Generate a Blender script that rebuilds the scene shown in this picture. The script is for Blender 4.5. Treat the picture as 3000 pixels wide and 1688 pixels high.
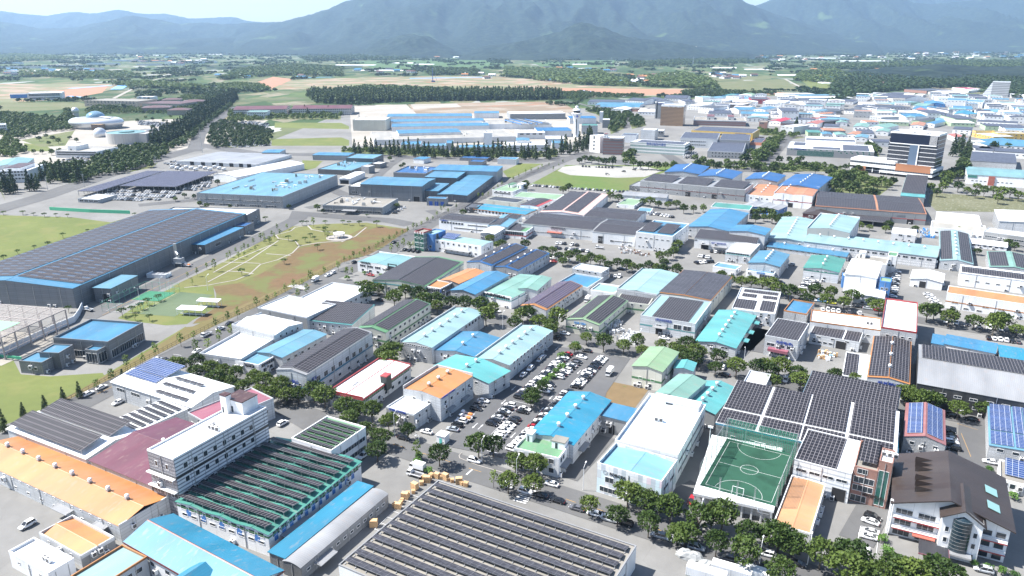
# Industrial district seen from a drone: camera, light, terrain, factories, trees, cars.
import bpy, math, random
from mathutils import Vector, Matrix, noise
R=math.radians
SC=bpy.context.scene
COL=SC.collection
for o in list(bpy.data.objects): bpy.data.objects.remove(o)
# ------------------------------------------------------------ camera
cam=bpy.data.cameras.new('camera'); co=bpy.data.objects.new('camera',cam); COL.objects.link(co)
cam.sensor_width=36; cam.lens=36*2200/3000; cam.clip_start=1; cam.clip_end=60000
co.location=(0,0,130); co.rotation_euler=(R(90-18.216),0,0); SC.camera=co
# ------------------------------------------------------------ light
SUN_EL,SUN_AZ=53.0,172.0          # degrees; azimuth counter-clockwise from +x
w=bpy.data.worlds.new('World'); SC.world=w; w.use_nodes=True
nt=w.node_tree; bg=nt.nodes['Background']; sky=nt.nodes.new('ShaderNodeTexSky')
sky.sky_type='NISHITA'; sky.sun_disc=False; sky.sun_elevation=R(SUN_EL); sky.sun_rotation=R(90-SUN_AZ)
sky.altitude=100; sky.air_density=1.0; sky.dust_density=1.2; sky.ozone_density=2.5
nt.links.new(sky.outputs[0],bg.inputs[0]); bg.inputs[1].default_value=0.08
sl=bpy.data.lights.new('sun','SUN'); so=bpy.data.objects.new('sun',sl); COL.objects.link(so)
sl.energy=5.0; sl.angle=R(0.53); sl.color=(1,.965,.91)
d=Vector((math.cos(R(SUN_EL))*math.cos(R(SUN_AZ)),math.cos(R(SUN_EL))*math.sin(R(SUN_AZ)),math.sin(R(SUN_EL))))
so.rotation_euler=d.to_track_quat('Z','Y').to_euler(); so.location=(0,0,400)
V=SC.view_settings; V.view_transform='Standard'; V.look='None'; V.exposure=1.4; V.gamma=1; V.use_curve_mapping=False
SC.cycles.max_bounces=6; SC.cycles.transparent_max_bounces=12; SC.cycles.volume_bounces=2
# ------------------------------------------------------------ helpers
class MB:
    def __init__(s): s.v=[];s.f=[];s.m=[]
    def poly(s,pts,mi=0):
        n=len(s.v); s.v+=[tuple(p) for p in pts]; s.f.append(tuple(range(n,n+len(pts)))); s.m.append(mi)
    def box(s,x0,y0,z0,x1,y1,z1,mi=0,skip=''):
        n=len(s.v)
        s.v+=[(x0,y0,z0),(x1,y0,z0),(x1,y1,z0),(x0,y1,z0),(x0,y0,z1),(x1,y0,z1),(x1,y1,z1),(x0,y1,z1)]
        for k,f in (('b',(3,2,1,0)),('t',(4,5,6,7)),('f',(0,1,5,4)),('r',(1,2,6,5)),('k',(2,3,7,6)),('l',(3,0,4,7))):
            if k not in skip: s.f.append(tuple(n+i for i in f)); s.m.append(mi)
    def slab(s,pts,t,mi=0,side=None):   # pts: CCW top polygon, thickness t downwards
        n=len(s.v); k=len(pts); s.v+=[tuple(p) for p in pts]+[(p[0],p[1],p[2]-t) for p in pts]
        s.f.append(tuple(range(n,n+k))); s.m.append(mi)
        s.f.append(tuple(range(n+2*k-1,n+k-1,-1))); s.m.append(mi if side is None else side)
        for i in range(k):
            j=(i+1)%k; s.f.append((n+i,n+k+i,n+k+j,n+j)); s.m.append(mi if side is None else side)
    def tube(s,a,b,r0,r1=None,n=6,mi=0,cap=True):
        a=Vector(a);b=Vector(b); r1=r0 if r1 is None else r1
        z=(b-a).normalized(); x=z.orthogonal().normalized(); y=z.cross(x); k=len(s.v)
        for c,r in ((a,r0),(b,r1)):
            for i in range(n):
                t=2*math.pi*i/n; s.v.append(tuple(c+x*math.cos(t)*r+y*math.sin(t)*r))
        for i in range(n):
            j=(i+1)%n; s.f.append((k+i,k+j,k+n+j,k+n+i)); s.m.append(mi)
        if cap: s.f.append(tuple(k+n+i for i in range(n))); s.m.append(mi)
    def lathe(s,prof,n=24,mi=0,c=(0,0),sx=1,sy=1):
        k=len(s.v)
        for r,z in prof:
            for i in range(n):
                t=2*math.pi*i/n; s.v.append((c[0]+r*sx*math.cos(t),c[1]+r*sy*math.sin(t),z))
        for q in range(len(prof)-1):
            for i in range(n):
                j=(i+1)%n; s.f.append((k+q*n+i,k+q*n+j,k+(q+1)*n+j,k+(q+1)*n+i)); s.m.append(mi)
        s.f.append(tuple(k+(len(prof)-1)*n+i for i in range(n))); s.m.append(mi)
    def mesh(s,name,mats,smooth=False):
        me=bpy.data.meshes.new(name); me.from_pydata(s.v,[],s.f)
        for m in (mats if isinstance(mats,(list,tuple)) else [mats]): me.materials.append(m)
        me.polygons.foreach_set('material_index',s.m)
        if smooth: me.polygons.foreach_set('use_smooth',[True]*len(s.f))
        me.update(); return me
    def obj(s,name,mats,parent=None,smooth=False):
        return link(name,s.mesh(name,mats,smooth),parent)
def link(name,data,parent=None,loc=None,rz=None):
    o=bpy.data.objects.new(name,data); COL.objects.link(o)
    if parent: o.parent=parent
    if loc is not None: o.location=loc
    if rz is not None: o.rotation_euler=(0,0,rz)
    return o
def tag(o,label=None,cat=None,group=None,kind=None):
    if label: o['label']=label
    if cat: o['category']=cat
    if group: o['group']=group
    if kind: o['kind']=kind
    return o
def root(name,label,cat,loc=(0,0,0),az=0,group=None):
    return tag(link(name,None,None,loc,R(az)),label,cat,group)
# ------------------------------------------------------------ materials
class NG:
    def __init__(s,name):
        s.m=bpy.data.materials.new(name); s.m.use_nodes=True; s.t=s.m.node_tree; s.b=s.t.nodes['Principled BSDF']; s.xyz=None
    def n(s,ty,**k):
        x=s.t.nodes.new(ty)
        for a,b in k.items(): setattr(x,a,b)
        return x
    def val(s,sock,v):
        if hasattr(v,'is_output'): s.t.links.new(v,sock)
        elif isinstance(v,(tuple,list)): sock.default_value=(*v,1) if len(v)==3 and len(sock.default_value)==4 else v
        else: sock.default_value=v
    def M(s,op,a,b=0.):
        x=s.n('ShaderNodeMath',operation=op); s.val(x.inputs[0],a); s.val(x.inputs[1],b); return x.outputs[0]
    def co(s,kind='Object'):
        if s.xyz is None:
            s.tc=s.n('ShaderNodeTexCoord'); sp=s.n('ShaderNodeSeparateXYZ')
            s.t.links.new(s.tc.outputs[kind],sp.inputs[0]); s.xyz=sp.outputs; s.vec=s.tc.outputs[kind]
        return s.xyz
    def line(s,ax,per,duty,off=0.):
        c=s.co()[ax] if isinstance(ax,int) else ax
        return s.M('LESS_THAN',s.M('FRACT',s.M('MULTIPLY',s.M('ADD',c,off),1./per)),duty)
    def noise(s,scale,detail=3,vec=None,sc=(1,1,1),rough=.55):
        s.co(); x=s.n('ShaderNodeTexNoise'); mp=s.n('ShaderNodeMapping'); s.val(mp.inputs[3],sc)
        s.t.links.new(vec or s.vec,mp.inputs[0]); s.t.links.new(mp.outputs[0],x.inputs['Vector'])
        x.inputs['Scale'].default_value=scale; x.inputs['Detail'].default_value=detail; x.inputs['Roughness'].default_value=rough
        return x.outputs[0]
    def ramp(s,f,pts):
        x=s.n('ShaderNodeValToRGB'); s.val(x.inputs[0],f); e=x.color_ramp.elements
        while len(e)<len(pts): e.new(.5)
        for q,(p,c) in zip(e,pts): q.position=p; q.color=(*c,1) if isinstance(c,(tuple,list)) else (c,c,c,1)
        return x.outputs[0]
    def mix(s,f,a,b,mode='MIX'):
        x=s.n('ShaderNodeMix',data_type='RGBA',blend_type=mode); s.val(x.inputs[0],f); s.val(x.inputs[6],a); s.val(x.inputs[7],b); return x.outputs[2]
    def out(s,col,rough=.6,metal=0.,spec=.5,bump=None,bs=.3,bd=.05):
        s.val(s.b.inputs['Base Color'],col); s.val(s.b.inputs['Roughness'],rough); s.val(s.b.inputs['Metallic'],metal); s.val(s.b.inputs['Specular IOR Level'],spec)
        if bump is not None:
            x=s.n('ShaderNodeBump'); x.inputs['Strength'].default_value=bs; x.inputs['Distance'].default_value=bd
            s.t.links.new(bump,x.inputs['Height']); s.t.links.new(x.outputs[0],s.b.inputs['Normal'])
        return s.m
def srgb(r,g,b): return tuple((c/255)**2.2 for c in (r,g,b))
MATS={}
def mat(key,fn):
    if key not in MATS: MATS[key]=fn()
    return MATS[key]
RC={'white':(.70,.71,.72),'orange':(.40,.175,.06),'peach':(.42,.22,.11),'peach2':(.38,.165,.08),'maroon':(.115,.032,.052),'maroond':(.06,.022,.02),'pink':(.25,.085,.115),'pinkr':(.24,.10,.10),
 'cyan':(.21,.33,.345),'sky':(.10,.23,.31),'azure':(.022,.19,.30),'azure2':(.06,.18,.28),'blue':(.02,.16,.26),'blue2':(.042,.165,.28),'blue3':(.04,.165,.295),'deepblue':(.012,.085,.24),'navyroof':(.008,.11,.26),
 'teal':(.08,.28,.285),'tealp':(.14,.265,.275),'seagreen':(.05,.20,.165),'mint':(.15,.28,.235),'green':(.08,.20,.095),'greenw':(.10,.22,.12),'lgreen':(.19,.29,.17),'lgrey':(.24,.245,.255),'dgrey':(.06,.06,.065),
 'dirty':(.22,.205,.18),'beige':(.32,.30,.26),'slate':(.03,.031,.038),'bluegrey':(.04,.05,.08),'brown':(.036,.025,.021),'brownr':(.11,.05,.04),'redroof':(.11,.028,.03),'brickred':(.15,.045,.04),'red':(.35,.05,.05),'redb':(.45,.02,.04),'redp':(.36,.11,.08),
 'redstripe':(.36,.12,.09),'cyanw':(.15,.31,.39),'whiteb':(.62,.66,.70),'black':(.03,.03,.035),'grey':(.3,.3,.3),'navy':(.02,.05,.25)}
def roofmat(c,ax=1):
    def f():
        g=NG('roof_sheet_'+c); b=RC[c]
        st=g.noise(.12,3,sc=(1,.25,1) if ax==0 else (.25,1,1)); big=g.noise(.035,2)
        col=g.mix(g.ramp(st,[(.35,0.),(.7,1.)]),tuple(x*.80 for x in b),tuple(min(1,x*1.14) for x in b))
        wn=g.n('ShaderNodeTexWhiteNoise',noise_dimensions='2D'); cb=g.n('ShaderNodeCombineXYZ'); g.val(cb.inputs[0],g.M('FLOOR',g.M('MULTIPLY',g.co()[min(ax,1)],1/3.1))); g.val(cb.inputs[1],g.M('FLOOR',g.M('MULTIPLY',g.co()[1-min(ax,1)],1/14.))); g.t.links.new(cb.outputs[0],wn.inputs['Vector'])
        col=g.mix(g.M('MULTIPLY',wn.outputs[0],.22),col,tuple(min(1,x*.72+.05) for x in b))
        col=g.mix(g.M('MULTIPLY',g.ramp(big,[(.45,0.),(.7,1.)]),.35 if c in('dirty','greenw','cyanw','whiteb') else .12),col,tuple(x*.55+.08 for x in b) if c!='greenw' else (.5,.42,.3))
        if c=='whiteb': col=g.mix(g.M('MULTIPLY',g.ramp(g.noise(.5,4),[(.5,0.),(.62,1.)]),.5),col,(.2,.55,.75))
        if c=='redstripe': col=g.mix(g.line(1,1.6,.45),col,(.7,.6,.55))
        if c in('dirty','greenw'):
            col=g.mix(g.M('MULTIPLY',g.ramp(g.noise(.6,5),[(.5,0.),(.75,1.)]),.45),col,(.2,.19,.17))
            return g.out(col,.85)
        fine=g.line(ax,.62,.13); col=g.mix(g.M('MULTIPLY',fine,.34),col,tuple(x*.45 for x in b))
        rust=g.M('MULTIPLY',g.ramp(g.noise(.9,5,sc=(1,.3,1) if ax==0 else (.3,1,1)),[(.56,0.),(.70,1.)]),.3 if c not in('brown','slate','dgrey') else .04)
        col=g.mix(rust,col,(.28,.22,.18))
        return g.out(col,.42,0.,.4,bump=g.line(ax,.62,.2),bs=.25,bd=.03)
    return mat(('roof',c,ax),f)
WC={'white':(.80,.81,.82),'pgrey':(.54,.56,.58),'grey2':(.36,.38,.40),'lgrey':(.5,.5,.5),'dgrey':(.19,.20,.215),'dgreyw':(.155,.17,.19),'charcoal':(.045,.05,.06),'cream':(.62,.62,.54),'beigew':(.50,.44,.36),'slate':(.12,.13,.14),'black':(.03,.03,.04),
 'red':(.4,.03,.06),'blue2w':(.04,.20,.52),'lgreenw':(.42,.56,.36),'orangew':(.62,.24,.14),'brick':(.27,.14,.11),'maroonb':(.13,.04,.04),'tan':(.35,.25,.16),'ylw':(.62,.42,.10),'concrete':(.45,.44,.42)}
def wallmat(c):
    def f():
        g=NG('wall_'+c); z=g.co()[2]
        dirt=g.ramp(g.noise(.25,4,sc=(1,1,.25)),[(.35,0.),(.75,1.)])
        def fin(col,rough=.6,metal=0.,amt=.22): return g.out(g.mix(g.M('MULTIPLY',dirt,amt),col,(.25,.24,.22)),rough,metal)
        def band(per,duty,a,b,off=0.): return g.mix(g.line(2,per,duty,off),a,b)
        joint=g.M('MAXIMUM',g.line(0,4.8,.022),g.line(1,4.8,.022))
        if c=='band':
            col=band(1.15,.36,(.72,.73,.76),(.20,.21,.25)); col=g.mix(joint,col,(.12,.12,.14)); return fin(col)
        if c=='wband': return fin(g.mix(joint,band(1.6,.3,(.76,.77,.78),(.48,.51,.55)),(.3,.3,.3)))
        if c=='pastel':
            v=g.n('ShaderNodeTexWhiteNoise',noise_dimensions='3D'); cb=g.n('ShaderNodeCombineXYZ')
            g.val(cb.inputs[0],g.M('FLOOR',g.M('MULTIPLY',g.M('ADD',g.co()[0],g.co()[1]),1/1.3))); g.val(cb.inputs[2],g.M('FLOOR',g.M('MULTIPLY',z,1/2.6)))
            g.t.links.new(cb.outputs[0],v.inputs['Vector'])
            col=g.ramp(v.outputs[0],[(0,(.5,.55,.6)),(.35,(.48,.55,.58)),(.36,(.76,.77,.8)),(.6,(.60,.72,.76)),(.85,(.72,.60,.65)),(.9,(.55,.60,.62))]); g.t.nodes[-1].color_ramp.interpolation='CONSTANT'
            col=g.mix(g.M('MAXIMUM',g.line(2,2.6,.02),g.line(0,1.3,.03)),col,(.3,.32,.35)); return fin(col,.4)
        glassy={'greenband':(3.9,.62,(.62,.63,.63),(.05,.16,.15)),'darkband':(2.1,.72,(.34,.22,.12),(.045,.045,.06)),'towerglass':(4.2,.88,(.62,.62,.63),(.006,.010,.02)),'brickband':(3.4,.42,(.20,.11,.10),(.16,.18,.20)),
                'louver':(4.0,.5,(.70,.72,.74),(.33,.35,.38)),'ribbon':(5.0,.42,(.75,.76,.76),(.05,.06,.08)),'grey2x':(4,.3,(.4,.4,.4),(.1,.1,.1)),'blueglass':(3.2,.5,(.03,.10,.32),(.02,.05,.07)),'greenglass':(3.2,.75,(.35,.4,.38),(.02,.09,.07)),'bluenet':(5,.9,(.03,.18,.50),(.02,.15,.45))}
        if c in glassy:
            per,du,a,b=glassy[c]; m=g.line(2,per,du,.4); mull=g.M('MAXIMUM',g.line(0,2.4,.06),g.line(1,2.4,.06))
            gl=g.mix(g.M('MULTIPLY',mull,.12 if c=='towerglass' else .55),b,a); v=g.noise(.35,2); gl=g.mix(g.M('MULTIPLY',v,.35),gl,(.30,.36,.38)) if c in('greenband','brickband') else gl
            g.out(g.mix(m,a,gl),g.M('SUBTRACT',.6,g.M('MULTIPLY',m,.45))); return g.m
        if c=='dormw':
            m=g.M('MULTIPLY',g.line(2,3.2,.62,.3),g.line(g.M('ADD',g.co()[0],g.co()[1]),3.4,.74)); return g.out(g.mix(m,(.66,.64,.62),(.06,.06,.07)),.6)
        b=WC[c]
        if c in('brick','maroonb','tan'):
            br=g.n('ShaderNodeTexBrick'); br.inputs['Scale'].default_value=2.2; g.t.links.new(g.vec,br.inputs['Vector']); col=g.mix(.25,b,tuple(x*1.4 for x in b)); col=g.mix(g.M('MULTIPLY',g.noise(3,3),.4),col,tuple(x*.6 for x in b)); return fin(col,.8)
        if c in('white','concrete','black','red','ylw','orangew','blue2w','lgreenw','cream'): col=g.mix(joint,b,tuple(x*.72 for x in b))
        else:
            col=band(1.0,.16,b,tuple(x*.70 for x in b)); col=g.mix(g.M('MULTIPLY',g.line(2,3.,.33),.16),col,tuple(min(1,x*1.5) for x in b)); col=g.mix(joint,col,tuple(x*.4 for x in b))
        return fin(col,.5)
    return mat(('wall',c),f)
def flat(name,c,rough=.6,metal=0.,spec=.5): return mat(('flat',name),lambda:NG(name).out(c,rough,metal,spec))
PANC={'dark':((.015,.014,.0175),(.20,.19,.20)),'purple':((.025,.025,.06),(.36,.28,.22)),'purple2':((.03,.032,.055),(.2,.19,.22)),'blue':((.022,.045,.125),(.4,.43,.5)),'dgrey':((.033,.033,.04),(.19,.19,.21)),'bluegrey':((.04,.045,.065),(.17,.18,.21)),'seg':((.017,.016,.021),(.17,.15,.145))}
def panmat(c):
    def f():
        g=NG('solar_cells_'+c); a,b=PANC[c]
        px,py,lw={'dgrey':(2.2,1.35,.045),'blue':(1.6,1.05,.09)}.get(c,(1.15,1.9,.12))
        ln=g.M('MAXIMUM',g.line(0,px,lw/px),g.line(1,py,lw/py))
        v=g.n('ShaderNodeTexWhiteNoise',noise_dimensions='2D'); cb=g.n('ShaderNodeCombineXYZ')
        g.val(cb.inputs[0],g.M('FLOOR',g.M('MULTIPLY',g.co()[0],1/px/4))); g.val(cb.inputs[1],g.M('FLOOR',g.M('MULTIPLY',g.co()[1],1/py/2))); g.t.links.new(cb.outputs[0],v.inputs['Vector'])
        col=g.mix(g.M('MULTIPLY',v.outputs[0],.5),a,tuple(x*1.7 for x in a))
        if c=='dgrey': col=g.mix(g.M('MULTIPLY',g.ramp(g.noise(.8,5,sc=(1,3,1)),[(.5,0.),(.75,1.)]),.35),col,(.22,.22,.25))
        if c=='seg':  # rows broken by gaps showing the blue sheet and tan rails
            gap=g.M('MULTIPLY',g.line(1,5.2,.22),g.line(0,8.7,.5)); col=g.mix(g.M('MULTIPLY',gap,.55),col,(.06,.15,.27)); col=g.mix(g.line(1,5.2,.06,.8),col,(.16,.13,.10))
        return g.out(g.mix(ln,col,b),.5,0.,.18)
    return mat(('pan',c),f)
GLASS=flat('window_glass',(.03,.04,.05),.12,0,.6); GGLASS=flat('green_glass',(.03,.10,.085),.1,0,.6)
FRAME=flat('window_frame',(.72,.72,.72),.5); METAL=flat('galvanised_metal',(.45,.46,.47),.4,.6); DARKM=flat('dark_metal',(.08,.08,.085),.5,.3)
WHITEP=flat('white_paint',(.78,.78,.78),.5); SHADOWY=flat('dark_interior',(.02,.02,.022),.9)
# ------------------------------------------------------------ buildings
WIN={}
def winmesh(w,h,door=False,gl=None):
    k=(round(w,1),round(h,1),door,gl)
    if k not in WIN:
        m=MB(); w,h=k[0],k[1]
        if door=='shut':
            m.box(0,-.05,0,w,.02,h,0); me=m.mesh('roller_shutter',flat('blue_shutter',(.02,.08,.35),.5))
        elif door: 
            m.box(0,-.03,0,w,.02,h,1); m.box(-.15,-.08,0,0,.02,h+.15,0); m.box(w,-.08,0,w+.15,.02,h+.15,0); m.box(0,-.08,h,w,.02,h+.15,0); me=m.mesh('doorway',[METAL,SHADOWY])
        else:
            f=.09; m.box(0,-.09,0,w,.02,f,0);m.box(0,-.09,h-f,w,.02,h,0);m.box(0,-.09,f,f,.02,h-f,0);m.box(w-f,-.09,f,w,.02,h-f,0)
            n=max(1,int(w/1.3)); 
            for i in range(1,n): x=w*i/n; m.box(x-.03,-.07,f,x+.03,.02,h-f,0)
            m.box(f,-.03,f,w-f,.01,h-f,1); me=m.mesh('window',[FRAME,gl or GLASS])
        WIN[k]=me
    return WIN[k]
def face(B,fc,s,z,out=0.):
    w,l=B['w'],B['l']
    return {'f':((s*w,-out,z),0),'r':((w+out,s*l,z),R(90)),'l':((-out,(1-s)*l,z),R(-90)),'b':(((1-s)*w,l+out,z),R(180))}[fc]
TXT={}
def text(s,size,col,par,loc,rz,flatup=False):
    k=(s,size)
    if k not in TXT:
        cu=bpy.data.curves.new('sign_text','FONT'); cu.body=s; cu.size=size; cu.extrude=.06; cu.offset=size*.012
        o=bpy.data.objects.new('tmp',cu); COL.objects.link(o); bpy.context.view_layer.update()
        TXT[k]=bpy.data.meshes.new_from_object(o.evaluated_get(bpy.context.evaluated_depsgraph_get())); bpy.data.objects.remove(o)
    me=TXT[k].copy(); me.materials.clear(); me.materials.append(flat('paint_'+col,{'white':(.8,.8,.8),'black':(.02,.02,.02),'navy':(.02,.05,.30),'grey':(.22,.22,.24),'blue':(.05,.25,.6)}[col],.5))
    o=link('sign_lettering',me,par,loc); o.rotation_euler=(0 if flatup else R(90),0,rz); return o
VENT={}
def ventmesh(c):
    if c not in VENT:
        m=MB(); m.box(-.5,-.5,-.3,.5,.5,.35,0); m.lathe([(.3,.35),(.32,.6),(.6,.75),(.68,1.05),(.5,1.35),(.15,1.5)],10,1); VENT[c]=m.mesh('roof_vent',[roofmat(c,0) if c else METAL,WHITEP])
    return VENT[c]
AC=None
def acmesh():
    global AC
    if AC is None:
        m=MB(); m.box(-.6,-.45,0.15,.6,.45,1.5,0); m.box(-.6,-.4,0,-.45,.4,.15,1); m.box(.45,-.4,0,.6,.4,.15,1); m.lathe([(.34,1.5),(.34,1.56)],12,1); m.box(-.5,-.47,.3,.5,-.45,1.35,1); AC=m.mesh('cooling_unit',[WHITEP,DARKM])
    return AC
def build(name,label,cat,r,k):
    x0,y0,az,w,l,h=r; rt=root(name,label,cat,(x0,y0,0),az,k.get('group'))
    B={'w':w,'l':l}; ty=k['r']; rise=k.get('rise',0); par=k.get('par',''); pp=k.get('pp',.5) if (par or ty=='P') else 0
    bays=k.get('bays',1); rc=k['rc']; wm=wallmat(k['wc']); tr=k.get('trim'); trm=roofmat(tr,0) if tr else (wm if k['wc'] not in('band','greenband','darkband','towerglass','brickband','dormw','louver','ribbon','blueglass','greenglass','bluenet') else wallmat('white'))
    he=h-pp
    def rz(x,y):
        if ty=='gv': bw=w/bays; q=(x%bw)/bw if x<w-1e-6 else 1; return he+rise*(1-abs(2*q-1))
        if ty=='gu': return he+rise*(1-abs(2*y/l-1))
        if ty=='mb': return he+rise*y/l
        if ty=='av': return he+rise*(1-(2*x/w-1)**2)
        if ty=='hip': return he+rise*min(1,x/w*2.5,(w-x)/w*2.5,y/l*2.5,(l-y)/l*2.5)
        return he
    far=(x0*x0+y0*y0)>700**2
    # walls
    m=MB(); wo=rt
    if ty=='post':
        nx=max(2,int(w/9)+1); ny=max(2,int(l/7)+1)
        for i in range(nx):
            for j in range(ny): xx=.5+(w-1)*i/(nx-1); yy=.5+(l-1)*j/(ny-1); m.box(xx-.15,yy-.15,0,xx+.15,yy+.15,he-.25)
        m.obj('posts',METAL,rt)
    else:
        if k.get('wedge'):
            m.box(0,0,0,w,l,h,0,'b')
            m.poly([(0,0,h),(0,l*.8,h),(-w*.55,l*.8,0),(-w*.55,0,0)]); m.poly([(0,0,0),(0,0,h),(-w*.55,0,0)]); m.poly([(0,l*.8,h),(0,l*.8,0),(-w*.55,l*.8,0)])
        xs=[0,w]
        if ty=='gv': xs=[w*i/(2*bays) for i in range(2*bays+1)]
        if ty=='av': xs=[w*i/10 for i in range(11)]
        hw=h if ty=='P' else None
        def top(x,y,sd):
            if ty=='P' or sd in par: return h
            return rz(min(x,w),y)-.02
        m.poly([(x,0,top(x,0,'f')) for x in xs][::-1]+[(0,0,0),(w,0,0)])
        m.poly([(x,l,top(x,l,'b')) for x in xs]+[(w,l,0),(0,l,0)])
        ys=[0,l/2,l] if ty=='gu' else [0,l]
        m.poly([(w,y,top(w if ty!='av' else w,y,'r')) for y in ys][::-1]+[(w,0,0),(w,l,0)])
        m.poly([(0,y,top(0,y,'l')) for y in ys]+[(0,l,0),(0,0,0)])
        wo=m.obj('wall',wm,rt)
    # roof
    m=MB(); ax=1 if ty in('gv','av','hip') else 0; rm=roofmat(rc,ax); e=0.0 if (pp or ty=='P') else (.15 if k.get('panels') else .35); t=.14
    if ty=='P' or ty=='F' or ty=='post': m.slab([(-e,-e,he),(w+e,-e,he),(w+e,l+e,he),(-e,l+e,he)] if e else [(.3,.3,he),(w-.3,.3,he),(w-.3,l-.3,he),(.3,l-.3,he)],.2)
    elif ty=='gv':
        for b in range(bays):
            a=w*b/bays; c=w*(b+.5)/bays; d=w*(b+1)/bays; ea=e if b==0 else 0; ed=e if b==bays-1 else 0; s=rise/(c-a)
            m.slab([(a-ea,-e,he-ea*s),(c,-e,he+rise),(c,l+e,he+rise),(a-ea,l+e,he-ea*s)],t); m.slab([(c,-e,he+rise),(d+ed,-e,he-ed*s),(d+ed,l+e,he-ed*s),(c,l+e,he+rise)],t)
            m.slab([(c-.25,-e,he+rise+.05-.25*s),(c,-e,he+rise+.08),(c+.25,-e,he+rise+.05-.25*s),(c+.25,l+e,he+rise+.05-.25*s),(c,l+e,he+rise+.08),(c-.25,l+e,he+rise+.05-.25*s)],.05,1)
    elif ty=='gu':
        s=rise/(l/2)
        m.slab([(-e,-e,he-e*s),(w+e,-e,he-e*s),(w+e,l/2,he+rise),(-e,l/2,he+rise)],t); m.slab([(-e,l/2,he+rise),(w+e,l/2,he+rise),(w+e,l+e,he-e*s),(-e,l+e,he-e*s)],t)
        m.slab([(-e,l/2-.25,he+rise+.05-.25*s),(w+e,l/2-.25,he+rise+.05-.25*s),(w+e,l/2,he+rise+.08),(w+e,l/2+.25,he+rise+.05-.25*s),(-e,l/2+.25,he+rise+.05-.25*s),(-e,l/2,he+rise+.08)],.05,1)
    elif ty=='mb': m.slab([(-e,-e,he),(w+e,-e,he),(w+e,l+e,he+rise),(-e,l+e,he+rise)],t)
    elif ty=='av':
        for i in range(10): a,b=w*i/10,w*(i+1)/10; m.slab([(a,-.2,rz(a,0)),(b,-.2,rz(b,0)),(b,l+.2,rz(b,0)),(a,l+.2,rz(a,0))],t)
    elif ty=='hip':
        q=min(w,l)*.4; e=.8; a=[(-e,-e,he),(w+e,-e,he),(w+e,l+e,he),(-e,l+e,he)]
        T=[(w/2,q,he+rise),(w/2,l-q,he+rise)] if l>w else [(q,l/2,he+rise),(w-q,l/2,he+rise)]
        if l>w: m.poly([a[0],a[1],T[0]]); m.poly([a[1],a[2],T[1],T[0]]); m.poly([a[2],a[3],T[1]]); m.poly([a[3],a[0],T[0],T[1]])
        else: m.poly([a[0],a[1],T[1],T[0]]); m.poly([a[1],a[2],T[1]]); m.poly([a[2],a[3],T[0],T[1]]); m.poly([a[3],a[0],T[0]])
        m.poly([a[3],a[2],a[1],a[0]])
    ro=m.obj('roof',[rm,trm if tr else rm],rt)
    # parapet
    sides='fblr' if ty=='P' else par
    if sides and ty!='post':
        m=MB(); b0=he-(.0 if ty=='P' else .1); th=.28; z1=h+.06; g=.025
        if 'f' in sides: m.box(-g,-g,b0,w+g,th,z1)
        if 'b' in sides: m.box(-g,l-th,b0,w+g,l+g,z1+.004)
        if 'l' in sides: m.box(-g-.003,-g-.003,b0,th,l+g+.003,z1+.008)
        if 'r' in sides: m.box(w-th,-g-.003,b0,w+g+.003,l+g+.003,z1+.012)
        m.obj('parapet',trm,rt)
    # gutter, downpipes
    if not far and ty not in('post','hip'):
        m=MB()
        for i in range(max(2,int(l/11))): yy=l*(i+.5)/max(2,int(l/11)); m.box(w+.02,yy-.07,0,w+.16,yy+.07,he-.1)
        for i in range(max(1,int(w/14))): xx=w*(i+.5)/max(1,int(w/14)); m.box(xx-.07,-.16,0,xx+.07,-.02,he-.1)
        m.obj('downpipes',METAL,wo)
    if tr and ty!='P':
        m=MB(); zt=he-.05; m.box(-.1,-.42,zt-.5,w+.4,-.32,zt) ; m.box(w+.36,-.4,zt-.5,w+.46,l+.3,zt); m.obj('fascia',trm,ro)
    def strip(c,z0,z1,nm='band'):
        m=MB(); mm=roofmat(c,2) if c in RC else wallmat(c); m.box(-.05,-.05,z0,w+.05,-.01,z1); m.box(w+.01,-.05,z0,w+.05,l,z1); m.obj(nm,mm,wo)
    if k.get('strip'): strip(k['strip'],he-1.5 if h<8 else h*.42,(he-1.5 if h<8 else h*.42)+.55,'colour_band')
    if k.get('accent'):
        c=k['accent']; 
        if c=='orange': 
            m=MB(); m.box(w*.6,-.06,1,w*.97,-.02,h-1); m.obj('orange_panel',roofmat('peach2',2),rt)
        else: strip(c,max(.2,h*.5-.9),h*.5-.1,'colour_band')
    for b in k.get('bands',[]):
        z,t_=map(float,b.split()); strip('slate' if k['wc']=='band' else 'dgrey',z-t_-1.6,z-1.6,'dark_band')
    for z in k.get('ledges',[]):
        m=MB(); m.box(-.5,-1.1,z,w*.97,0.,z+.25); m.obj('ledge',WHITEP,rt)
    # windows, doors
    gl={'greenglass':GGLASS}.get(k.get('glass')) 
    if k.get('glass')==None and k['wc'] in('greenglass','greenband'): gl=GGLASS
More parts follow.
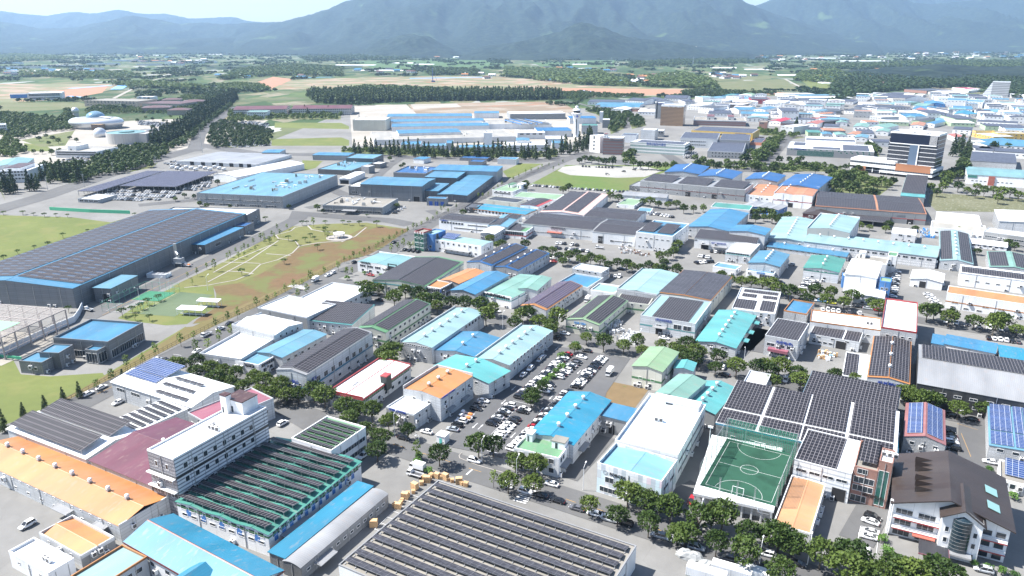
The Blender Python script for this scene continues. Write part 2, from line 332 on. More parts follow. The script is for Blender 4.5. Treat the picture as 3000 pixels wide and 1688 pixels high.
    def put(spec,door):
        for s in spec:
            q=s.split(); fc=q[0]
            if door: s0,s1,hh=map(float,q[1:4]); L=w if fc in'fb' else l; o=link('shutter' if door=='shut' else 'doorway',winmesh((s1-s0)*L,hh,door),rt,*face(B,fc,s0,0)); continue
            z,n,ww,hh,s0,s1=map(float,q[1:7]); n=int(n); L=w if fc in'fb' else l; span=(s1-s0)*L
            if z+hh>h-.2: z=max(.3,h-.4-hh)
            if n==1: 
                ww=min(ww,span); s0=s0 if ww>span*.7 else s0
                if ww>=span*.95 or ww>6: ww=span
                link('window',winmesh(ww,hh,False,gl),rt,*face(B,fc,s0,z)); continue
            ww=min(ww,span/n*.82)
            for i in range(n):
                c=s0+(s1-s0)*(i+.5)/n; link('window',winmesh(ww,hh,False,gl),rt,*face(B,fc,c-ww/2/L,z))
    put(k.get('win',[]),False); put(k.get('door',[]),True); put(k.get('shut',[]),'shut')
    for s in k.get('canopy',[]):
        q=s.split(); s0,s1,z,dp=map(float,q[1:5]); L=w if q[0] in'fb' else l
        m=MB(); m.slab([(0,-dp,z-.25),((s1-s0)*L,-dp,z-.25),((s1-s0)*L,-.02,z),(0,-.02,z)],.18)
        m.tube((.2,-dp+.2,z-.3),(.2,-.05,z+1),.05); m.tube(((s1-s0)*L-.2,-dp+.2,z-.3),((s1-s0)*L-.2,-.05,z+1),.05)
        c=m.obj('canopy',roofmat('teal' if rc=='teal' else 'redp' if 'red canopy' in label else 'lgrey',0),rt); loc,a=face(B,q[0],s0,0); c.location=loc; c.rotation_euler=(0,0,a)
    if k.get('maroon'):
        m=MB(); m.box(w*.15,-2.4,3.1,w*.75,-.05,4.3); m.obj('canopy',roofmat('pink',2),rt)
    if k.get('redbox'):
        m=MB(); m.box(w*.28,-.9,0,w*.36,-.02,h-.6); m.obj('red_portal',roofmat('redp',2),rt); m=MB(); m.box(0.5,-.3,h-3,w*.13,-.05,h-.7); m.obj('green_panel',roofmat('seagreen',2),rt)
    # solar
    def slabpanel(x0_,y0_,x1_,y1_,zf,c,nm='solar_array',t=.09):
        xs=[x0_]+([q for q in [w*i/(2*bays) for i in range(1,2*bays)] if x0_+.5<q<x1_-.5] if ty=='gv' else [])+[x1_]
        ys=[y0_]+([l/2] if ty=='gu' and y0_+.5<l/2<y1_-.5 else [])+[y1_]
        m=MB()
        for i in range(len(xs)-1):
            for j in range(len(ys)-1):
                a,b,c_,d=xs[i]+(.15 if i else 0),xs[i+1]-(.15 if i<len(xs)-2 else 0),ys[j]+(.15 if j else 0),ys[j+1]-(.15 if j<len(ys)-2 else 0)
                m.slab([(a,c_,zf(a+.01,c_)),(b,c_,zf(b-.01,c_)),(b,d,zf(b-.01,d)),(a,d,zf(a+.01,d))],t,0,1)
        return m.obj(nm,[panmat(c),METAL],rt)
    pz=k.get('pz',.28)
    for a,b,c,d,col in k.get('panels',[]):
        slabpanel(a*w,b*l,c*w,d*l,lambda x,y:rz(x,y)+pz,col)
        if pz>1:
            m=MB(); 
            for i in range(5):
                for j in (0,1): m.tube((w*(a+(c-a)*(i+.5)/5),l*(b+(d-b)*(j*.8+.1)),he),(w*(a+(c-a)*(i+.5)/5),l*(b+(d-b)*(j*.8+.1)),he+pz-.1),.06)
            m.obj('support_frame',METAL,rt)
    for a,b,c,d,col,n in k.get('tables',[]):
        zb=max(rz(a*w+.1,b*l),rz(c*w-.1,d*l)); 
        f=lambda x,y:zb+.5+(1.5*min(1,(d-b)*l/8))*(y/l-b)/(d-b)
        slabpanel(a*w,b*l,c*w,d*l,f,col)
        m=MB()
        for i in range(n+1):
            x=w*(a+(c-a)*i/n)*.998+.02
            for y in (b*l+.3,d*l-.3): m.tube((x,y,rz(min(max(x,.1),w-.1),y)),(x,y,f(x,y)-.1),.06)
            m.tube((x,b*l+.3,f(x,b*l+.3)-.15),(x,d*l-.3,f(x,d*l-.3)-.15),.06)
        m.obj('support_frame',METAL,rt)
    for a,b,c,d,n,sp,col in k.get('racks',[]):
        fr=MB(); ph=(d-b)*l/n; hz=k.get('rackz',.75)
        for i in range(n):
            y=b*l+ph*i+.05; dep=ph*.72
            for j in range(sp):
                xa=w*(a+(c-a)*j/sp)+.15; xb=w*(a+(c-a)*(j+1)/sp)-.15; zr=max(rz(xa,y),rz(xb,y),rz((xa+xb)/2,y))
                m=MB(); za,zb_=zr+hz,zr+hz*.5; m.slab([(xa,y,za),(xb,y,za),(xb,y+dep,zb_),(xa,y+dep,zb_)],.08,0,1); m.obj('solar_row',[panmat(col),METAL],rt)
                q=max(1,int((xb-xa)/3.2)); fr.tube((xa+.2,y+.1,za-.16),(xb-.2,y+.1,za-.16),.05,n=3); fr.tube((xa+.2,y+dep-.1,zb_-.14),(xb-.2,y+dep-.1,zb_-.14),.05,n=3)
                for s in range(q+1):
                    x=xa+.3+(xb-xa-.6)*s/q; fr.tube((x,y+.1,rz(min(x,w-.1),y)),(x,y+.1,za-.1),.06,n=4); fr.tube((x,y+dep-.1,rz(min(x,w-.1),y+dep)),(x,y+dep-.1,zb_-.05),.06,n=4); fr.box(x-.12,y-.3,he+.001,x+.12,y+.1,zr+.22,0,'b') if ty=='P' else None
        fr.obj('support_frame',METAL,rt)
    # vents, cooling, penthouses, clutter
    nv=k.get('vents',0)
    for i in range(nv):
        s=(i+.5)/nv
        p=(w*.5/bays,l*(.08+.84*s)) if ty in('gv','av') else (w*(.04+.92*s),l*.5)
        link('roof_vent',ventmesh(k.get('vc')),ro,(p[0],p[1],rz(p[0],p[1])+.1))
    for a,b,n in k.get('ac',[]):
        for i in range(n): link('cooling_unit',acmesh(),ro,(a*w-1+(i%3)*1.5,b*l+(i//3)*1.4,rz(a*w,b*l)),R(7*i))
    for a,b,c,d,hh,cc in k.get('pent',[]):
        m=MB(); m.box(a*w+.35,b*l+.35,he,c*w-.35,d*l-.35,he+hh,0,'b'); m.box(a*w+.25,b*l+.25,he+hh+.003,c*w-.25,d*l-.25,he+hh+.3,1)
        m.box((a*.7+c*.3)*w,b*l+.27,he+.1,(a*.55+c*.45)*w,b*l+.33,he+min(2.1,hh-.2),2)
        m.obj('roof_block',[wallmat('white' if k['wc'] in('white','band','pgrey') else 'pgrey'),roofmat(cc if cc in RC else 'white',0),GLASS],rt)
    if k.get('clutter'):
        rnd=random.Random(int(w*7+l)); mv=[WHITEP,METAL,roofmat('dirty',0)]
        for i in range(k['clutter']):
            x=w*rnd.uniform(.12,.88); y=l*rnd.uniform(.15,.9); z=rz(x,y); m=MB(); q=rnd.random()
            if q<.35: m.tube((x,y,z),(x,y,z+rnd.uniform(1,2.4)),.6,.6,10); m.tube((x,y,z+1),(x+rnd.uniform(2,6),y,z+1),.35,.35,8)
            elif q<.7: a,b=rnd.uniform(1,3.5),rnd.uniform(1,2.5); m.box(x,y,z,x+a,y+b,z+rnd.uniform(1,2.4)); m.box(x+.2,y+.2,z+.9,x+a-.3,y+b-.3,z+2.6)
            else: m.tube((x,y,z+.7),(x,min(l-1,y+rnd.uniform(4,11)),z+.7),.4,.4,8); m.box(x-.2,y,z,x+.2,y+.4,z+.7)
            m.obj('roof_duct',rnd.choice(mv),ro)
    if not far and ty!='post' and w>8 and l>8:
        q=random.Random(int(x0*3+y0))
        for fc,L in (('r',l),('f',w)):
            for i in range(q.randint(1,4)): loc,a=face(B,fc,q.uniform(.06,.9),q.choice((.05,.05,h*.45)),.55); link('cooling_unit',acmesh(),wo,loc,a)
    for fc,s,z,sp,size,col in k.get('signs',[]):
        loc,a=face(B,fc,max(sp,.0),min(z,h-size*.9),.13); text(s,size*1.15,col,rt,loc,a)
    if k.get('ring'):
        m=MB(); c=(w*.13,7.6); 
        for i in range(20):
            t0,t1=2*math.pi*i/20,2*math.pi*(i+1)/20; m.poly([(c[0]+r_*math.cos(t),-.08,c[1]+r_*math.sin(t)) for r_,t in ((.75,t0),(.75,t1),(.5,t1),(.5,t0))][::-1])
        m.obj('ring_emblem',flat('emblem_grey',(.35,.38,.4)),rt)
    if k.get('blacktop'):
        m=MB(); m.box(w*.02,-.5,h-11,w*.98,-.03,h-1.5,0); m.box(w*.45,-.7,h*.1,w*.62,-.03,h-11,1); m.box(w*.62,-.8,h*.1,w*.64,-.03,h-11,2); m.box(w*.02,-.8,h-11.8,w*.98,-.03,h-11,2)
        for i in range(9): m.box(w*.83,-.75,h-10.4+i*1.05,w*.98,-.5,h-10.1+i*1.05,2)
        m.obj('black_crown_cladding',[flat('black_cladding',(.008,.012,.03),.25),flat('blue_grey_glass',(.10,.14,.20),.15),WHITEP],rt)
    if k.get('dormer'):
        x=w*.56; m=MB(); m.box(x,-2.2,3,x+7,3,he+.6,1,'b'); z=he+.6
        m.slab([(x-.3,-2.5,z),(x+3.5,-2.5,z+2),(x+3.5,4,z+2),(x-.3,4,z)],.15); m.slab([(x+3.5,-2.5,z+2),(x+7.3,-2.5,z),(x+7.3,4,z),(x+3.5,4,z+2)],.15); m.poly([(x,-2.2,z),(x+7,-2.2,z),(x+3.5,-2.2,z+1.9)],1)
        m.obj('dormer',[rm,GGLASS],rt)
    if k.get('tower'):
        m=MB(); x=w+.1; m.box(w-1.5,l*.42,h-3.4,w+1.3,l*.52,h+2.2,0); m.box(w-1.6,l*.42-.1,h+2.203,w+1.4,l*.52+.1,h+2.6,1); m.obj('sign_tower',[flat('black_panel',(.02,.03,.03),.4),roofmat('red',0)],rt)
        text('KDRN',1.5,'black',rt,(w*.6,-.12,h*.62),0); text('KDRN',1.6,'grey',rt,(w*.42,l*.2,he+rise+.1),R(90),True)
    if k.get('bframe'):
        m=MB(); x=w*.78
        for a in ((x,0,x+.5,h+1),(x+w*.2,0,x+w*.2+.5,h+1),(x,h+.5,x+w*.2+.5,h+1)): m.box(a[0],-.5,a[1],a[2],-.06,a[3])
        m.box(x+.5,-.05+-.05,1,x+w*.2,-.03,h-.5,1); m.obj('portal_frame',[flat('black_panel',(.02,.03,.03),.4),GLASS],rt)
    if k.get('panels_blue'):
        m=MB()
        for s in (.13,.3,.5,.69,.88): m.box(s*w-.9,-.04,h-3.6,s*w+.9,-.01,h-1.4)
        for s in [(.05+.075*i) for i in range(12)]: m.box(w+.01,s*l,h-3.6,w+.04,s*l+1.4,h-1.4)
        m.obj('blue_panel',flat('blue_panel',(.06,.18,.45),.5),wo)
    return rt
# ------------------------------------------------------------ measured layout (metres; x right, y away, azimuth in degrees)
BLD=[
('factory_hall','orange roofed grey factory hall with eight roof vents beside the tall white block','factory',[-171,208.5,-28.9,74,15.6,5.7],{'r':'gu','rise':1.8,'rc':'orange','wc':'pgrey','par':'r','vents':8,'win':['f 4.2 16 1.2 .7 .05 .97','f 1.2 9 1.6 .9 .1 .9'],'canopy':['f .62 .72 3.5 2.5','f .86 .93 3.5 2.2']}),
('office_block','tall white banded office block with flat roof above the striped solar factory','office block',[-104.2,189.1,-27.7,11,35.1,19.3],{'r':'P','pp':0.5,'rc':'white','wc':'band','win':['r 14.6 8 1.5 1.8 .05 .85','r 10.2 8 1.5 1.8 .05 .85','r 6.2 7 1.6 1.9 .08 .8','f 14.8 2 1.2 1.8 .1 .9','f 10.6 3 1.2 1.5 .1 .9','f 6 3 1.2 1.5 .1 .9'],'bands':['15 .9','9 1'],'ac':[(0.62,0.5,4)],'ledges':[12.4,8.2],'pent':[(0,0.8,0.75,1,4.2,'maroond'),(0,0.75,0.3,0.83,6,'maroond')]}),
('workshop_hall','dark maroon roofed workshop behind the tall white block','workshop',[-130.4,203.8,-28.7,28.9,31.2,7],{'r':'gu','rise':2.2,'rc':'maroon','wc':'pgrey','vents':1}),
('showroom_hall','pink roofed low building behind the penthouse of the tall white block','workshop',[-112.2,233.2,-38.7,13.8,25,8],{'r':'P','pp':0.35,'rc':'pink','wc':'pgrey','win':['r 4 3 1.5 1.2 .2 .8','r 1.2 3 2 1.6 .1 .8','f 4 2 1.5 1.2 .1 .4']}),
('warehouse','white gabled hall with one raised blue solar table on its roof','warehouse',[-152.2,259.6,-28.2,44.2,19.1,7.2],{'r':'gu','rise':1.6,'rc':'white','wc':'pgrey','win':['f 4 2 5 1.6 .03 .4','r 4 5 1.4 1 .05 .95'],'tables':[(0.02,0.28,0.42,1,'blue',6)],'racks':[(0.52,0.06,0.9,0.22,1,4,'dark'),(0.48,0.3,0.86,0.46,1,4,'dark'),(0.5,0.55,0.84,0.7,1,4,'dark')]}),
('warehouse','white hall wing carrying short rows of dark solar panels','warehouse',[-137.4,228.8,-32.6,13.7,20.8,6.6],{'r':'F','rc':'white','wc':'pgrey','racks':[(0.05,0.05,0.95,0.95,7,1,'dark')]}),
('warehouse','white gabled hall carrying two long black solar tables','warehouse',[-168.7,223.7,-27.5,41.3,20,7],{'r':'gu','rise':1.5,'rc':'white','wc':'pgrey','win':['r 3 5 1.3 1 .05 .95'],'tables':[(0.03,0.02,0.93,0.42,'dark',8),(0.03,0.52,0.93,0.92,'dark',8)]}),
('storage_building','small orange roofed grey annex at the foot of the orange hall','workshop',[-128,172.2,-30.4,19.3,9.3,3.7],{'r':'gu','rise':1,'rc':'orange','wc':'pgrey','par':'fblr','pp':0.9,'win':['f 2 3 1 .8 .1 .9']}),
('storage_building','small white flat roofed block with two rooftop cooling units','workshop',[-129.9,162.8,-29.1,17.4,6.5,5],{'r':'P','pp':0.7,'rc':'white','wc':'white','ac':[(0.7,0.45,2)],'win':['f 2.4 3 1 .8 .1 .9']}),
('storage_building','pale blue roofed building with orange coping beside the small white block','workshop',[-106,149.6,-29,9.7,13.6,8],{'r':'P','pp':0.5,'rc':'cyan','wc':'white','trim':'orange','win':['r 5 4 2 1.4 .1 .9']}),
('factory_hall','bright blue gabled factory roof with a glazed dormer','factory',[-99.4,162.8,-32.1,42.9,13.8,8],{'r':'gu','rise':2.2,'rc':'blue','wc':'white','trim':'brickred','dormer':1,'win':['f 5 6 2 1.4 .05 .9']}),
('factory_hall','white and blue factory under eleven raised rows of black solar panels','factory',[-94.3,181.7,-26.1,33.8,39.7,7.2],{'r':'gv','bays':3,'rise':0.6,'rc':'seagreen','wc':'white','win':['f 6 10 2.2 1.5 .03 .97','f 3.2 9 2.2 1 .03 .97','r 6 12 2.6 1.7 .03 .97'],'panels_blue':1,'strip':'green','racks':[(0,0.01,0.97,0.99,11,2,'dark')],'rackz':0.95,'canopy':['r .1 .35 4.2 2.5']}),
('lean_to_roof','long blue lean-to roof along the striped solar factory','lean-to',[-62.8,163.2,-27,5.4,36.4,4.6],{'r':'F','rc':'blue','wc':'dgrey'}),
('storage_shed','long grey arched shed beside the blue lean-to','shed',[-58.5,160.1,-27.5,6.2,36.4,4.2],{'r':'av','rise':0.7,'rc':'lgrey','wc':'dgrey','win':['r 1.8 12 1.4 .9 .03 .97'],'canopy':['r .12 .3 2.8 2.5']}),
('factory_hall','small factory with green roof and tilted black panels left of the junction','factory',[-70.5,212.9,-27.9,16.4,16.9,9.5],{'r':'P','pp':0.5,'rc':'green','wc':'white','win':['r 1.5 1 20 1.8 .04 .96','r 5 1 20 1.6 .04 .96'],'racks':[(0.02,0.05,0.95,0.95,6,1,'dark')]}),
('solar_hall','wide flat roof in front covered by ten long grey solar rows','factory',[-42.9,155,-29.4,61.6,43.1,7],{'r':'P','pp':0.3,'rc':'dirty','wc':'white','racks':[(0.01,0.03,0.98,0.99,12,1,'dgrey')],'rackz':1,'trim':'lgrey','win':['r 3 4 2 1 .1 .9']}),
('factory_hall','vivid sky blue gabled hall with four ridge vents beside the car park','factory',[5.5,219.7,-26.8,15.8,35,7.3],{'r':'gv','rise':1.5,'rc':'azure','wc':'pgrey','vents':4,'win':['r 4.6 5 1.4 1.2 .05 .95','r 1.4 4 1.4 1.1 .1 .95'],'canopy':['r .12 .3 3.2 2','r .7 .85 3.2 2']}),
('office_building','small office with worn green roof deck in front of the sky blue hall','office',[0.7,211.1,-24.4,15.2,10.4,7],{'r':'P','pp':0.7,'rc':'greenw','wc':'white','win':['f 4.4 4 1.8 1.8 .05 .95','r 4.4 2 2 1.8 .1 .5','f 1.2 4 1.8 1.8 .05 .95'],'canopy':['r .1 .7 3.4 2'],'pent':[(0.66,0.55,1,0.98,2.4,'dirty'),(0.06,0.6,0.25,0.98,2.6,'white')]}),
('passage_building','low blue roofed link with a dark doorway between two white factories','passage',[30.6,234.7,-28.9,9.8,10.2,6.4],{'r':'F','rc':'blue2','wc':'pgrey','door':['f .35 .58 3.6']}),
('factory_building','white panelled factory with black lettering on its pastel tinted facade','factory',[25.6,197.2,-30.5,20.1,13.7,10.1],{'r':'gv','rise':0.9,'par':'fblr','pp':1.1,'rc':'cyanw','wc':'pastel','win':['f 4.3 1 4 2 .13 .27','f .8 1 16 1.8 .05 .6','r 5.5 2 4 1.4 .1 .9'],'signs':[('f','FORCE4',7.1,0.2,1.2,'black')],'ring':1}),
('factory_building','tall white factory with blue edged white roof behind the pastel facade','factory',[32.5,210.2,-26.6,20.1,37.2,10.3],{'r':'gv','rise':0.8,'par':'fblr','pp':1,'rc':'whiteb','wc':'white','win':['r 6 1 24 1.4 .05 .95','r 2.5 1 24 1.4 .05 .95'],'ac':[(0.45,0.5,2)],'pent':[(0.12,0.85,0.95,1,1.6,'white')]}),
('factory_building','grey factory with orange roof and two orange ridge vents','factory',[-39.8,249.1,-29.3,16.5,21.7,10.5],{'r':'gv','rise':1,'par':'lb','pp':1.1,'rc':'orange','wc':'pgrey','vents':3,'vc':'orange','win':['r 6 5 1.5 1.3 .05 .95','r 1.8 4 1.5 1.3 .05 .95','f 6 2 1.5 1.2 .1 .9'],'canopy':['r .15 .35 3.6 1.6','r .6 .8 3.6 1.6'],'signs':[('r','COSMO SYSTEM',8.7,0.03,1,'navy')]}),
('factory_building','turquoise gabled hall adjoining the orange roofed factory','factory',[-31.1,275.2,-35.7,27.5,13.6,6.8],{'r':'gv','rise':1.6,'rc':'teal','wc':'pgrey','vents':2,'win':['r 5.5 2 1.4 1.3 .1 .9','r 1.6 2 1.4 1.3 .1 .9','f 4.6 1 1.6 1.2 .75 .9']}),
('factory_hall','long pale cyan hall flanking the car park with six ridge vents','factory',[-15.1,283.2,-27,15.9,42.8,7.4],{'r':'gv','rise':1.2,'par':'l','pp':0.9,'rc':'cyan','wc':'pgrey','vents':6,'win':['r 7 12 1.3 1.3 .05 .95','r 3 9 1.3 1.3 .05 .95']}),
('factory_hall','long pale cyan hall with a dark clerestory window strip on its front','factory',[-47.9,298.4,-25,15.7,48.1,8.4],{'r':'gv','rise':1.2,'par':'l','pp':0.9,'rc':'cyan','wc':'pgrey','vents':6,'win':['f 6.6 12 1.2 .9 .08 .92','f 1.5 3 1.6 1 .1 .9','r 5.5 6 2.2 1.6 .6 .98']}),
('factory_hall','low hall with two tone blue roof between the long cyan halls','factory',[-32.6,293.5,-23.3,19.9,23.1,5.9],{'r':'gv','rise':1.4,'rc':'blue2','wc':'pgrey','vents':2,'win':['f 3.5 2 1.2 1.6 .08 .4']}),
('factory_building','long white roofed building with red coping and a black sign tower','factory',[-68.1,253.6,-24.2,14.9,33.2,6.6],{'r':'gv','rise':0.5,'par':'lfb','pp':0.6,'rc':'white','wc':'pgrey','trim':'red','win':['r 4 1 30 1.4 .05 .97','r 1.2 6 2 1.5 .1 .95','f 3.5 1 9 1.3 .1 .9'],'strip':'green','tower':1}),
('office_building','small white roofed office in front of the orange roofed factory','office',[-44.8,240.8,-29.8,12.3,10.2,6.3],{'r':'gv','rise':0.6,'par':'fblr','pp':0.5,'rc':'white','wc':'pgrey','win':['f 4 3 1.3 1.3 .1 .9','f 1.2 3 1.3 1.3 .1 .9','r 4 2 1.3 1.3 .1 .9'],'signs':[('f','COSMO SYSTEM',5.6,0.1,0.9,'navy')]}),
('factory_building','grey factory with black panels over a white roof and blue striped facade','factory',[-90,262.4,-21.4,13.7,46.7,11],{'r':'gv','rise':1.2,'rc':'lgrey','wc':'pgrey','panels':[(0.03,0.03,0.97,0.97,'dark')],'win':['r 5.4 8 2.6 2.2 .1 .95','r 1.5 6 2 1.3 .1 .95','f 3 1 6 3 .3 .9','f 6 3 1 1 .1 .9'],'signs':[('f','SRC',6.6,0.5,1.5,'navy'),('r','세 모',7,0.06,1.4,'navy')],'accent':'blue'}),
('factory_building','low white factory with walled white roof by the tree lined street corner','factory',[-130.5,288.9,-17.7,20.5,28.2,6.4],{'r':'P','pp':1,'rc':'white','wc':'pgrey','win':['f 2 5 1.5 1 .1 .9']}),
('office_building','two storey white office with walled sky blue roof at the street corner','office',[-116.9,284.9,-22.7,15.5,14.1,5.4],{'r':'gv','rise':0.6,'par':'fblr','pp':0.9,'rc':'sky','wc':'white','win':['f 4.2 1 5 1.6 .55 .95','r 4.2 1 8 1.6 .1 .7','r 1 3 2 1.8 .1 .9'],'signs':[('f','화성정밀',6.3,0.5,1.2,'grey')]}),
('factory_hall','sky blue roofed hall with three darker roof strips behind the corner office','factory',[-106.8,291.1,-25.4,13.2,28.4,6],{'r':'gv','rise':0.9,'rc':'sky','wc':'pgrey','win':['r 3 6 2 1.2 .05 .95']}),
('factory_building','white gabled hall with four windows high in its right hand gable','factory',[-126.2,315.8,-28,25.6,17.9,9],{'r':'gu','rise':1.4,'par':'fl','pp':0.9,'rc':'white','wc':'pgrey','win':['r 6 4 1.1 1.3 .12 .9','r 1.5 3 2 1 .1 .9']}),
('factory_hall','plain white roofed hall behind the gabled hall with four windows','factory',[-122.8,340.9,-26.9,30.9,20.9,8],{'r':'P','pp':0.5,'rc':'white','wc':'pgrey','win':['f 4 6 1.5 1 .1 .9']}),
('factory_hall','white roofed hall with grey windowed end wall below the boundary road','factory',[-107,357,-22.7,24.2,27.9,7.3],{'r':'P','pp':0.6,'rc':'white','wc':'pgrey','win':['r 4.5 5 1.8 1.4 .1 .9','r 1.3 5 1.8 1.4 .1 .9']}),
('factory_hall','mint walled low hall under a slanted black solar roof','factory',[-98.9,329.5,-15.5,26.2,24.2,6],{'r':'mb','rise':1.6,'rc':'teal','wc':'pgrey','panels':[(0.01,0.02,0.99,0.98,'dark')],'win':['f 3.8 7 1.1 1.2 .05 .95','f 1.2 7 1.1 1.2 .05 .95']}),
('factory_building','pale green two storey factory with staggered black panels on a green roof','factory',[-69.3,314.1,-22.3,14.7,41.5,7.8],{'r':'gv','rise':1.5,'rc':'green','wc':'cream','accent':'green','panels':[(0.02,0.06,0.46,0.98,'dark'),(0.54,0.06,0.98,0.98,'dark')],'win':['r 5.4 9 2 1.4 .04 .96','r 1.4 9 2 1.4 .04 .96','f 4.6 3 2 1.5 .1 .9','f 1.2 3 2 1.5 .1 .9']}),
('factory_building','mint roofed factory with black Korean lettering on a grey front fascia','factory',[-16.6,371.2,-32.9,19.4,38.8,6.3],{'r':'gv','rise':1,'par':'f','pp':0.8,'rc':'mint','wc':'white','win':['f 3.6 1 14 2.2 .04 .96','r 4 4 1.6 1.3 .1 .8'],'signs':[('f','K (주)케이에스티',6.4,0.22,1.4,'black')],'strip':'teal'}),
('factory_hall','mint roofed side wing with a dark green roof patch','factory',[3.2,373.7,-21.6,10.4,23.3,7],{'r':'gv','rise':0.8,'rc':'mint','wc':'pgrey','win':['r 4 3 1.6 1.3 .1 .8']}),
('factory_hall','plain mid blue gabled hall left of the mint roofed factory','factory',[-31.9,369.9,-27.6,14.7,36.9,7.2],{'r':'gv','rise':1.4,'rc':'blue3','wc':'pgrey','win':['r 4 5 1.6 1.2 .1 .9','f 4.5 2 1 1.2 .1 .6']}),
('factory_hall','orange roofed hall behind the glassy blue office cube','factory',[-38.5,388,-32.1,12,24.8,7],{'r':'gv','rise':1,'rc':'orange','wc':'pgrey'}),
('office_building','blue glass office cube with an orange roof','office',[-48.1,379.3,-26.9,12.1,11.9,6.7],{'r':'P','pp':0.5,'rc':'orange','wc':'blueglass','win':['f 4 1 10 2.6 .05 .95','r 4 1 8 2.6 .05 .95','f .8 1 10 2.4 .05 .95','r .8 1 8 2.4 .05 .95'],'signs':[('f','SUNGJINTECH',7.6,0.1,1.1,'white')]}),
('factory_hall','grey hall with purple solar panels and thin orange roof lines','factory',[4.3,349.9,-29,14,43.9,5.8],{'r':'gv','rise':1.6,'rc':'orange','wc':'pgrey','panels':[(0.03,0.04,0.48,0.98,'purple'),(0.51,0.04,0.97,0.98,'purple')],'win':['r 5 8 1.6 1.3 .05 .95','r 1.5 6 1.6 1.3 .05 .95'],'signs':[('f','(주)아이에스',5.4,0.1,1.3,'grey')]}),
('factory_hall','pale green gabled hall with two black solar slopes beside a cluttered yard','factory',[25.3,329.7,-28,16.6,39,6.1],{'r':'gv','rise':1.7,'rc':'lgreen','wc':'cream','accent':'green','panels':[(0.05,0.04,0.46,0.98,'dark'),(0.56,0.04,0.97,0.98,'dark')],'win':['f 3 3 1.3 1.2 .1 .9','r 4 5 1.2 1 .1 .9'],'signs':[('f','CAR CEN',4.9,0.25,1.2,'blue')]}),
('factory_hall','green framed wing with black panels beside the pale green gabled hall','factory',[52.2,357.4,-21.2,16.8,16.5,5.7],{'r':'P','pp':0.4,'rc':'lgreen','wc':'cream','accent':'green','panels':[(0.03,0.05,0.97,0.95,'dark')],'win':['f 4 3 1.3 1.2 .1 .9']}),
('factory_hall','large pale cyan hall left of the dark striped solar roof','factory',[54.3,369.7,-27.3,21.2,42.3,8.2],{'r':'gv','rise':1.2,'par':'lf','pp':0.7,'rc':'cyan','wc':'pgrey','win':['f 4 4 2 1.2 .1 .9']}),
('storage_building','low cyan roofed annex at the corner of the large pale cyan hall','workshop',[41.4,375.8,-27.5,13.2,12.9,5.5],{'r':'P','pp':0.6,'rc':'cyan','wc':'white'}),
('factory_hall','tall hall under one dark grey pinstriped solar roof with orange edge','factory',[75,365.4,-28.6,27.1,45.5,7.4],{'r':'gv','rise':0.7,'rc':'orange','wc':'cream','panels':[(0.01,0.01,0.99,0.99,'dgrey')],'win':['r 5 7 2 1.3 .05 .95']}),
('factory_building','grey factory with a black solar roof and red logo lettering on its front','factory',[60,329.6,-26.3,25.8,33.8,8.2],{'r':'P','pp':0.4,'rc':'cyan','wc':'pgrey','panels':[(0.2,0.03,0.86,0.97,'dark')],'win':['f 4 2 4.5 2.4 .6 .95','f 3.6 1 2.5 1.5 .3 .4'],'door':['f .3 .42 4'],'signs':[('f','(주)다인테크',6.8,0.28,1.3,'navy')],'strip':'teal','canopy':['f .25 .5 4.4 2.5']}),
('factory_building','factory with blue walled roof and white lettering down its side','factory',[25.1,390.3,-30.7,17.9,20.4,4.9],{'r':'P','pp':0.7,'rc':'blue2','wc':'pgrey','signs':[('r','SM TECH',5.6,0.1,1.2,'white')],'win':['r 2.5 1 8 1.3 .1 .6']}),
('office_building','white office with half blue roof behind the factory with blue walled roof','office',[34.5,413.2,-30.4,18.4,10.8,6.2],{'r':'P','pp':0.5,'rc':'whiteb','wc':'pgrey','win':['r 4.5 2 1.4 1.2 .1 .9','f 4.5 4 1.4 1.2 .1 .9']}),
('factory_hall','left twin hall with black panels divided by bright blue strips','factory',[-26.3,419.4,-28,16.4,46,8],{'r':'gv','rise':1.4,'rc':'deepblue','wc':'pgrey','vents':4,'vc':'deepblue','panels':[(0.03,0.04,0.45,0.97,'dark'),(0.55,0.04,0.96,0.97,'dark')],'win':['f 2 3 1.3 1 .1 .9']}),
('factory_hall','right twin hall with black panels and arched windows on its flank','factory',[-11.7,414.2,-27.7,17.1,42.1,6.5],{'r':'gv','rise':1.4,'rc':'deepblue','wc':'pgrey','vents':4,'vc':'deepblue','panels':[(0.03,0.04,0.45,0.97,'dark'),(0.55,0.04,0.96,0.97,'dark')],'win':['r 4.6 7 1 2 .2 .95','r 1.4 5 1.4 1.1 .1 .9','f 2 3 1.3 1 .1 .9']}),
('factory_hall','broad low hall whose whole roof is black solar panels with green eaves','factory',[-75.7,387.8,-20.5,32.1,49.5,7],{'r':'gv','rise':1.6,'rc':'green','wc':'cream','panels':[(0,0,0.97,0.95,'dark')],'win':['f 3 6 1.4 1.2 .1 .95'],'strip':'teal'}),
('office_building','white office with pale teal roof and black Korean lettering by the boundary road','office',[-91.5,426.8,-26.4,28.3,22.1,6.8],{'r':'gv','rise':0.7,'par':'br','pp':0.8,'rc':'tealp','wc':'white','win':['f 3.2 4 4 1.6 .04 .8','f .6 4 2 1.6 .04 .8'],'signs':[('f','대륭정밀(주)',5.6,0.08,1.2,'black')],'bframe':1}),
('office_tower','narrow green glass office tower with red roof frame','office tower',[-63.5,473.9,-29.6,7.3,9.8,12.8],{'r':'P','pp':0.8,'rc':'dirty','wc':'greenglass','trim':'red','signs':[('f','유 진 테 크',12.6,-0.1,1.5,'white')],'win':['f 8 2 1.6 1.6 .1 .9','f 4 2 1.6 1.6 .1 .9']}),
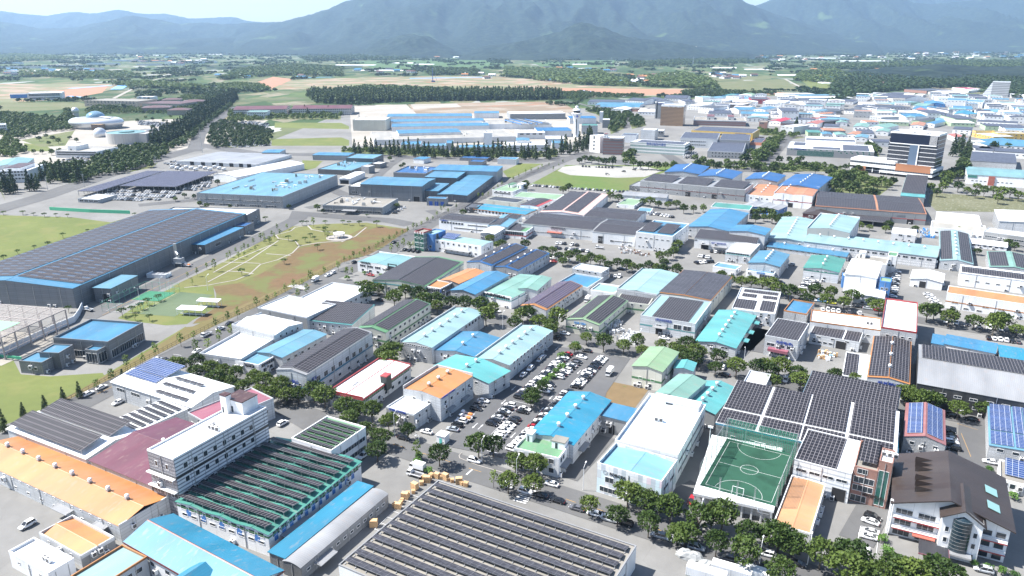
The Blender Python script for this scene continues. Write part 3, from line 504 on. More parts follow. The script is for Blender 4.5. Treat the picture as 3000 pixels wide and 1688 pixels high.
('office_building','bright blue office block joined to the green glass tower','office',[-58,475.5,-31.8,8.4,13.5,11.3],{'r':'P','pp':0.5,'rc':'cyan','wc':'blue2w','win':['r 6 1 3 5 .2 .5','f 2 2 2 1.8 .1 .9']}),
('factory_building','white factory with cyan roof and one small raised solar table','factory',[-51.9,473.6,-29.3,37.4,14.8,7.7],{'r':'gu','rise':0.6,'par':'f','pp':0.3,'rc':'cyan','wc':'white','tables':[(0.1,0.3,0.38,0.85,'blue',3)],'win':['f 5.4 8 1.5 1.5 .05 .95','f 1.4 7 1.8 1.3 .1 .95','r 4 3 1.3 1.3 .1 .9'],'canopy':['f .25 .8 3.4 3']}),
('factory_building','long white office factory with three black roof arrays below the boundary road','factory',[-53,532.3,-23,40,19.8,7.5],{'r':'gu','rise':1,'rc':'lgrey','wc':'white','panels':[(0.01,0.02,0.99,0.98,'dark')],'win':['f 4.6 8 2 1.6 .04 .5','f 4.6 1 14 1 .58 .96','f 1.6 1 20 1 .3 .96'],'signs':[('f','YG플러스',6.9,0.03,1.3,'navy')]}),
('factory_hall','cyan roofed wing with two black arrays beside the long white office factory','factory',[-17.2,513.3,-16.7,14.5,38,7],{'r':'gv','rise':0.9,'rc':'sky','wc':'white','panels':[(0.02,0.02,0.6,0.6,'dark'),(0.3,0.64,0.98,0.98,'dark')],'win':['r 4 4 1.4 1.2 .1 .9']}),
('storage_building','small white gabled annex in front of the cyan roofed wing','workshop',[-21.4,494.9,-20.6,10.2,19,6.5],{'r':'gv','rise':0.8,'rc':'white','wc':'pgrey','win':['r 3 5 1.4 1.2 .1 .9']}),
('office_building','office with green roof deck,glass front and yellow canopy','office',[-6.3,508,-20.9,17,24.5,5.3],{'r':'P','pp':0.5,'rc':'green','wc':'white','panels':[(0,0.1,0.7,0.95,'dark')],'win':['f 3.6 1 9 3 .1 .9','r 4 4 1.4 1.2 .1 .9'],'accent':'red'}),
('factory_building','wide white factory with black solar roof and Korean sign over red canopy','factory',[6.8,517.9,-22.2,52.2,37.6,7.4],{'r':'gu','rise':1.4,'rc':'lgrey','wc':'white','panels':[(0.01,0.02,0.99,0.98,'dark')],'win':['f 2.2 1 40 .7 .05 .97'],'signs':[('f','(주)아이티스',6.2,0.42,1.8,'black')],'canopy':['f .38 .58 4 3']}),
('factory_building','white hall with black solar roof and dark doorway facing the big yard','factory',[54.4,493.6,-22.9,29.2,39.1,7.7],{'r':'gu','rise':1.2,'rc':'lgrey','wc':'white','panels':[(0.01,0.02,0.99,0.98,'dark')],'win':['f 1.8 3 3 1.4 .05 .9','f 2.2 1 20 .8 .5 .95'],'door':['f .14 .26 5']}),
('factory_building','tall white factory with blue roof and two short solar arrays','factory',[81.1,477.8,-27.8,24.6,39.1,11.4],{'r':'P','pp':0.6,'rc':'blue2','wc':'white','tables':[(0.02,0.15,0.4,0.7,'dark',2),(0.5,0.15,0.9,0.7,'dark',2)],'win':['f 7.6 6 2 .9 .05 .95','f 1.6 8 1.2 1 .05 .95','r 7 6 1.6 1 .05 .95']}),
('factory_hall','hall with red and white striped roof under two black solar slopes','factory',[21.2,560.1,-19.5,33.8,85.1,6.5],{'r':'gv','rise':1.4,'rc':'redstripe','wc':'white','panels':[(0,0.06,0.46,0.98,'dark'),(0.52,0.06,0.84,0.98,'dark')]}),
('factory_hall','low hall entirely roofed in charcoal panels behind the yard factories','factory',[53.2,545.9,-22.5,39.5,33.2,6.5],{'r':'gu','rise':1,'rc':'lgrey','wc':'white','panels':[(0,0,1,1,'dark')]}),
('factory_building','white factory with azure roof and an orange band above its windows','factory',[-31.3,585.9,-28.4,47.1,20.4,3.7],{'r':'gu','rise':0.6,'rc':'azure','wc':'white','trim':'orange','win':['f 3 14 1.6 2 .04 .95']}),
('office_building','black glass office front with three white letters','office',[-37.5,586.9,-14.4,10.2,17.7,4.5],{'r':'P','pp':0.4,'rc':'dgrey','wc':'black','signs':[('f','TTL',4.2,0.1,1.6,'white')]}),
('office_building','three storey white office with pale green roof and stair heads','office',[-17.5,654.5,-25.6,19.9,30.6,5.5],{'r':'P','pp':0.4,'rc':'lgreen','wc':'white','win':['f 6 4 2 1.4 .1 .95','f 2.6 1 12 1.4 .1 .9'],'pent':[(0.3,0.6,0.55,0.95,2.5,'green'),(0.75,0.6,1,0.98,3,'white')]}),
('factory_hall','low hall with pale green roof beside the three storey white office','factory',[0,625.2,-19.7,39.1,22.6,5.5],{'r':'P','pp':0.4,'rc':'lgreen','wc':'white','win':['f 2 6 2 1 .1 .9']}),
('factory_hall','dark slate flat roofed hall by the boundary road junction','factory',[-21.2,613.1,-29.2,28.7,16.1,5.5],{'r':'P','pp':0.4,'rc':'slate','wc':'cream'}),
('factory_hall','small hall with black panels and red roof end','factory',[6.6,589.4,-27.2,15.7,28.5,6],{'r':'gv','rise':0.8,'rc':'red','wc':'white','panels':[(0,0,0.85,0.98,'dark')],'win':['r 2.5 5 1.4 1.4 .1 .9']}),
('factory_hall','huge black solar roof hall behind the green football pitch','factory',[68.2,224.2,-27.3,54,34.8,9],{'r':'mb','rise':0.8,'rc':'white','wc':'dgrey','trim':'blue','panels':[(0,0,0.23,0.3,'dark'),(0,0.33,0.23,1,'dark'),(0.25,0,0.48,0.3,'dark'),(0.25,0.33,0.48,1,'dark'),(0.49,0,0.72,0.3,'dark'),(0.49,0.33,0.72,1,'dark'),(0.74,0,0.98,0.3,'dark'),(0.74,0.33,0.98,1,'dark')],'win':['f 4 3 1.6 1.4 .05 .4']}),
('factory_hall','black solar roof hall with a small blue skylight gap behind the huge one','factory',[105.1,245.9,-29.6,30.6,20.8,9],{'r':'mb','rise':0.6,'rc':'blue','wc':'dgrey','panels':[(0,0,1,1,'dark')]}),
('factory_building','factory with white striped walls and half white half solar roof','factory',[85.2,199.2,-30.9,16.1,21.7,10.1],{'r':'P','pp':0.4,'rc':'white','wc':'wband','panels':[(0.02,0.04,0.73,0.98,'dark')],'win':['f 6.4 4 3.2 1.1 .03 .97'],'door':['f .72 .95 4.2']}),
('office_building','brown brick office block with solar panels over its roof deck','office',[100.3,192.7,-29.7,6.3,16.9,11.8],{'r':'P','pp':0.5,'rc':'dirty','wc':'brick','panels':[(0.12,0.12,0.9,1,'dark')],'pz':1.6,'win':['f 10.2 1 4 1.7 .15 .6','f 6.6 1 7.5 2.1 .05 .93','f 4 1 7.5 2 .05 .93','f .4 1 10 2.2 .02 .7'],'signs':[('f','세아엔텍(주)',2.9,0.5,1,'black')]}),
('stair_tower','brick stair tower with tall green glazing and white roof antennas','stair tower',[105.8,189.8,-30.8,3.5,8.3,15.3],{'r':'P','pp':0.4,'rc':'white','wc':'brick','win':['f .8 1 5.5 11.5 .08 .85'],'glass':'greenglass','ac':[(0.5,0.5,3)]}),
('storage_building','narrow building with peach orange roof beside the football pitch','workshop',[71.2,174.4,-29.5,9.7,27.4,5.2],{'r':'gv','rise':0.4,'par':'lfbr','pp':0.5,'rc':'peach','wc':'white','win':['r 2 5 1.6 1.2 .1 .9']}),
('factory_building','grey walled hall with pink eaves and blue solar panels','factory',[128.9,219.5,-28.1,12.1,26.9,6.5],{'r':'gv','rise':1.7,'rc':'pinkr','wc':'pgrey','panels':[(0.07,0.07,0.43,0.98,'blue'),(0.54,0.07,0.93,0.98,'blue')],'win':['f 4 3 1.5 1.3 .08 .92','f 1 3 1.5 1.3 .08 .92']}),
('factory_building','white gable walled hall with a blue solar roof at the edge','factory',[154.6,215.1,-30.3,20.1,36.8,5.7],{'r':'gv','rise':0.8,'rc':'sky','wc':'pgrey','panels':[(0.02,0.03,0.33,0.3,'blue'),(0.02,0.32,0.33,0.98,'blue'),(0.36,0.03,0.66,0.3,'blue'),(0.36,0.32,0.66,0.98,'blue')],'win':['f 4 4 2 1.2 .05 .9']}),
('storage_building','low grey building with one blue solar table behind the brown roofed block','workshop',[147.8,198,-31.2,11.5,13,4],{'r':'P','pp':0.5,'rc':'dirty','wc':'white','tables':[(0.12,0.3,0.7,0.95,'blue',3)],'win':['f 1.5 5 2.6 1.8 .05 .9']}),
('factory_hall','long charcoal walled hall with orange edged solar roof','factory',[151.2,254.9,-27.9,51,42.7,8.8],{'r':'gu','rise':2,'rc':'lgrey','wc':'charcoal','panels':[(0.02,0.52,1,1,'dark')],'win':['f 5.6 9 2.6 1.1 .02 .9','f 2.4 7 2.2 1.1 .1 .9'],'ob':1}),
('factory_hall','low bright blue roofed shed behind the charcoal walled hall','shed',[187.9,302.7,-34.7,19,13.1,5],{'r':'gu','rise':0.4,'rc':'blue3','wc':'white'}),
('storage_shed','small blue roofed shed left of the low bright blue shed','shed',[183.6,304.4,-31.1,4.5,12.4,4.6],{'r':'F','rc':'blue3','wc':'white'}),
('storage_shed','blue roofed shed right of the low bright blue shed','shed',[203.2,287.5,-28.9,17.2,15.8,5],{'r':'F','rc':'azure','wc':'white'}),
('factory_hall','turquoise gabled hall with four ridge vents behind the pastel facade factory','factory',[60.5,241.8,-33.4,12.3,24.2,6.5],{'r':'gv','rise':1.4,'rc':'teal','wc':'pgrey','vents':4}),
('factory_hall','pale green gabled hall joined to the turquoise one','factory',[51.9,245.5,-36.5,10.7,19.7,9.5],{'r':'gv','rise':1.2,'rc':'mint','wc':'pgrey'}),
('storage_building','small turquoise gabled building behind the pale green hall','workshop',[64.6,274.8,-22.2,7.5,8.5,6],{'r':'gv','rise':0.8,'rc':'teal','wc':'white'}),
('storage_building','small white roofed block with grey coping beside the street trees','workshop',[88.7,262.2,-27.9,8.2,11.8,6],{'r':'P','pp':0.5,'rc':'white','wc':'pgrey'}),
('storage_building','pale green roofed hall beside the dry grass lot','workshop',[47.4,271.3,-28.4,12.1,21.9,8.6],{'r':'gv','rise':1.1,'rc':'lgreen','wc':'cream','win':['f 3.4 2 1.5 1.1 .1 .9','f .8 2 1.5 1.6 .1 .8'],'accent':'green'}),
('factory_building','turquoise gabled factory with three small side canopies','factory',[80.6,306.1,-27.6,17.4,45.2,4.8],{'r':'gv','rise':1.4,'rc':'teal','wc':'pgrey','vents':6,'win':['f 4.4 2 3 1 .2 .9','f 1.4 3 2 1 .1 .9','r 4.5 5 1.3 1.1 .1 .9'],'canopy':['r .25 .35 4 3','r .5 .6 4 3','r .8 .9 4 3']}),
('factory_building','white three storey block with five separate black roof arrays','factory',[106.5,342.9,-23.1,20.1,35.9,6.7],{'r':'P','pp':0.6,'rc':'white','wc':'pgrey','panels':[(0,0.1,0.5,0.5,'dark'),(0.62,0.1,0.95,0.55,'dark'),(0.1,0.62,0.45,0.78,'dark'),(0.1,0.84,0.95,0.97,'dark'),(0.6,0.64,0.95,0.78,'dark')],'win':['f 7 2 1.3 1.3 .6 .95','f 4 2 1.3 1.3 .6 .95','f 1 2 1.3 1.3 .6 .95']}),
('office_building','white factory office with black solar roof and maroon entrance canopy','factory',[109.4,302,-30.7,13.8,24.4,9.2],{'r':'P','pp':0.3,'rc':'lgrey','wc':'pgrey','panels':[(0,0.02,1,1,'dark')],'win':['f 4.6 3 3.4 1.6 .05 .95','f 1 1 5 2.4 .3 .7','f 1 2 1.6 1.4 .05 .95'],'signs':[('f','카본텍(주)',6.5,0.35,1.4,'navy')],'maroon':1}),
('factory_hall','white hall wing with two black solar arrays beside the maroon canopy office','factory',[134.1,314.9,-30,20.7,17.5,4.7],{'r':'P','pp':0.3,'rc':'white','wc':'pgrey','panels':[(0,0.02,0.64,1,'dark'),(0.68,0.02,1,1,'dark')],'win':['f 4.4 3 1.8 .9 .05 .9','f 1 4 1.8 1.1 .05 .5'],'door':['f .55 .75 3.6']}),
('factory_hall','white flat roofed hall with orange coping behind the solar wing','factory',[137.9,325.3,-23.4,29.9,16.8,7],{'r':'P','pp':0.5,'rc':'white','wc':'white','trim':'orange','win':['f 3 6 1.6 1 .1 .9'],'ac':[(0.85,0.4,2)]}),
('factory_building','tall plain white block with thin red coping','factory',[159.8,303.4,-27.6,13.7,43.3,12.5],{'r':'P','pp':0.7,'rc':'white','wc':'pgrey','trim':'red','win':['f 8.6 4 1.3 1 .1 .95']}),
('storage_building','small block with blue roof and orange coping behind the solar office','workshop',[130.3,338.5,-31.9,10.4,18.9,7.5],{'r':'P','pp':0.6,'rc':'blue3','wc':'pgrey','trim':'orange'}),
('factory_hall','solar roofed hall with orange gable line and Korean lettering at its foot','factory',[135.9,262.3,-27.4,14.5,46.9,8],{'r':'gv','rise':1.1,'rc':'orange','wc':'pgrey','panels':[(0.02,0.02,0.98,0.99,'dark')],'vents':3,'win':[],'signs':[('f','카본텍(주)',5.6,0.25,1.8,'navy')]}),
('storage_building','low white hall with one black array beside the Korean lettered hall','workshop',[130,270.1,-26.1,9.4,26.2,5],{'r':'P','pp':0.3,'rc':'white','wc':'white','panels':[(0.02,0.03,0.55,0.97,'dark')]}),
('factory_hall','big blue gabled hall with ribbed walls left of the pale cyan complex','factory',[122.3,510.5,-28.3,28.4,64,7.2],{'r':'gv','rise':1.8,'rc':'blue3','wc':'pgrey','win':['f 4 1 1.6 1.4 .05 .2','r 5 6 1.3 1.3 .1 .9']}),
('factory_hall','lower blue gabled hall joined to the big blue one','factory',[144.5,485.6,-28.7,22.9,19.6,10.2],{'r':'gv','rise':1.3,'rc':'blue3','wc':'pgrey'}),
('factory_building','factory with a black slanted roof array over navy Korean lettering','factory',[120.1,479.7,-23,39.2,20.6,6.8],{'r':'mb','rise':1.2,'rc':'lgrey','wc':'white','panels':[(0,0,1,1,'dark')],'signs':[('f','㈜케이제이메디텍',4.2,0.28,1.1,'navy')],'door':['f .12 .24 3.6'],'canopy':['f .1 .26 3.7 2','f .3 .55 3 3'],'win':['f 5 1 2 1 .0 .1']}),
('factory_building','white three storey office with a glass band beside the navy lettered factory','office',[131.9,448,-29.1,15.2,27.9,6.7],{'r':'gv','rise':0.6,'par':'lfbr','pp':0.4,'rc':'white','wc':'pgrey','strip':'teal','win':['f 4.8 1 11 1.6 .05 .95','f 1.4 3 1.4 1.2 .05 .95']}),
('factory_hall','pale cyan gabled hall at the left of the cyan complex','factory',[170.6,486,-26.3,23.1,70.7,5.2],{'r':'gv','rise':1.2,'rc':'cyan','wc':'wband','vents':8}),
('factory_hall','tall pale cyan hall with walled roof rising over the cyan complex','factory',[196.8,487.7,-30.7,26.2,49.4,12.5],{'r':'gv','rise':1.6,'par':'lb','pp':1,'rc':'cyan','wc':'wband','vents':7}),
('factory_hall','very long pale cyan hall with eight roof vents','factory',[188.4,469.9,-30.5,75.6,29.4,7.3],{'r':'gu','rise':1,'rc':'cyan','wc':'wband','vents':8,'win':['f 4.5 12 3 1.4 .3 .98']}),
('factory_hall','low mid blue fronted hall along the foot of the cyan complex','factory',[166.2,473.1,-31.6,48.1,14,3],{'r':'gu','rise':0.8,'rc':'blue2','wc':'pgrey','win':['f 3.4 12 2 .8 .05 .95'],'vents':3}),
('factory_hall','sky blue gabled hall between two yards with blue walled front block','factory',[138,420.7,-29.5,17.5,29.8,7.3],{'r':'gv','rise':1.3,'rc':'azure2','wc':'pgrey','vents':5,'win':['r 4 3 1.4 1.3 .1 .9']}),
('office_building','small office with blue walled roof and pale Korean lettering','office',[135.8,416.9,-29.7,15.6,19,3.8],{'r':'P','pp':0.6,'rc':'azure2','wc':'white','signs':[('f','삼오정밀',4.4,0.38,1.1,'blue')],'win':['f .6 1 7 2 .5 .95']}),
('storage_building','low white walled shed with pale blue roof by the street hedge','workshop',[118.8,425.9,-34.1,13.8,10.1,3.6],{'r':'P','pp':0.5,'rc':'sky','wc':'white'}),
('factory_building','grey factory with sea green roof and green band around its walls','factory',[166.8,411.6,-29.1,18.7,30.6,6.8],{'r':'gv','rise':1.2,'rc':'seagreen','wc':'pgrey','vents':3,'strip':'seagreen','win':['f 5.4 2 1.8 1.2 .3 .75','f 1.6 2 1.8 1.2 .1 .8']}),
('factory_building','white roofed block behind the blue lettered facade','factory',[179.2,386.2,-29.4,15.6,33.8,11],{'r':'gv','rise':0.5,'rc':'white','wc':'white'}),
('office_building','bright blue panelled facade block with navy Korean lettering','office',[182.5,395.6,-20.6,18.2,5.5,7.1],{'r':'P','pp':0.3,'rc':'white','wc':'blue2w','win':['f 3 3 3 1.8 .2 .95'],'signs':[('f','(주)월드플러스전자',5.7,0.1,1.7,'white')]}),
('office_building','blue office corner with green roof beside the lettered facade','office',[194,377.5,-28.8,5.4,8.2,9.8],{'r':'P','pp':0.4,'rc':'lgreen','wc':'blue2w','win':['f 5 2 1.4 1.4 .1 .9','f 2 2 1.4 1.4 .1 .9']}),
('storage_building','white fabric roofed shelter in front of the blue facade','shelter',[178.4,371.2,-27.5,14.2,15.9,4.5],{'r':'gv','rise':0.5,'rc':'white','wc':'white'}),
('factory_building','grey roofed white block with rounded end behind the blue facade','factory',[198.8,419.4,-30.3,17,14.9,9],{'r':'P','pp':0.5,'rc':'dirty','wc':'white','pent':[(0.05,0.6,0.3,1,3,'white')]}),
('factory_building','white tower block with green deck at the long cyan hall','office',[220.6,424.7,-29.8,4.9,9.6,10.5],{'r':'P','pp':0.4,'rc':'green','wc':'white','win':['f 7 1 1.5 1 .1 .9','f 4 2 1.5 1.4 .1 .9']}),
('storage_building','white open fronted warehouse with a black doorway in its gable','warehouse',[221.8,398.7,-31,15.8,19.3,4.6],{'r':'gv','rise':1.3,'rc':'white','wc':'white','door':['f .3 .5 3.6']}),
('factory_hall','hall with two long black arrays divided by a cyan vented ridge','factory',[255.5,431.1,-28.3,17.3,83.2,5.5],{'r':'gv','rise':1.6,'rc':'cyan','wc':'pgrey','vents':7,'panels':[(0.02,0.03,0.37,0.98,'dark'),(0.62,0.03,0.98,0.98,'dark')],'win':['f 3 3 1.8 1 .05 .9']}),
('factory_hall','sea green roofed hall with two black arrays at the edge','factory',[276.2,416.3,-29,23.2,38.3,6],{'r':'gv','rise':1.6,'rc':'mint','wc':'pgrey','panels':[(0.02,0.05,0.4,0.95,'dark'),(0.55,0.05,0.95,0.95,'dark')]}),
('factory_building','long white factory with a thin solar strip along its roof','factory',[249.7,400.1,-30.1,48,18,7.5],{'r':'gu','rise':0.5,'rc':'white','wc':'white','panels':[(0.01,0.05,1,0.7,'dark')],'win':['f 3 9 2 .8 .03 .95'],'ob':1}),
('factory_building','long building with orange roof strip and white windowed walls','factory',[221.7,362.8,-32,43.3,13.9,8.1],{'r':'P','pp':0.2,'rc':'orange','wc':'white','win':['f 3 6 3 1.2 .02 .95','f .6 7 2.4 1 .02 .95'],'strip':'orange'}),
('office_building','dark brick entrance block in front of the orange roofed building','office',[232.2,357.5,-27,14,9.4,6.3],{'r':'P','pp':0.6,'rc':'dirty','wc':'maroonb','win':['f 3.2 1 8 1.3 .15 .95','f .6 2 2 1.4 .2 .8']}),
('factory_hall','white roofed factory behind the solar hall with the dark portal','factory',[303.9,525,-27.7,27.3,33.7,8],{'r':'P','pp':0.4,'rc':'white','wc':'white'}),
('office_building','long low beige roofed office in front of the white roofed factory','office',[291.9,509.5,-28,33.1,22.2,7],{'r':'P','pp':0.4,'rc':'beige','wc':'white','win':['f 3 8 2 1.2 .05 .95']}),
('factory_hall','big white roofed hall at the edge below the meadow','factory',[342.3,515.5,-27.4,33.5,42.3,10],{'r':'gv','rise':1,'rc':'white','wc':'pgrey'}),
('office_building','white office with long dark window bands at the edge','office',[319.1,494.1,-42.2,33.3,14.7,8],{'r':'P','pp':0.4,'rc':'white','wc':'pgrey','win':['f 4 1 30 1.4 .03 .97','f 1 1 30 1.2 .03 .97']}),
('house','long white roofed house with a small middle dormer','house',[303.2,482.2,-31.3,21.2,15.1,2.8],{'r':'gu','rise':1.4,'rc':'white','wc':'white','win':['f 1.6 6 2 1.2 .05 .95']}),
('office_building','small white office beside a yard of blue and white stacked goods','office',[258.8,498.1,-28.5,14.8,18,5.7],{'r':'P','pp':0.4,'rc':'white','wc':'white','win':['f 4 2 2.4 1.4 .2 .9','f 1 3 1.5 1.2 .1 .9']}),
('factory_building','long grey factory with three slanted black arrays and maroon wall bands','factory',[115.8,673.6,-28.4,92.6,34.2,10.3],{'r':'P','pp':0.3,'rc':'lgrey','wc':'pgrey','strip':'brickred','tables':[(0.02,0.1,0.3,0.95,'dark',4),(0.36,0.1,0.64,0.95,'dark',4),(0.7,0.1,0.98,0.95,'dark',4)],'win':['f 4.6 12 2 1 .03 .97','f 1.4 10 2 1 .05 .97'],'door':['f .45 .5 4','f .7 .75 4']}),
('factory_hall','westernmost deep blue gabled bay behind the slanted arrays','factory',[147.9,725.9,-23.6,33.6,51.6,9.5],{'r':'gv','rise':1.8,'rc':'deepblue','wc':'pgrey','vents':6}),
('factory_hall','deep blue gabled bay with sunlit left slope behind the slanted arrays','factory',[174.4,702.9,-28.3,32.1,43.8,9.5],{'r':'gv','rise':1.8,'rc':'deepblue','wc':'pgrey','vents':6}),
('factory_hall','deep blue gabled bay behind the left orange roof','factory',[214.1,686.4,-29,28.6,40.6,9.5],{'r':'gv','rise':1.8,'rc':'deepblue','wc':'pgrey','vents':6}),
('factory_hall','deep blue gabled hall with long vented ridge behind the right orange roof','factory',[230.9,646.3,-31.8,32.6,68.4,11],{'r':'gv','rise':1.8,'rc':'deepblue','wc':'pgrey','vents':6}),
('factory_building','dark grey office wing at the left end of the slanted array factory','office',[107.2,680.4,-28.2,26.4,25.2,4.6],{'r':'P','pp':0.4,'rc':'lgrey','wc':'slate','win':['f 2.5 8 1.4 1.2 .05 .95']}),
('factory_building','white factory with walled orange roof left of its taller twin','factory',[198.5,630.3,-26.9,22,66.9,6.2],{'r':'gv','rise':0.9,'par':'lfr','pp':0.7,'rc':'peach2','wc':'white','vents':5,'win':['f 3 4 1.6 1.2 .1 .9']}),
('factory_building','white factory with twin peach orange roofs and red wall band','factory',[216.4,613.6,-28.2,30,43.5,11.3],{'r':'gv','bays':2,'rise':0.8,'par':'lb','pp':0.7,'rc':'peach2','wc':'white','win':['f 5 3 3.4 1 .05 .7'],'door':['f .4 .52 3.6'],'strip':'red','vents':4}),
('factory_hall','wide hall covered in black panels with orange eaves and dark portal','factory',[235.1,572.5,-22.5,76.6,65,8.6],{'r':'gu','rise':1.2,'rc':'peach2','wc':'pgrey','panels':[(0,0.02,0.56,0.98,'dark'),(0.58,0.02,0.99,0.98,'dark')],'strip':'red','signs':[('f','오성정공',5.6,0.74,1.4,'grey')],'door':['f .84 .9 4']}),
('solar_carport','open carport under a black solar roof by the hipped brown pavilion','carport',[247.9,549.7,-29.8,30.6,24.8,4],{'r':'post','rc':'lgrey','wc':'pgrey','panels':[(0,0,1,1,'dark')]}),
('restaurant_pavilion','pavilion with brown hipped roof beside the solar carport','pavilion',[223,564.6,-34.5,18.9,30,4.5],{'r':'hip','rise':2.2,'rc':'brown','wc':'maroonb'}),
('factory_hall','upright black solar roof with cyan lower edge beside the meadow','factory',[323.1,617.2,-29,17.7,108.1,7.9],{'r':'mb','rise':1.5,'rc':'teal','wc':'pgrey','panels':[(0,0.12,1,1,'dark')]}),
('factory_hall','long low hall with teal stepped roof at the meadow corner','factory',[434.6,714.5,-27.7,63.2,54,9.2],{'r':'gu','rise':1,'rc':'tealp','wc':'white','win':['f 3 10 2 1 .05 .6'],'redbox':1}),
('factory_hall','hall with a grey blue solar roof behind the teal stepped roof','factory',[487.1,800.7,-31.5,41.7,82.3,9],{'r':'gu','rise':0.8,'rc':'lgrey','wc':'pgrey','panels':[(0,0,1,1,'bluegrey')]}),
('office_building','small white office with a green roof deck in front of the slanted arrays','office',[155.2,576.9,-24.6,29.5,19.5,7],{'r':'P','pp':0.4,'rc':'seagreen','wc':'white','win':['f 3.4 5 1.6 1.2 .3 .9']}),
('storage_building','grey folded roof sheds between the orange roofs and the street','workshop',[184.5,592.5,-39.6,29.1,20.3,5],{'r':'gv','bays':3,'rise':0.9,'rc':'lgrey','wc':'blue2w'}),
('office_building','white and pale green office with courtyard roof above the hedge','office',[85.9,607.2,-26.7,15.1,26.9,2.9],{'r':'P','pp':0.4,'rc':'lgreen','wc':'white','win':['r 4 4 1.4 1.3 .1 .9']}),
('office_building','small white house with pale blue flat roof in front of the yard','office',[98.4,580.3,-17.7,10.6,14,2.8],{'r':'P','pp':0.3,'rc':'sky','wc':'white','win':['f 2 2 1.3 1.2 .1 .9']}),
('storage_building','low white sheds with pale blue roofs beneath the slate office wing','workshop',[94,636.3,-18.8,37.8,17.5,4.5],{'r':'gu','rise':0.6,'rc':'lgrey','wc':'white'}),
('office_tower','tall dark glass office tower with brass striped glazing and white crown','office tower',[239.6,1236.5,-19.4,36,26,32.6],{'r':'P','pp':2.5,'rc':'white','wc':'darkband','win':[],'signs':[('f','한국광기술원',37,0.3,3.5,'white')]}),
('office_tower','light grey stair tower joined to the dark brass striped tower','office tower',[251.1,1348.9,-16.6,15.2,22,27.1],{'r':'P','pp':0.8,'rc':'white','wc':'grey2','signs':[('f','KOPTI',33,0.3,3,'navy')],'win':['f 6 1 4 28 .1 .3']}),
('office_tower','black glass tower block with white frame bands and slanted terrace','office tower',[384.1,772.8,-43.2,45,26,43.1],{'r':'P','pp':1.5,'rc':'white','wc':'towerglass','win':['f 34 1 9 3.5 .11 .3'],'blacktop':1,'ac':[(0.4,0.5,5),(0.7,0.5,4)]}),
('office_building','brown brick office slab with white end bay by the tall conifers','office',[108.9,908.2,-14,23.8,17.3,20.4],{'r':'P','pp':0.8,'rc':'white','wc':'brickband','signs':[('f','광주테크노파크',21.5,0.3,2,'white')],'pent':[(0,0.3,0.18,0.9,4,'brickred')]}),
('office_building','white end bay of the brick office slab with square windows','office',[95.4,932.5,-45,16,15.8,20.3],{'r':'P','pp':0.8,'rc':'white','wc':'white','win':['f 3 1 2.6 2.6 .35 .85','f 7.4 1 2.6 2.6 .35 .85','f 11.8 1 2.6 2.6 .35 .85','f 16.2 1 2.6 2.6 .35 .85','f 20.6 1 2.6 2.6 .35 .85']}),
('office_building','wide green glass office with white frame and solar roof','office',[144.8,927.8,-25,66.8,28.2,12.9],{'r':'P','pp':0.5,'rc':'white','wc':'greenband','panels':[(0.1,0.1,0.95,0.95,'bluegrey')],'signs':[('f','한국산업단지공단',22,0.3,2.8,'navy')]}),
('office_building','grey stepped white roofed laboratory behind the green glass office','office',[177.7,1051.7,-21.5,19.7,22,13.7],{'r':'P','pp':0.5,'rc':'white','wc':'pgrey'}),
('office_building','taller grey laboratory wing with white roof','office',[206.3,1082.4,-14.1,9,22,8.9],{'r':'P','pp':0.5,'rc':'white','wc':'pgrey','win':['f 5 2 3 3 .2 .9']}),
('factory_hall','laboratory hall with grey panels behind the brick office slab','factory',[147.1,1022.8,-16.8,20,22,10],{'r':'P','pp':0.3,'rc':'sky','wc':'white','panels':[(0,0,1,0.8,'bluegrey')]}),
('office_building','office with blue solar roof and window rows behind the hedge trees','office',[216.1,975.1,-17.4,46,66.2,12.1],{'r':'P','pp':0.3,'rc':'white','wc':'pgrey','panels':[(0,0,1,1,'bluegrey')],'win':['f 7 14 2 1.6 .02 .7','f 3 14 2 1.6 .02 .7']}),
('office_building','white office with a full blue solar roof in front of the yellow framed block','office',[228.5,883.7,-18.6,39.8,110,7.8],{'r':'P','pp':0.3,'rc':'white','wc':'pgrey','panels':[(0,0,1,1,'bluegrey')],'win':['f 5 9 2 1.8 .1 .95','f 1.4 9 2 1.8 .1 .95']}),
('office_building','white office with solar wing behind the full blue solar roof','office',[263.9,966,-18.2,36.2,65.2,11],{'r':'P','pp':0.3,'rc':'white','wc':'pgrey','panels':[(0,0,1,1,'bluegrey')]}),
('office_building','yellow framed white office under a grey blue solar roof','office',[251.2,1068.2,-25.9,83.6,60,11],{'r':'P','pp':0.3,'rc':'lgrey','wc':'ylw','panels':[(0.03,0,0.97,1,'bluegrey')],'win':['f 6 1 50 2.4 .03 .97','f 1.6 1 50 2 .03 .97'],'signs':[('f','광주과학기술진흥원',8.6,0.72,1.5,'navy')]}),
('office_building','red brick tower block beside the yellow framed office','office',[379.4,1174.3,-21,11.9,22,11.8],{'r':'P','pp':0.5,'rc':'dirty','wc':'brick','win':['f 18 2 3 2.4 .1 .6']}),
('office_building','red brick and glass institute with long terrace frames','office',[293.7,1238.5,-14.3,81.4,60,9],{'r':'P','pp':1,'rc':'dirty','wc':'brickband','pent':[(0.25,0.3,0.4,0.9,5,'brickred'),(0.65,0.3,0.78,0.9,5,'brickred')]}),
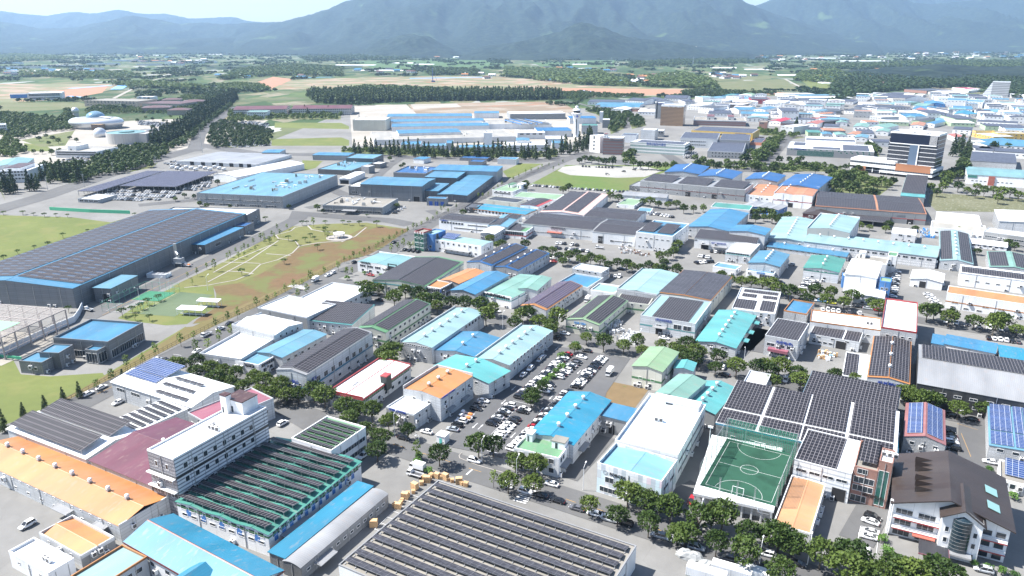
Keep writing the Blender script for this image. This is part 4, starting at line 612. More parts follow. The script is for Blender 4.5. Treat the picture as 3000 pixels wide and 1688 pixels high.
('office_building','white office with a navy sign,green glass base and solar strips','office',[328.1,902.7,-22.2,94.6,64,9],{'r':'P','pp':0.5,'rc':'white','wc':'pgrey','panels':[(0.06,0.5,0.2,0.95,'bluegrey'),(0.3,0.1,0.62,0.4,'bluegrey'),(0.65,0.1,0.95,0.9,'bluegrey')],'win':['f 8.5 14 2.4 1.8 .02 .98','f 5 6 2.4 1.8 .6 .98','f .5 1 22 6.5 .12 .55'],'glass':'greenglass','signs':[('f','광주테크노파크',10.4,0.08,1.8,'navy')]}),
('office_building','white stepped office block behind the navy signed office','office',[369,953.7,-20.3,57.7,42.3,12],{'r':'P','pp':0.5,'rc':'white','wc':'white','panels':[(0,0,1,0.5,'bluegrey')]}),
('annex_building','orange walled annex with a small solar roof by the median trees','office',[312.8,996.4,-24.3,14.6,51.8,3.8],{'r':'P','pp':0.3,'rc':'white','wc':'orangew','panels':[(0,0,1,1,'bluegrey')]}),
('landmark_building','white wedge shaped high rise with a long sloping leg','high rise',[1171.5,1893.7,-33,36.3,26,36.1],{'r':'P','pp':1,'rc':'white','wc':'louver','wedge':1}),
('assembly_hall','enormous grey hall with two slopes of black solar rows and blue ridge','factory',[-298.2,374.2,-9.6,76.5,176.5,10.8],{'r':'gv','rise':2.4,'rc':'blue2','wc':'dgreyw','panels':[(0.01,0.04,0.48,0.98,'seg'),(0.51,0.04,0.99,0.98,'seg')],'win':[]}),
('loading_annex','grey loading annex with pale blue roof on the flank of the enormous hall','annex',[-218.4,371.9,-8.2,9.9,22.7,7.9],{'r':'F','rc':'sky','wc':'dgrey','door':['f .45 .85 4.6'],'win':['r 2.5 1 3 1.4 .4 .6']}),
('side_annex','long grey side annex with blue roof near the far end of the enormous hall','annex',[-205.9,465.6,-10.7,9.8,47.7,6.4],{'r':'F','rc':'blue3','wc':'dgrey','win':['r 2 1 8 2 .25 .4']}),
('side_annex','small grey annex with blue roof by the garden road','annex',[-196.8,516.4,-10.6,9.2,12.4,6.3],{'r':'P','pp':0.5,'rc':'deepblue','wc':'dgrey'}),
('office_wing','white roofed office wing closing the far end of the enormous hall','office',[-259.4,540.4,-5.2,67.4,21.9,10],{'r':'P','pp':0.7,'rc':'white','wc':'dgrey','win':['r 3 2 3 2 .2 .9']}),
('plant_building','grey plant building with ribbed blue walled roof and glazed flank','plant building',[-197.5,300.2,-10.4,26.4,23.3,8.8],{'r':'P','pp':0.9,'rc':'blue2','wc':'dgrey','win':['r .8 1 36 3.6 .05 .97','f .8 1 16 3 .35 .95']}),
('entrance_block','small glazed entrance block at the corner of the grey plant building','entrance',[-180.3,292.8,-14,6.1,6.8,6.4],{'r':'P','pp':0.5,'rc':'blue2','wc':'dgrey','win':['f .5 1 5.6 4.4 .05 .95','r .5 1 7 4.4 .05 .95']}),
('utility_building','grey box with pale blue roof on the lawn','utility building',[-202.2,283.1,-10.3,10.7,9.4,5.5],{'r':'P','pp':0.4,'rc':'azure2','wc':'dgrey','win':['f 1.8 2 1.6 1.4 .3 .8']}),
('utility_building','grey box with blue roof joined behind the box on the lawn','utility building',[-196,287.3,-5.8,8.7,8.9,7.5],{'r':'P','pp':0.4,'rc':'azure2','wc':'dgrey'}),
('gatehouse','flat beige roofed gatehouse by the green fence','gatehouse',[-367.3,626.9,-11.6,20.7,21.6,3.3],{'r':'P','pp':0.5,'rc':'white','wc':'grey2','win':['f .8 4 4 1.8 .05 .95']}),
('solar_carport','large black solar canopy over the staff car park','carport',[-357.2,678.5,-4.9,53.3,83,4.5],{'r':'post','rc':'lgrey','wc':'pgrey','panels':[(0,0,1,1,'purple2')]}),
('solar_carport','narrow black solar canopy along the tree belt','carport',[-382.4,654,-6.2,18.8,108.8,4.5],{'r':'post','rc':'lgrey','wc':'pgrey','panels':[(0,0,1,1,'purple2')]}),
('logistics_hall','grey logistics hall with truck docks and white vans in front','warehouse',[-371.2,832.1,-13.9,97.7,76.7,3.5],{'r':'gv','bays':3,'rise':0.6,'rc':'lgrey','wc':'white','door':['f 0.18 0.23 4','f 0.32 0.37 4','f 0.46 0.51 4','f 0.55 0.6 4','f 0.68 0.73 4','f 0.8 0.85 4','f 0.9 0.95 4']}),
('factory_building','grey factory with pale blue roof crowded with ducts and fans','factory',[-262.1,617.2,-11.6,77.4,106.8,10.1],{'r':'P','pp':0.3,'rc':'sky','wc':'grey2','win':['f 4.6 1 60 1 .03 .97','f .6 5 10 1.6 .05 .95'],'clutter':26}),
('tent_hall','white arched tent hall behind the pale blue factory roof','tent hall',[-291,729.6,-27.3,30.6,93.8,6],{'r':'av','rise':2,'rc':'white','wc':'white'}),
('storage_building','small blue roofed shed behind the logistics hall','shed',[-295.1,891.1,0,20.6,26.2,5],{'r':'gu','rise':0.5,'rc':'blue3','wc':'pgrey'}),
('factory_hall','long low grey hall with strong blue roof at the back of the compound','factory',[-228.8,865.5,-6.7,42.2,22.9,5.8],{'r':'gu','rise':0.4,'rc':'blue3','wc':'grey2'}),
('factory_hall','mid grey hall with pale blue vented roof near the centre of the compound','factory',[-199.3,770.2,-14.5,37.5,75.5,5.2],{'r':'P','pp':0.4,'rc':'sky','wc':'dgrey','clutter':8}),
('factory_hall','raised rear part of the pale blue vented hall','factory',[-181.1,821.1,-10.3,31.3,32.9,9],{'r':'P','pp':0.3,'rc':'sky','wc':'dgrey'}),
('storage_building','white shed with dark open front beside the vented hall','shed',[-165.3,714.3,-11.3,10.6,38.8,5.2],{'r':'gv','rise':0.5,'rc':'white','wc':'white','door':['f .1 .9 3.6']}),
('storage_building','small grey white shed beside the vented hall','shed',[-155.8,775.7,-26.3,9.7,10,7.3],{'r':'P','pp':0.3,'rc':'white','wc':'pgrey'}),
('storage_building','dark open shed with white roof by the inner road','shed',[-151.6,808.6,-23.5,11,13.4,5],{'r':'P','pp':0.2,'rc':'white','wc':'dgrey'}),
('factory_hall','grey ribbed hall with curved pale blue roof and roller door','factory',[-130.4,640.1,-11.8,55.4,38.5,13.4],{'r':'gu','rise':1,'rc':'azure2','wc':'dgreyw','door':['f .86 .96 4.5']}),
('factory_hall','low grey lobby at the left end of the ribbed hall','annex',[-144.4,657.8,-11.7,12,20,8.2],{'r':'P','pp':0.3,'rc':'white','wc':'dgrey','win':['f 2 1 5 2 .25 .7']}),
('factory_hall','grey block with mid blue roof between ribbed hall and right wing','factory',[-76.9,636.9,-10.4,13.7,37.3,8.3],{'r':'F','rc':'azure2','wc':'dgreyw'}),
('factory_hall','long right wing with pale blue ridge roof beside the boundary road','factory',[-63.4,630.4,-11.6,26,105.8,6.3],{'r':'gv','rise':0.7,'rc':'azure2','wc':'dgreyw'}),
('factory_hall','long deep blue roofed hall at the back of the grey plant','factory',[-77.6,732.3,-9.8,64,30.7,10.5],{'r':'mb','rise':0.6,'rc':'blue3','wc':'grey2'}),
('factory_hall','middle roofs of the grey plant half pale half deep blue','factory',[-81.4,698.1,-10.4,30.4,38.1,9.4],{'r':'F','rc':'azure2','wc':'dgreyw'}),
('factory_hall','roof court of the grey plant with blue walled deck','factory',[-115.2,727.7,-12.7,33,40.4,9],{'r':'P','pp':0.8,'rc':'deepblue','wc':'grey2','clutter':8}),
('dock_building','small dock building with blue roof and three blue shutters','dock building',[-70.8,614.6,-9.9,16.4,7.5,6.2],{'r':'P','pp':0.3,'rc':'blue3','wc':'grey2','shut':['f .12 .3 3.6','f .42 .6 3.6','f .72 .9 3.6']}),
('office_building','low office with bare grey roof full of white ducts','office',[-150.7,588.1,-11,50.1,36.7,6.1],{'r':'P','pp':0.6,'rc':'dirty','wc':'grey2','win':['f .6 1 55 2.2 .03 .97'],'clutter':14,'canopy':['f .35 .58 3.4 5']}),
('utility_building','dark grey flat box with blue roof near the avenue','utility building',[-59.8,860.3,-13.7,32.7,19.4,3.4],{'r':'P','pp':0.6,'rc':'deepblue','wc':'dgrey'}),
('utility_building','smaller dark grey box in front of the dark grey flat box','utility building',[-47.6,822.9,-16.6,15.8,15.3,5],{'r':'P','pp':0.5,'rc':'deepblue','wc':'dgrey'}),
('utility_building','white box with blue roof beside the pipe yard','utility building',[-16.1,834.7,-12.2,21.3,14.8,6.1],{'r':'P','pp':0.5,'rc':'blue3','wc':'white'}),
('utility_building','small white house with blue roof strip in the compound','utility building',[-110.2,842.2,-22.5,13,16.2,5],{'r':'gv','rise':0.4,'rc':'blue3','wc':'white'}),
('factory_hall','beige flat roofed hall at the left end of the far white plant','factory',[-241.7,1160.9,-1.8,49.7,44.7,16.3],{'r':'P','pp':0.6,'rc':'white','wc':'cream','clutter':5}),
('factory_hall','farthest long blue roof strip of the white plant','factory',[-208.9,1280.8,5,142.2,48.2,10],{'r':'gu','rise':0.8,'rc':'blue3','wc':'white'}),
('factory_hall','second long blue roof strip of the white plant','factory',[-189.2,1196.1,7.6,146.4,38.2,10],{'r':'gu','rise':0.8,'rc':'blue3','wc':'white'}),
('factory_hall','third long blue roof strip of the white plant','factory',[-177.4,1125.1,6.8,144.4,41.1,10],{'r':'gu','rise':0.8,'rc':'blue3','wc':'white'}),
('factory_hall','nearest long blue roof strip of the white plant','factory',[-154.7,1038.8,12.5,86,44.8,10],{'r':'gu','rise':0.8,'rc':'blue3','wc':'white'}),
('factory_hall','wide dusty flat roof hall in the middle of the white plant','factory',[-180.7,992.4,12.3,191.4,92.7,7],{'r':'P','pp':0.4,'rc':'beige','wc':'white','clutter':10}),
('factory_hall','white hall with window slots on the right of the white plant','factory',[7.3,1056.2,5.4,38.9,35,9.1],{'r':'P','pp':0.5,'rc':'white','wc':'white','win':['f 6 4 5 2 .05 .95']}),
('factory_hall','dusty wide roof hall at the back of the white plant','factory',[-43,1178.2,6.8,105.3,60,8],{'r':'P','pp':0.4,'rc':'beige','wc':'white','clutter':8}),
('factory_hall','grey block with white roof at the back of the white plant','factory',[-3.3,1329.2,7.3,97.6,47.6,10],{'r':'P','pp':0.5,'rc':'white','wc':'grey2'}),
('factory_hall','deep blue patterned roof hall near the white tower','factory',[35.9,1078.9,3.8,48.9,44,9],{'r':'gu','rise':0.5,'rc':'navyroof','wc':'white'}),
('factory_hall','second deep blue roof behind the white tower','factory',[94.9,1263.2,1.3,44.4,39.9,9],{'r':'gu','rise':0.5,'rc':'navyroof','wc':'white'}),
('factory_hall','blue roofed low hall above the dusty roofs','factory',[-66.4,1354.9,1.9,43.3,39,9],{'r':'gu','rise':0.5,'rc':'blue3','wc':'white'}),
('factory_hall','white block with vents in the front yard of the white plant','factory',[-129.2,1053.6,4.2,21.8,22,9],{'r':'P','pp':0.4,'rc':'white','wc':'white'}),
('factory_hall','white gabled block in the front yard of the white plant','factory',[-103.8,1065.7,4.2,13.9,22,9],{'r':'gv','rise':0.6,'rc':'white','wc':'white'}),
('factory_hall','small pale blue gabled block in the front yard of the white plant','factory',[-85.6,1068.3,7.5,13.5,22,8],{'r':'gv','rise':0.5,'rc':'sky','wc':'white'}),
('factory_hall','tall white pipe clad block in the middle of the white plant','factory',[-36.7,993.3,1.4,10.8,24.5,16],{'r':'P','pp':0.4,'rc':'white','wc':'white','clutter':3}),
('factory_hall','grey blue roofed shed along the avenue conifers','factory',[-140.5,955.2,4.2,25.5,32.8,6],{'r':'P','pp':0.4,'rc':'blue3','wc':'pgrey'}),
('factory_hall','pale blue long shed along the avenue conifers','factory',[-111.7,941.1,6.7,30.3,24.6,6],{'r':'P','pp':0.4,'rc':'azure2','wc':'pgrey'}),
('factory_hall','small blue block between the long sheds along the avenue','factory',[-82.2,945.2,4.1,9.3,29.4,9],{'r':'P','pp':0.4,'rc':'blue3','wc':'pgrey'}),
('factory_hall','low blue shed right of the small blue block','factory',[-65.4,931.1,5.7,55.4,24.6,5.5],{'r':'P','pp':0.4,'rc':'azure2','wc':'pgrey'}),
('factory_hall','wide white front hall near the avenue end','factory',[-7.4,939.7,4,52.2,34.3,7],{'r':'P','pp':0.5,'rc':'white','wc':'white','win':['f 2 6 4 1.5 .05 .95']}),
('factory_hall','small white house with blue gable on the white front hall','factory',[5.7,963.4,0.6,16.6,27.1,10],{'r':'gv','rise':0.6,'rc':'azure2','wc':'white'}),
('factory_hall','white corner hall by the tower foot','factory',[43.2,992.4,-2.5,24.4,30.4,9],{'r':'P','pp':0.5,'rc':'white','wc':'white'}),
('factory_hall','white corner shed with azure roof among conifers','factory',[51,962.8,-0.8,15,23.1,7],{'r':'gu','rise':0.4,'rc':'azure2','wc':'white'}),
('silo_block','grey windowless block right of the white tower','plant building',[102.1,1120.4,-5.6,23.5,22,12.3],{'r':'P','pp':0.3,'rc':'seagreen','wc':'grey2'}),
('silo_block','tall grey block with white roof behind the windowless block','plant building',[141.9,1199.8,-7.1,11.3,22,12.6],{'r':'P','pp':0.3,'rc':'white','wc':'grey2'}),
('chimney_stack','white square chimney stack right of the observation tower','chimney',[145.9,1279.5,-10.7,5.2,17.5,17.4],{'r':'P','pp':0.3,'rc':'white','wc':'white'}),
('dormitory','left dormitory block with dark red roof and white arcades','dormitory',[-503,1387.7,8.8,92.7,60,12],{'r':'gu','rise':4,'wins':1,'rc':'redroof','wc':'dormw'}),
('dormitory','right dormitory block with dark red roof and white arcades','dormitory',[-403.3,1406,5.7,107.6,60,12],{'r':'gu','rise':4,'rc':'redroof','wc':'dormw'}),
('office_building','white hall with mint roof in front of the left dormitory','office',[-464.2,1343.4,7,34.2,30.8,12],{'r':'P','pp':0.5,'rc':'mint','wc':'white','win':['f 8 8 1.8 2 .05 .95','f 4 8 1.8 2 .05 .95']}),
('office_building','white office with dark window bands by the science park','office',[-534,883.3,-6.3,52.6,40.1,8],{'r':'P','pp':0.6,'rc':'beige','wc':'white','win':['f 7 1 40 2 .03 .97','f 3 1 40 2 .03 .97'],'pent':[(0.2,0.2,0.4,0.8,5,'white')]}),
('office_building','white school block with square windows at the left edge','office',[-491.8,718.8,9,25.2,40.2,11.4],{'r':'P','pp':1,'rc':'white','wc':'white','win':['f 3 8 2.4 1.6 .05 .95','f 6.5 8 2.4 1.6 .05 .95','f 10 8 2.4 1.6 .05 .95'],'pent':[(0.1,0.1,0.7,0.9,3,'maroond')]}),
('factory_hall','pale blue ribbed hall roof at the left edge','factory',[-520.5,749.9,21.8,28.1,55.6,10],{'r':'gv','rise':2,'rc':'tealp','wc':'white'}),
('office_building','white office wing at the far left edge among trees','office',[-753.5,1109.8,32.3,15.6,22,14],{'r':'P','pp':1,'rc':'white','wc':'white','win':['f 3 6 3 1.6 .05 .95','f 7 6 3 1.6 .05 .95','f 11 6 3 1.6 .05 .95']}),
('laboratory','beige laboratory with long window rows','office',[-890.1,1605.3,-14.4,129.3,60,12.9],{'r':'P','pp':0.8,'rc':'dirty','wc':'beigew','win':['f 3 14 4 2 .03 .97','f 8 14 4 2 .03 .97','f 13 14 4 2 .03 .97']}),
('laboratory','white tower laboratory next to the beige one','office',[-832.5,1713.6,4.4,33.9,30.5,11.8],{'r':'P','pp':0.8,'rc':'white','wc':'white','win':['f 4 3 5 2 .1 .9','f 9 3 5 2 .1 .9','f 14 3 5 2 .1 .9','f 19 3 5 2 .1 .9']}),
('campus_hall','brown roofed campus hall nearest the avenue trees','campus hall',[-755,1573.6,-9,85.2,60,9],{'r':'hip','rise':3,'rc':'brownr','wc':'beigew'}),
('campus_hall','brown roofed campus hall highest on the slope','campus hall',[-756.3,1666.1,14.5,37.2,33.5,9],{'r':'hip','rise':3,'rc':'brownr','wc':'beigew'}),
('campus_hall','brown roofed campus hall by the conifers','campus hall',[-689.2,1615.5,18.6,42.6,38.3,9],{'r':'hip','rise':3,'rc':'brownr','wc':'beigew'}),
('campus_hall','brown roofed campus hall half hidden by trees','campus hall',[-633.8,1411.5,8.9,36.5,32.9,9],{'r':'hip','rise':3,'rc':'brownr','wc':'beigew'}),
('campus_hall','brown roofed campus hall beside the white tower laboratory','campus hall',[-703.4,1460,16,49.4,44.5,9],{'r':'hip','rise':3,'rc':'brownr','wc':'beigew'}),
('office_building','white ribbed block beside the blue scaffolded tower','office',[-1106.9,1765.7,23.2,68.5,60,16],{'r':'P','pp':0.8,'rc':'white','wc':'white','win':['f 4 1 60 2.4 .05 .95','f 10 1 60 2.4 .05 .95','f 16 1 60 2.4 .05 .95']}),
('construction_tower','building shell wrapped in bright blue safety net','building site',[-1194.1,1839.5,30.8,43.4,39.1,8.9],{'r':'P','pp':0.5,'rc':'dirty','wc':'bluenet'}),
]
FARB=[
(161.7,1650,-10.8,77.5,75,6,'F','slate','white'),
(170.1,1579.6,-17,90.9,75,6,'F','azure2','white'),
(175.2,1527.4,-9.4,76.8,39.7,6,'gu','azure2','white'),
(188.6,1466.7,-23.5,29,49.1,6,'gv','white','white'),
(245.1,1671,-40.5,46.2,60.4,7.8,'gu','slate','white'),
(231.6,1490.4,-24.9,28.3,28,6,'F','dirty','brick'),
(231.8,1414.2,-19.7,32.1,52,6.6,'gu','white','white'),
(306.1,1759.4,-87.3,109.5,34.8,6,'gu','slate','white'),
(345.9,1759.4,-18.4,52.1,75,6,'gu','slate','white'),
(371.9,1655.6,0,21.3,67.2,6,'F','bluegrey','white'),
(348.9,1530.8,-39.9,25.1,50.9,8.9,'F','white','white'),
(413,1742.6,-81.3,42.2,28.3,11.8,'F','cyan','white'),
(353.9,1460.7,-48.3,33.8,46.1,11.4,'F','dgrey','white'),
(428.9,1739.7,-43.5,29.8,73.9,8.4,'F','sky','white'),
(371.7,1459.5,-10.6,38.9,55.3,6,'gu','white','white'),
(355.8,1390.6,-15,40.5,65.2,6,'F','bluegrey','white'),
(434,1635.9,-31.5,17.7,71.3,9.5,'gv','white','white'),
(497.7,1835.4,-31,22,75,7.1,'P','seagreen','blue2w'),
(470,1697.7,-30.9,28.2,44.1,14.9,'P','dgrey','white'),
(436.9,1553.9,-37.9,26.9,38.6,9.1,'F','white','black'),
(417.3,1474.9,-78.5,37,39.6,7.2,'gv','azure2','white'),
(473.1,1659.3,-15.4,34.8,63.1,6.4,'gu','white','white'),
(544.9,1851.3,-23.2,29,72.7,6,'gv','lgreen','white'),
(517.4,1753.3,-23.9,25.4,57.4,6,'gu','sky','white'),
(410.8,1377.5,-15.6,47.5,30.8,6,'gu','azure2','white'),
(520.1,1676.6,-11.2,39.9,63.8,9.8,'P','dgrey','red'),
(452.5,1445,-36.9,23.8,59.1,8.4,'gv','azure2','white'),
(523.6,1610.5,-29.1,43.8,60.8,9.4,'F','white','white'),
(415.5,1235.5,-35.6,18,56.5,7.3,'gv','redb','white'),
(482.6,1433.8,-40.6,21.4,75,7,'F','dgrey','white'),
(460.1,1364.7,-37.6,16.5,53.7,6,'F','bluegrey','white'),
(583,1674.2,-18,36.5,75,6,'F','slate','white'),
(396.9,1128.6,-53.8,22.3,37.5,11.2,'P','white','pgrey'),
(425.9,1212.1,-19.8,20.8,39.8,6,'F','dgrey','brick'),
(466.6,1328,-13.1,28.2,75,14.4,'F','slate','white'),
(662.4,1898.4,8.2,85.2,34.3,6,'F','white','white'),
(582.7,1628.3,-15.7,32.9,39.8,6,'F','white','white'),
(558.9,1556.7,-20.7,32.6,39.7,7.5,'F','white','white'),
(624.9,1703,-25.1,68,75,6,'F','slate','white'),
(685,1839.9,13.9,95.7,34.6,6,'F','sky','white'),
(673.2,1774.2,4.3,114.4,45.8,6,'F','white','cream'),
(461.7,1201.5,-35.5,17.1,49.9,7.1,'gv','redp','white'),
(437,1131.9,-12.5,20.4,29.1,6,'F','bluegrey','white'),
(497.4,1292.5,-60.9,12.9,36.5,6,'gv','redp','white'),
(594.6,1551.4,-14.4,32.5,75,6,'F','slate','white'),
(552.3,1438.1,-55.6,16.9,41,6,'gv','sky','white'),
(423.5,1089.4,-13.6,17.4,31.7,6,'F','seagreen','lgreenw'),
(482.9,1225.7,-55.4,12.5,69.9,7.2,'F','black','black'),
(544.6,1384,-59.9,14.9,36.6,6,'gv','peach2','white'),
(513.8,1273.3,-7,45.3,36,6.2,'F','sky','white'),
(433.9,1065.3,-17,13.4,28,6,'gv','azure2','white'),
(475.9,1168.3,-24.5,22.5,42.5,6,'F','slate','white'),
(455.6,1114.5,-13.2,29.9,33.2,6,'F','peach2','pgrey'),
(566.9,1390.6,-20.3,18.9,36.6,6,'F','slate','white'),
(587.9,1431.1,-16.7,24,62.8,6,'F','dgrey','pgrey'),
(700.8,1674.2,-30.6,36.7,75,6,'F','slate','white'),
(449.7,1057.5,-15.4,14.5,30.6,6,'gv','mint','white'),
(520.4,1227.4,-17.9,16.7,35.2,6,'gv','mint','white'),
(624.7,1445.2,-45.4,19.7,75,6,'gu','dgrey','white'),
(468.7,1065.3,-34.3,13.8,41,6,'gv','peach2','white'),
(671.1,1513.5,-29.7,15.6,75,6,'F','slate','white'),
(520.5,1164.7,-28.5,19.4,54.6,6,'gv','mint','white'),
(464.5,1030.8,-28,15.6,34.3,6.1,'gv','sky','white'),
(488.7,1078.1,-21.1,22.2,54.9,6,'F','slate','white'),
(673.4,1481.4,-60.5,25.8,48.6,8.6,'F','slate','white'),
(724.9,1595.1,-16.1,30.8,58.5,6,'P','white','white'),
(571.7,1233.7,-6.2,19.4,28,6,'F','peach2','white'),
(871,1901,-52.7,15.1,75,6,'P','white','white'),
(543.7,1164.7,-44.7,26.1,52.8,6,'gv','mint','white'),
(614.3,1316.6,-70.5,25,38.9,7.7,'P','white','pgrey'),
(843.6,1808.8,-69.5,89.5,75,6,'gu','slate','white'),
(880.1,1889,-25.3,27.8,75,6,'P','white','white'),
(467.6,982.5,-16.5,23.5,30.6,6,'F','bluegrey','white'),
(686.1,1455.7,-62.5,24.2,28,7.1,'P','white','white'),
(526.3,1102.7,-30.3,16.5,39.9,6,'gv','mint','white'),
(696.2,1465,0,63,43.2,10,'F','slate','white'),
(766.5,1612.5,-61.8,29.4,63.8,6,'F','tealp','white'),
(597.9,1244.2,-21.7,42.5,30.6,6,'F','white','lgreenw'),
(928.1,1925.6,-41.7,36.8,75,6,'P','dgrey','pgrey'),
(817.3,1657.6,-74,28.4,48.1,6,'F','tealp','lgreenw'),
(674,1359.8,-82,37.1,40,6,'gv','blue2','white'),
(945.4,1877.1,-32.9,21.6,75,6,'P','white','white'),
(674.4,1311.2,-24.4,14.1,48.8,6,'gv','tealp','white'),
(616.9,1183.6,-31.6,18.2,52.3,6,'gv','peach2','white'),
(654.4,1253.7,-47.9,14.4,69.4,6.1,'gv','dgrey','lgreenw'),
(957.8,1853.8,-37.9,18.7,75,6,'P','white','pgrey'),
(771.6,1483.1,-38.4,35.5,71.5,6,'gu','blue2','white'),
(738,1415.7,-23.9,16.8,28,6.9,'P','beige','tan'),
(812.7,1561.5,-41.7,24.5,75,6,'gu','mint','white'),
(760.8,1439.7,-21.9,18.8,66.5,6,'gv','redp','white'),
(1078.6,2058,-88.6,41.6,75,6,'P','white','white'),
(654.9,1213.2,-43.9,14.4,58.5,6,'gv','blue3','white'),
(858.5,1595.1,-23.8,33.8,75,6,'gv','blue3','blue2w'),
(1072.2,2002.8,17.8,89.9,75,7.7,'F','dgrey','brick'),
(730.3,1349.6,-10.6,34.4,75,9.2,'F','slate','white'),
(694.5,1253.7,-25.6,12.4,45.5,6.1,'gv','sky','pgrey'),
(1068,1913.2,0,54,75,6,'gu','white','white'),
(898.6,1595.9,-30.6,35.6,75,13.9,'P','azure2','white'),
(794.6,1398.7,0,8.4,75,9.5,'F','slate','white'),
(702.6,1223.4,-17.6,33.8,48.2,6,'F','white','lgreenw'),
(643.1,1113.3,-33.2,23.4,46.6,7.7,'F','slate','white'),
(850.8,1483.1,-27.4,32,73.5,6,'gu','blue2','white'),
(790.2,1372.5,-34.2,22.6,75,6,'gv','azure','white'),
(1173.6,2058,-51,35.9,75,6,'P','white','white'),
(740.7,1280,-9.9,32.6,75,6.2,'F','slate','lgreenw'),
(601.6,1031.9,-13.8,15.4,34,6,'gv','redp','white'),
(1215.5,2082.7,0,42.7,60.5,8,'P','redb','white'),
(929.6,1582.5,-33.9,31.6,60.6,12.3,'P','azure2','white'),
(818.7,1372.5,0,16.6,53.2,6,'gu','azure','white'),
(577.4,954.7,-65.6,21.8,51.7,7.9,'gv','azure2','white'),
(606.5,1003.1,-67.2,22.3,43.7,6,'gv','azure2','white'),
(657.2,1088.1,-90.9,8.3,28,8.6,'P','beige','ylw'),
(554.3,905.6,-39.6,18.6,60.2,6,'F','slate','white'),
(562.7,919.4,-17.2,19.8,34.7,6,'F','slate','white'),
(656.6,1078.1,-87.5,38.8,28,6,'F','white','ylw'),
(756.2,1244.2,-34.1,55.4,32.6,6,'F','bluegrey','white'),
(872.9,1425.7,-34.5,24.1,68.8,6,'gu','sky','white'),
(962.5,1574.6,-26.1,75.4,32.4,7.6,'F','white','white'),
(723.2,1166,-20.1,53.9,39.5,6.8,'F','slate','lgreenw'),
(590.8,942.2,-31.6,48.9,48.9,7.8,'gu','azure2','white'),
(616.8,982.5,-38.7,41.9,36.6,6,'gu','azure2','white'),
(568,890.2,-30.2,34.2,36.1,6.5,'F','slate','white'),
(674.5,1057.7,-13.1,34.5,28,8.3,'P','beige','ylw'),
(1204.7,1878.8,-73.2,49.4,75,9,'P','beige','white'),
]
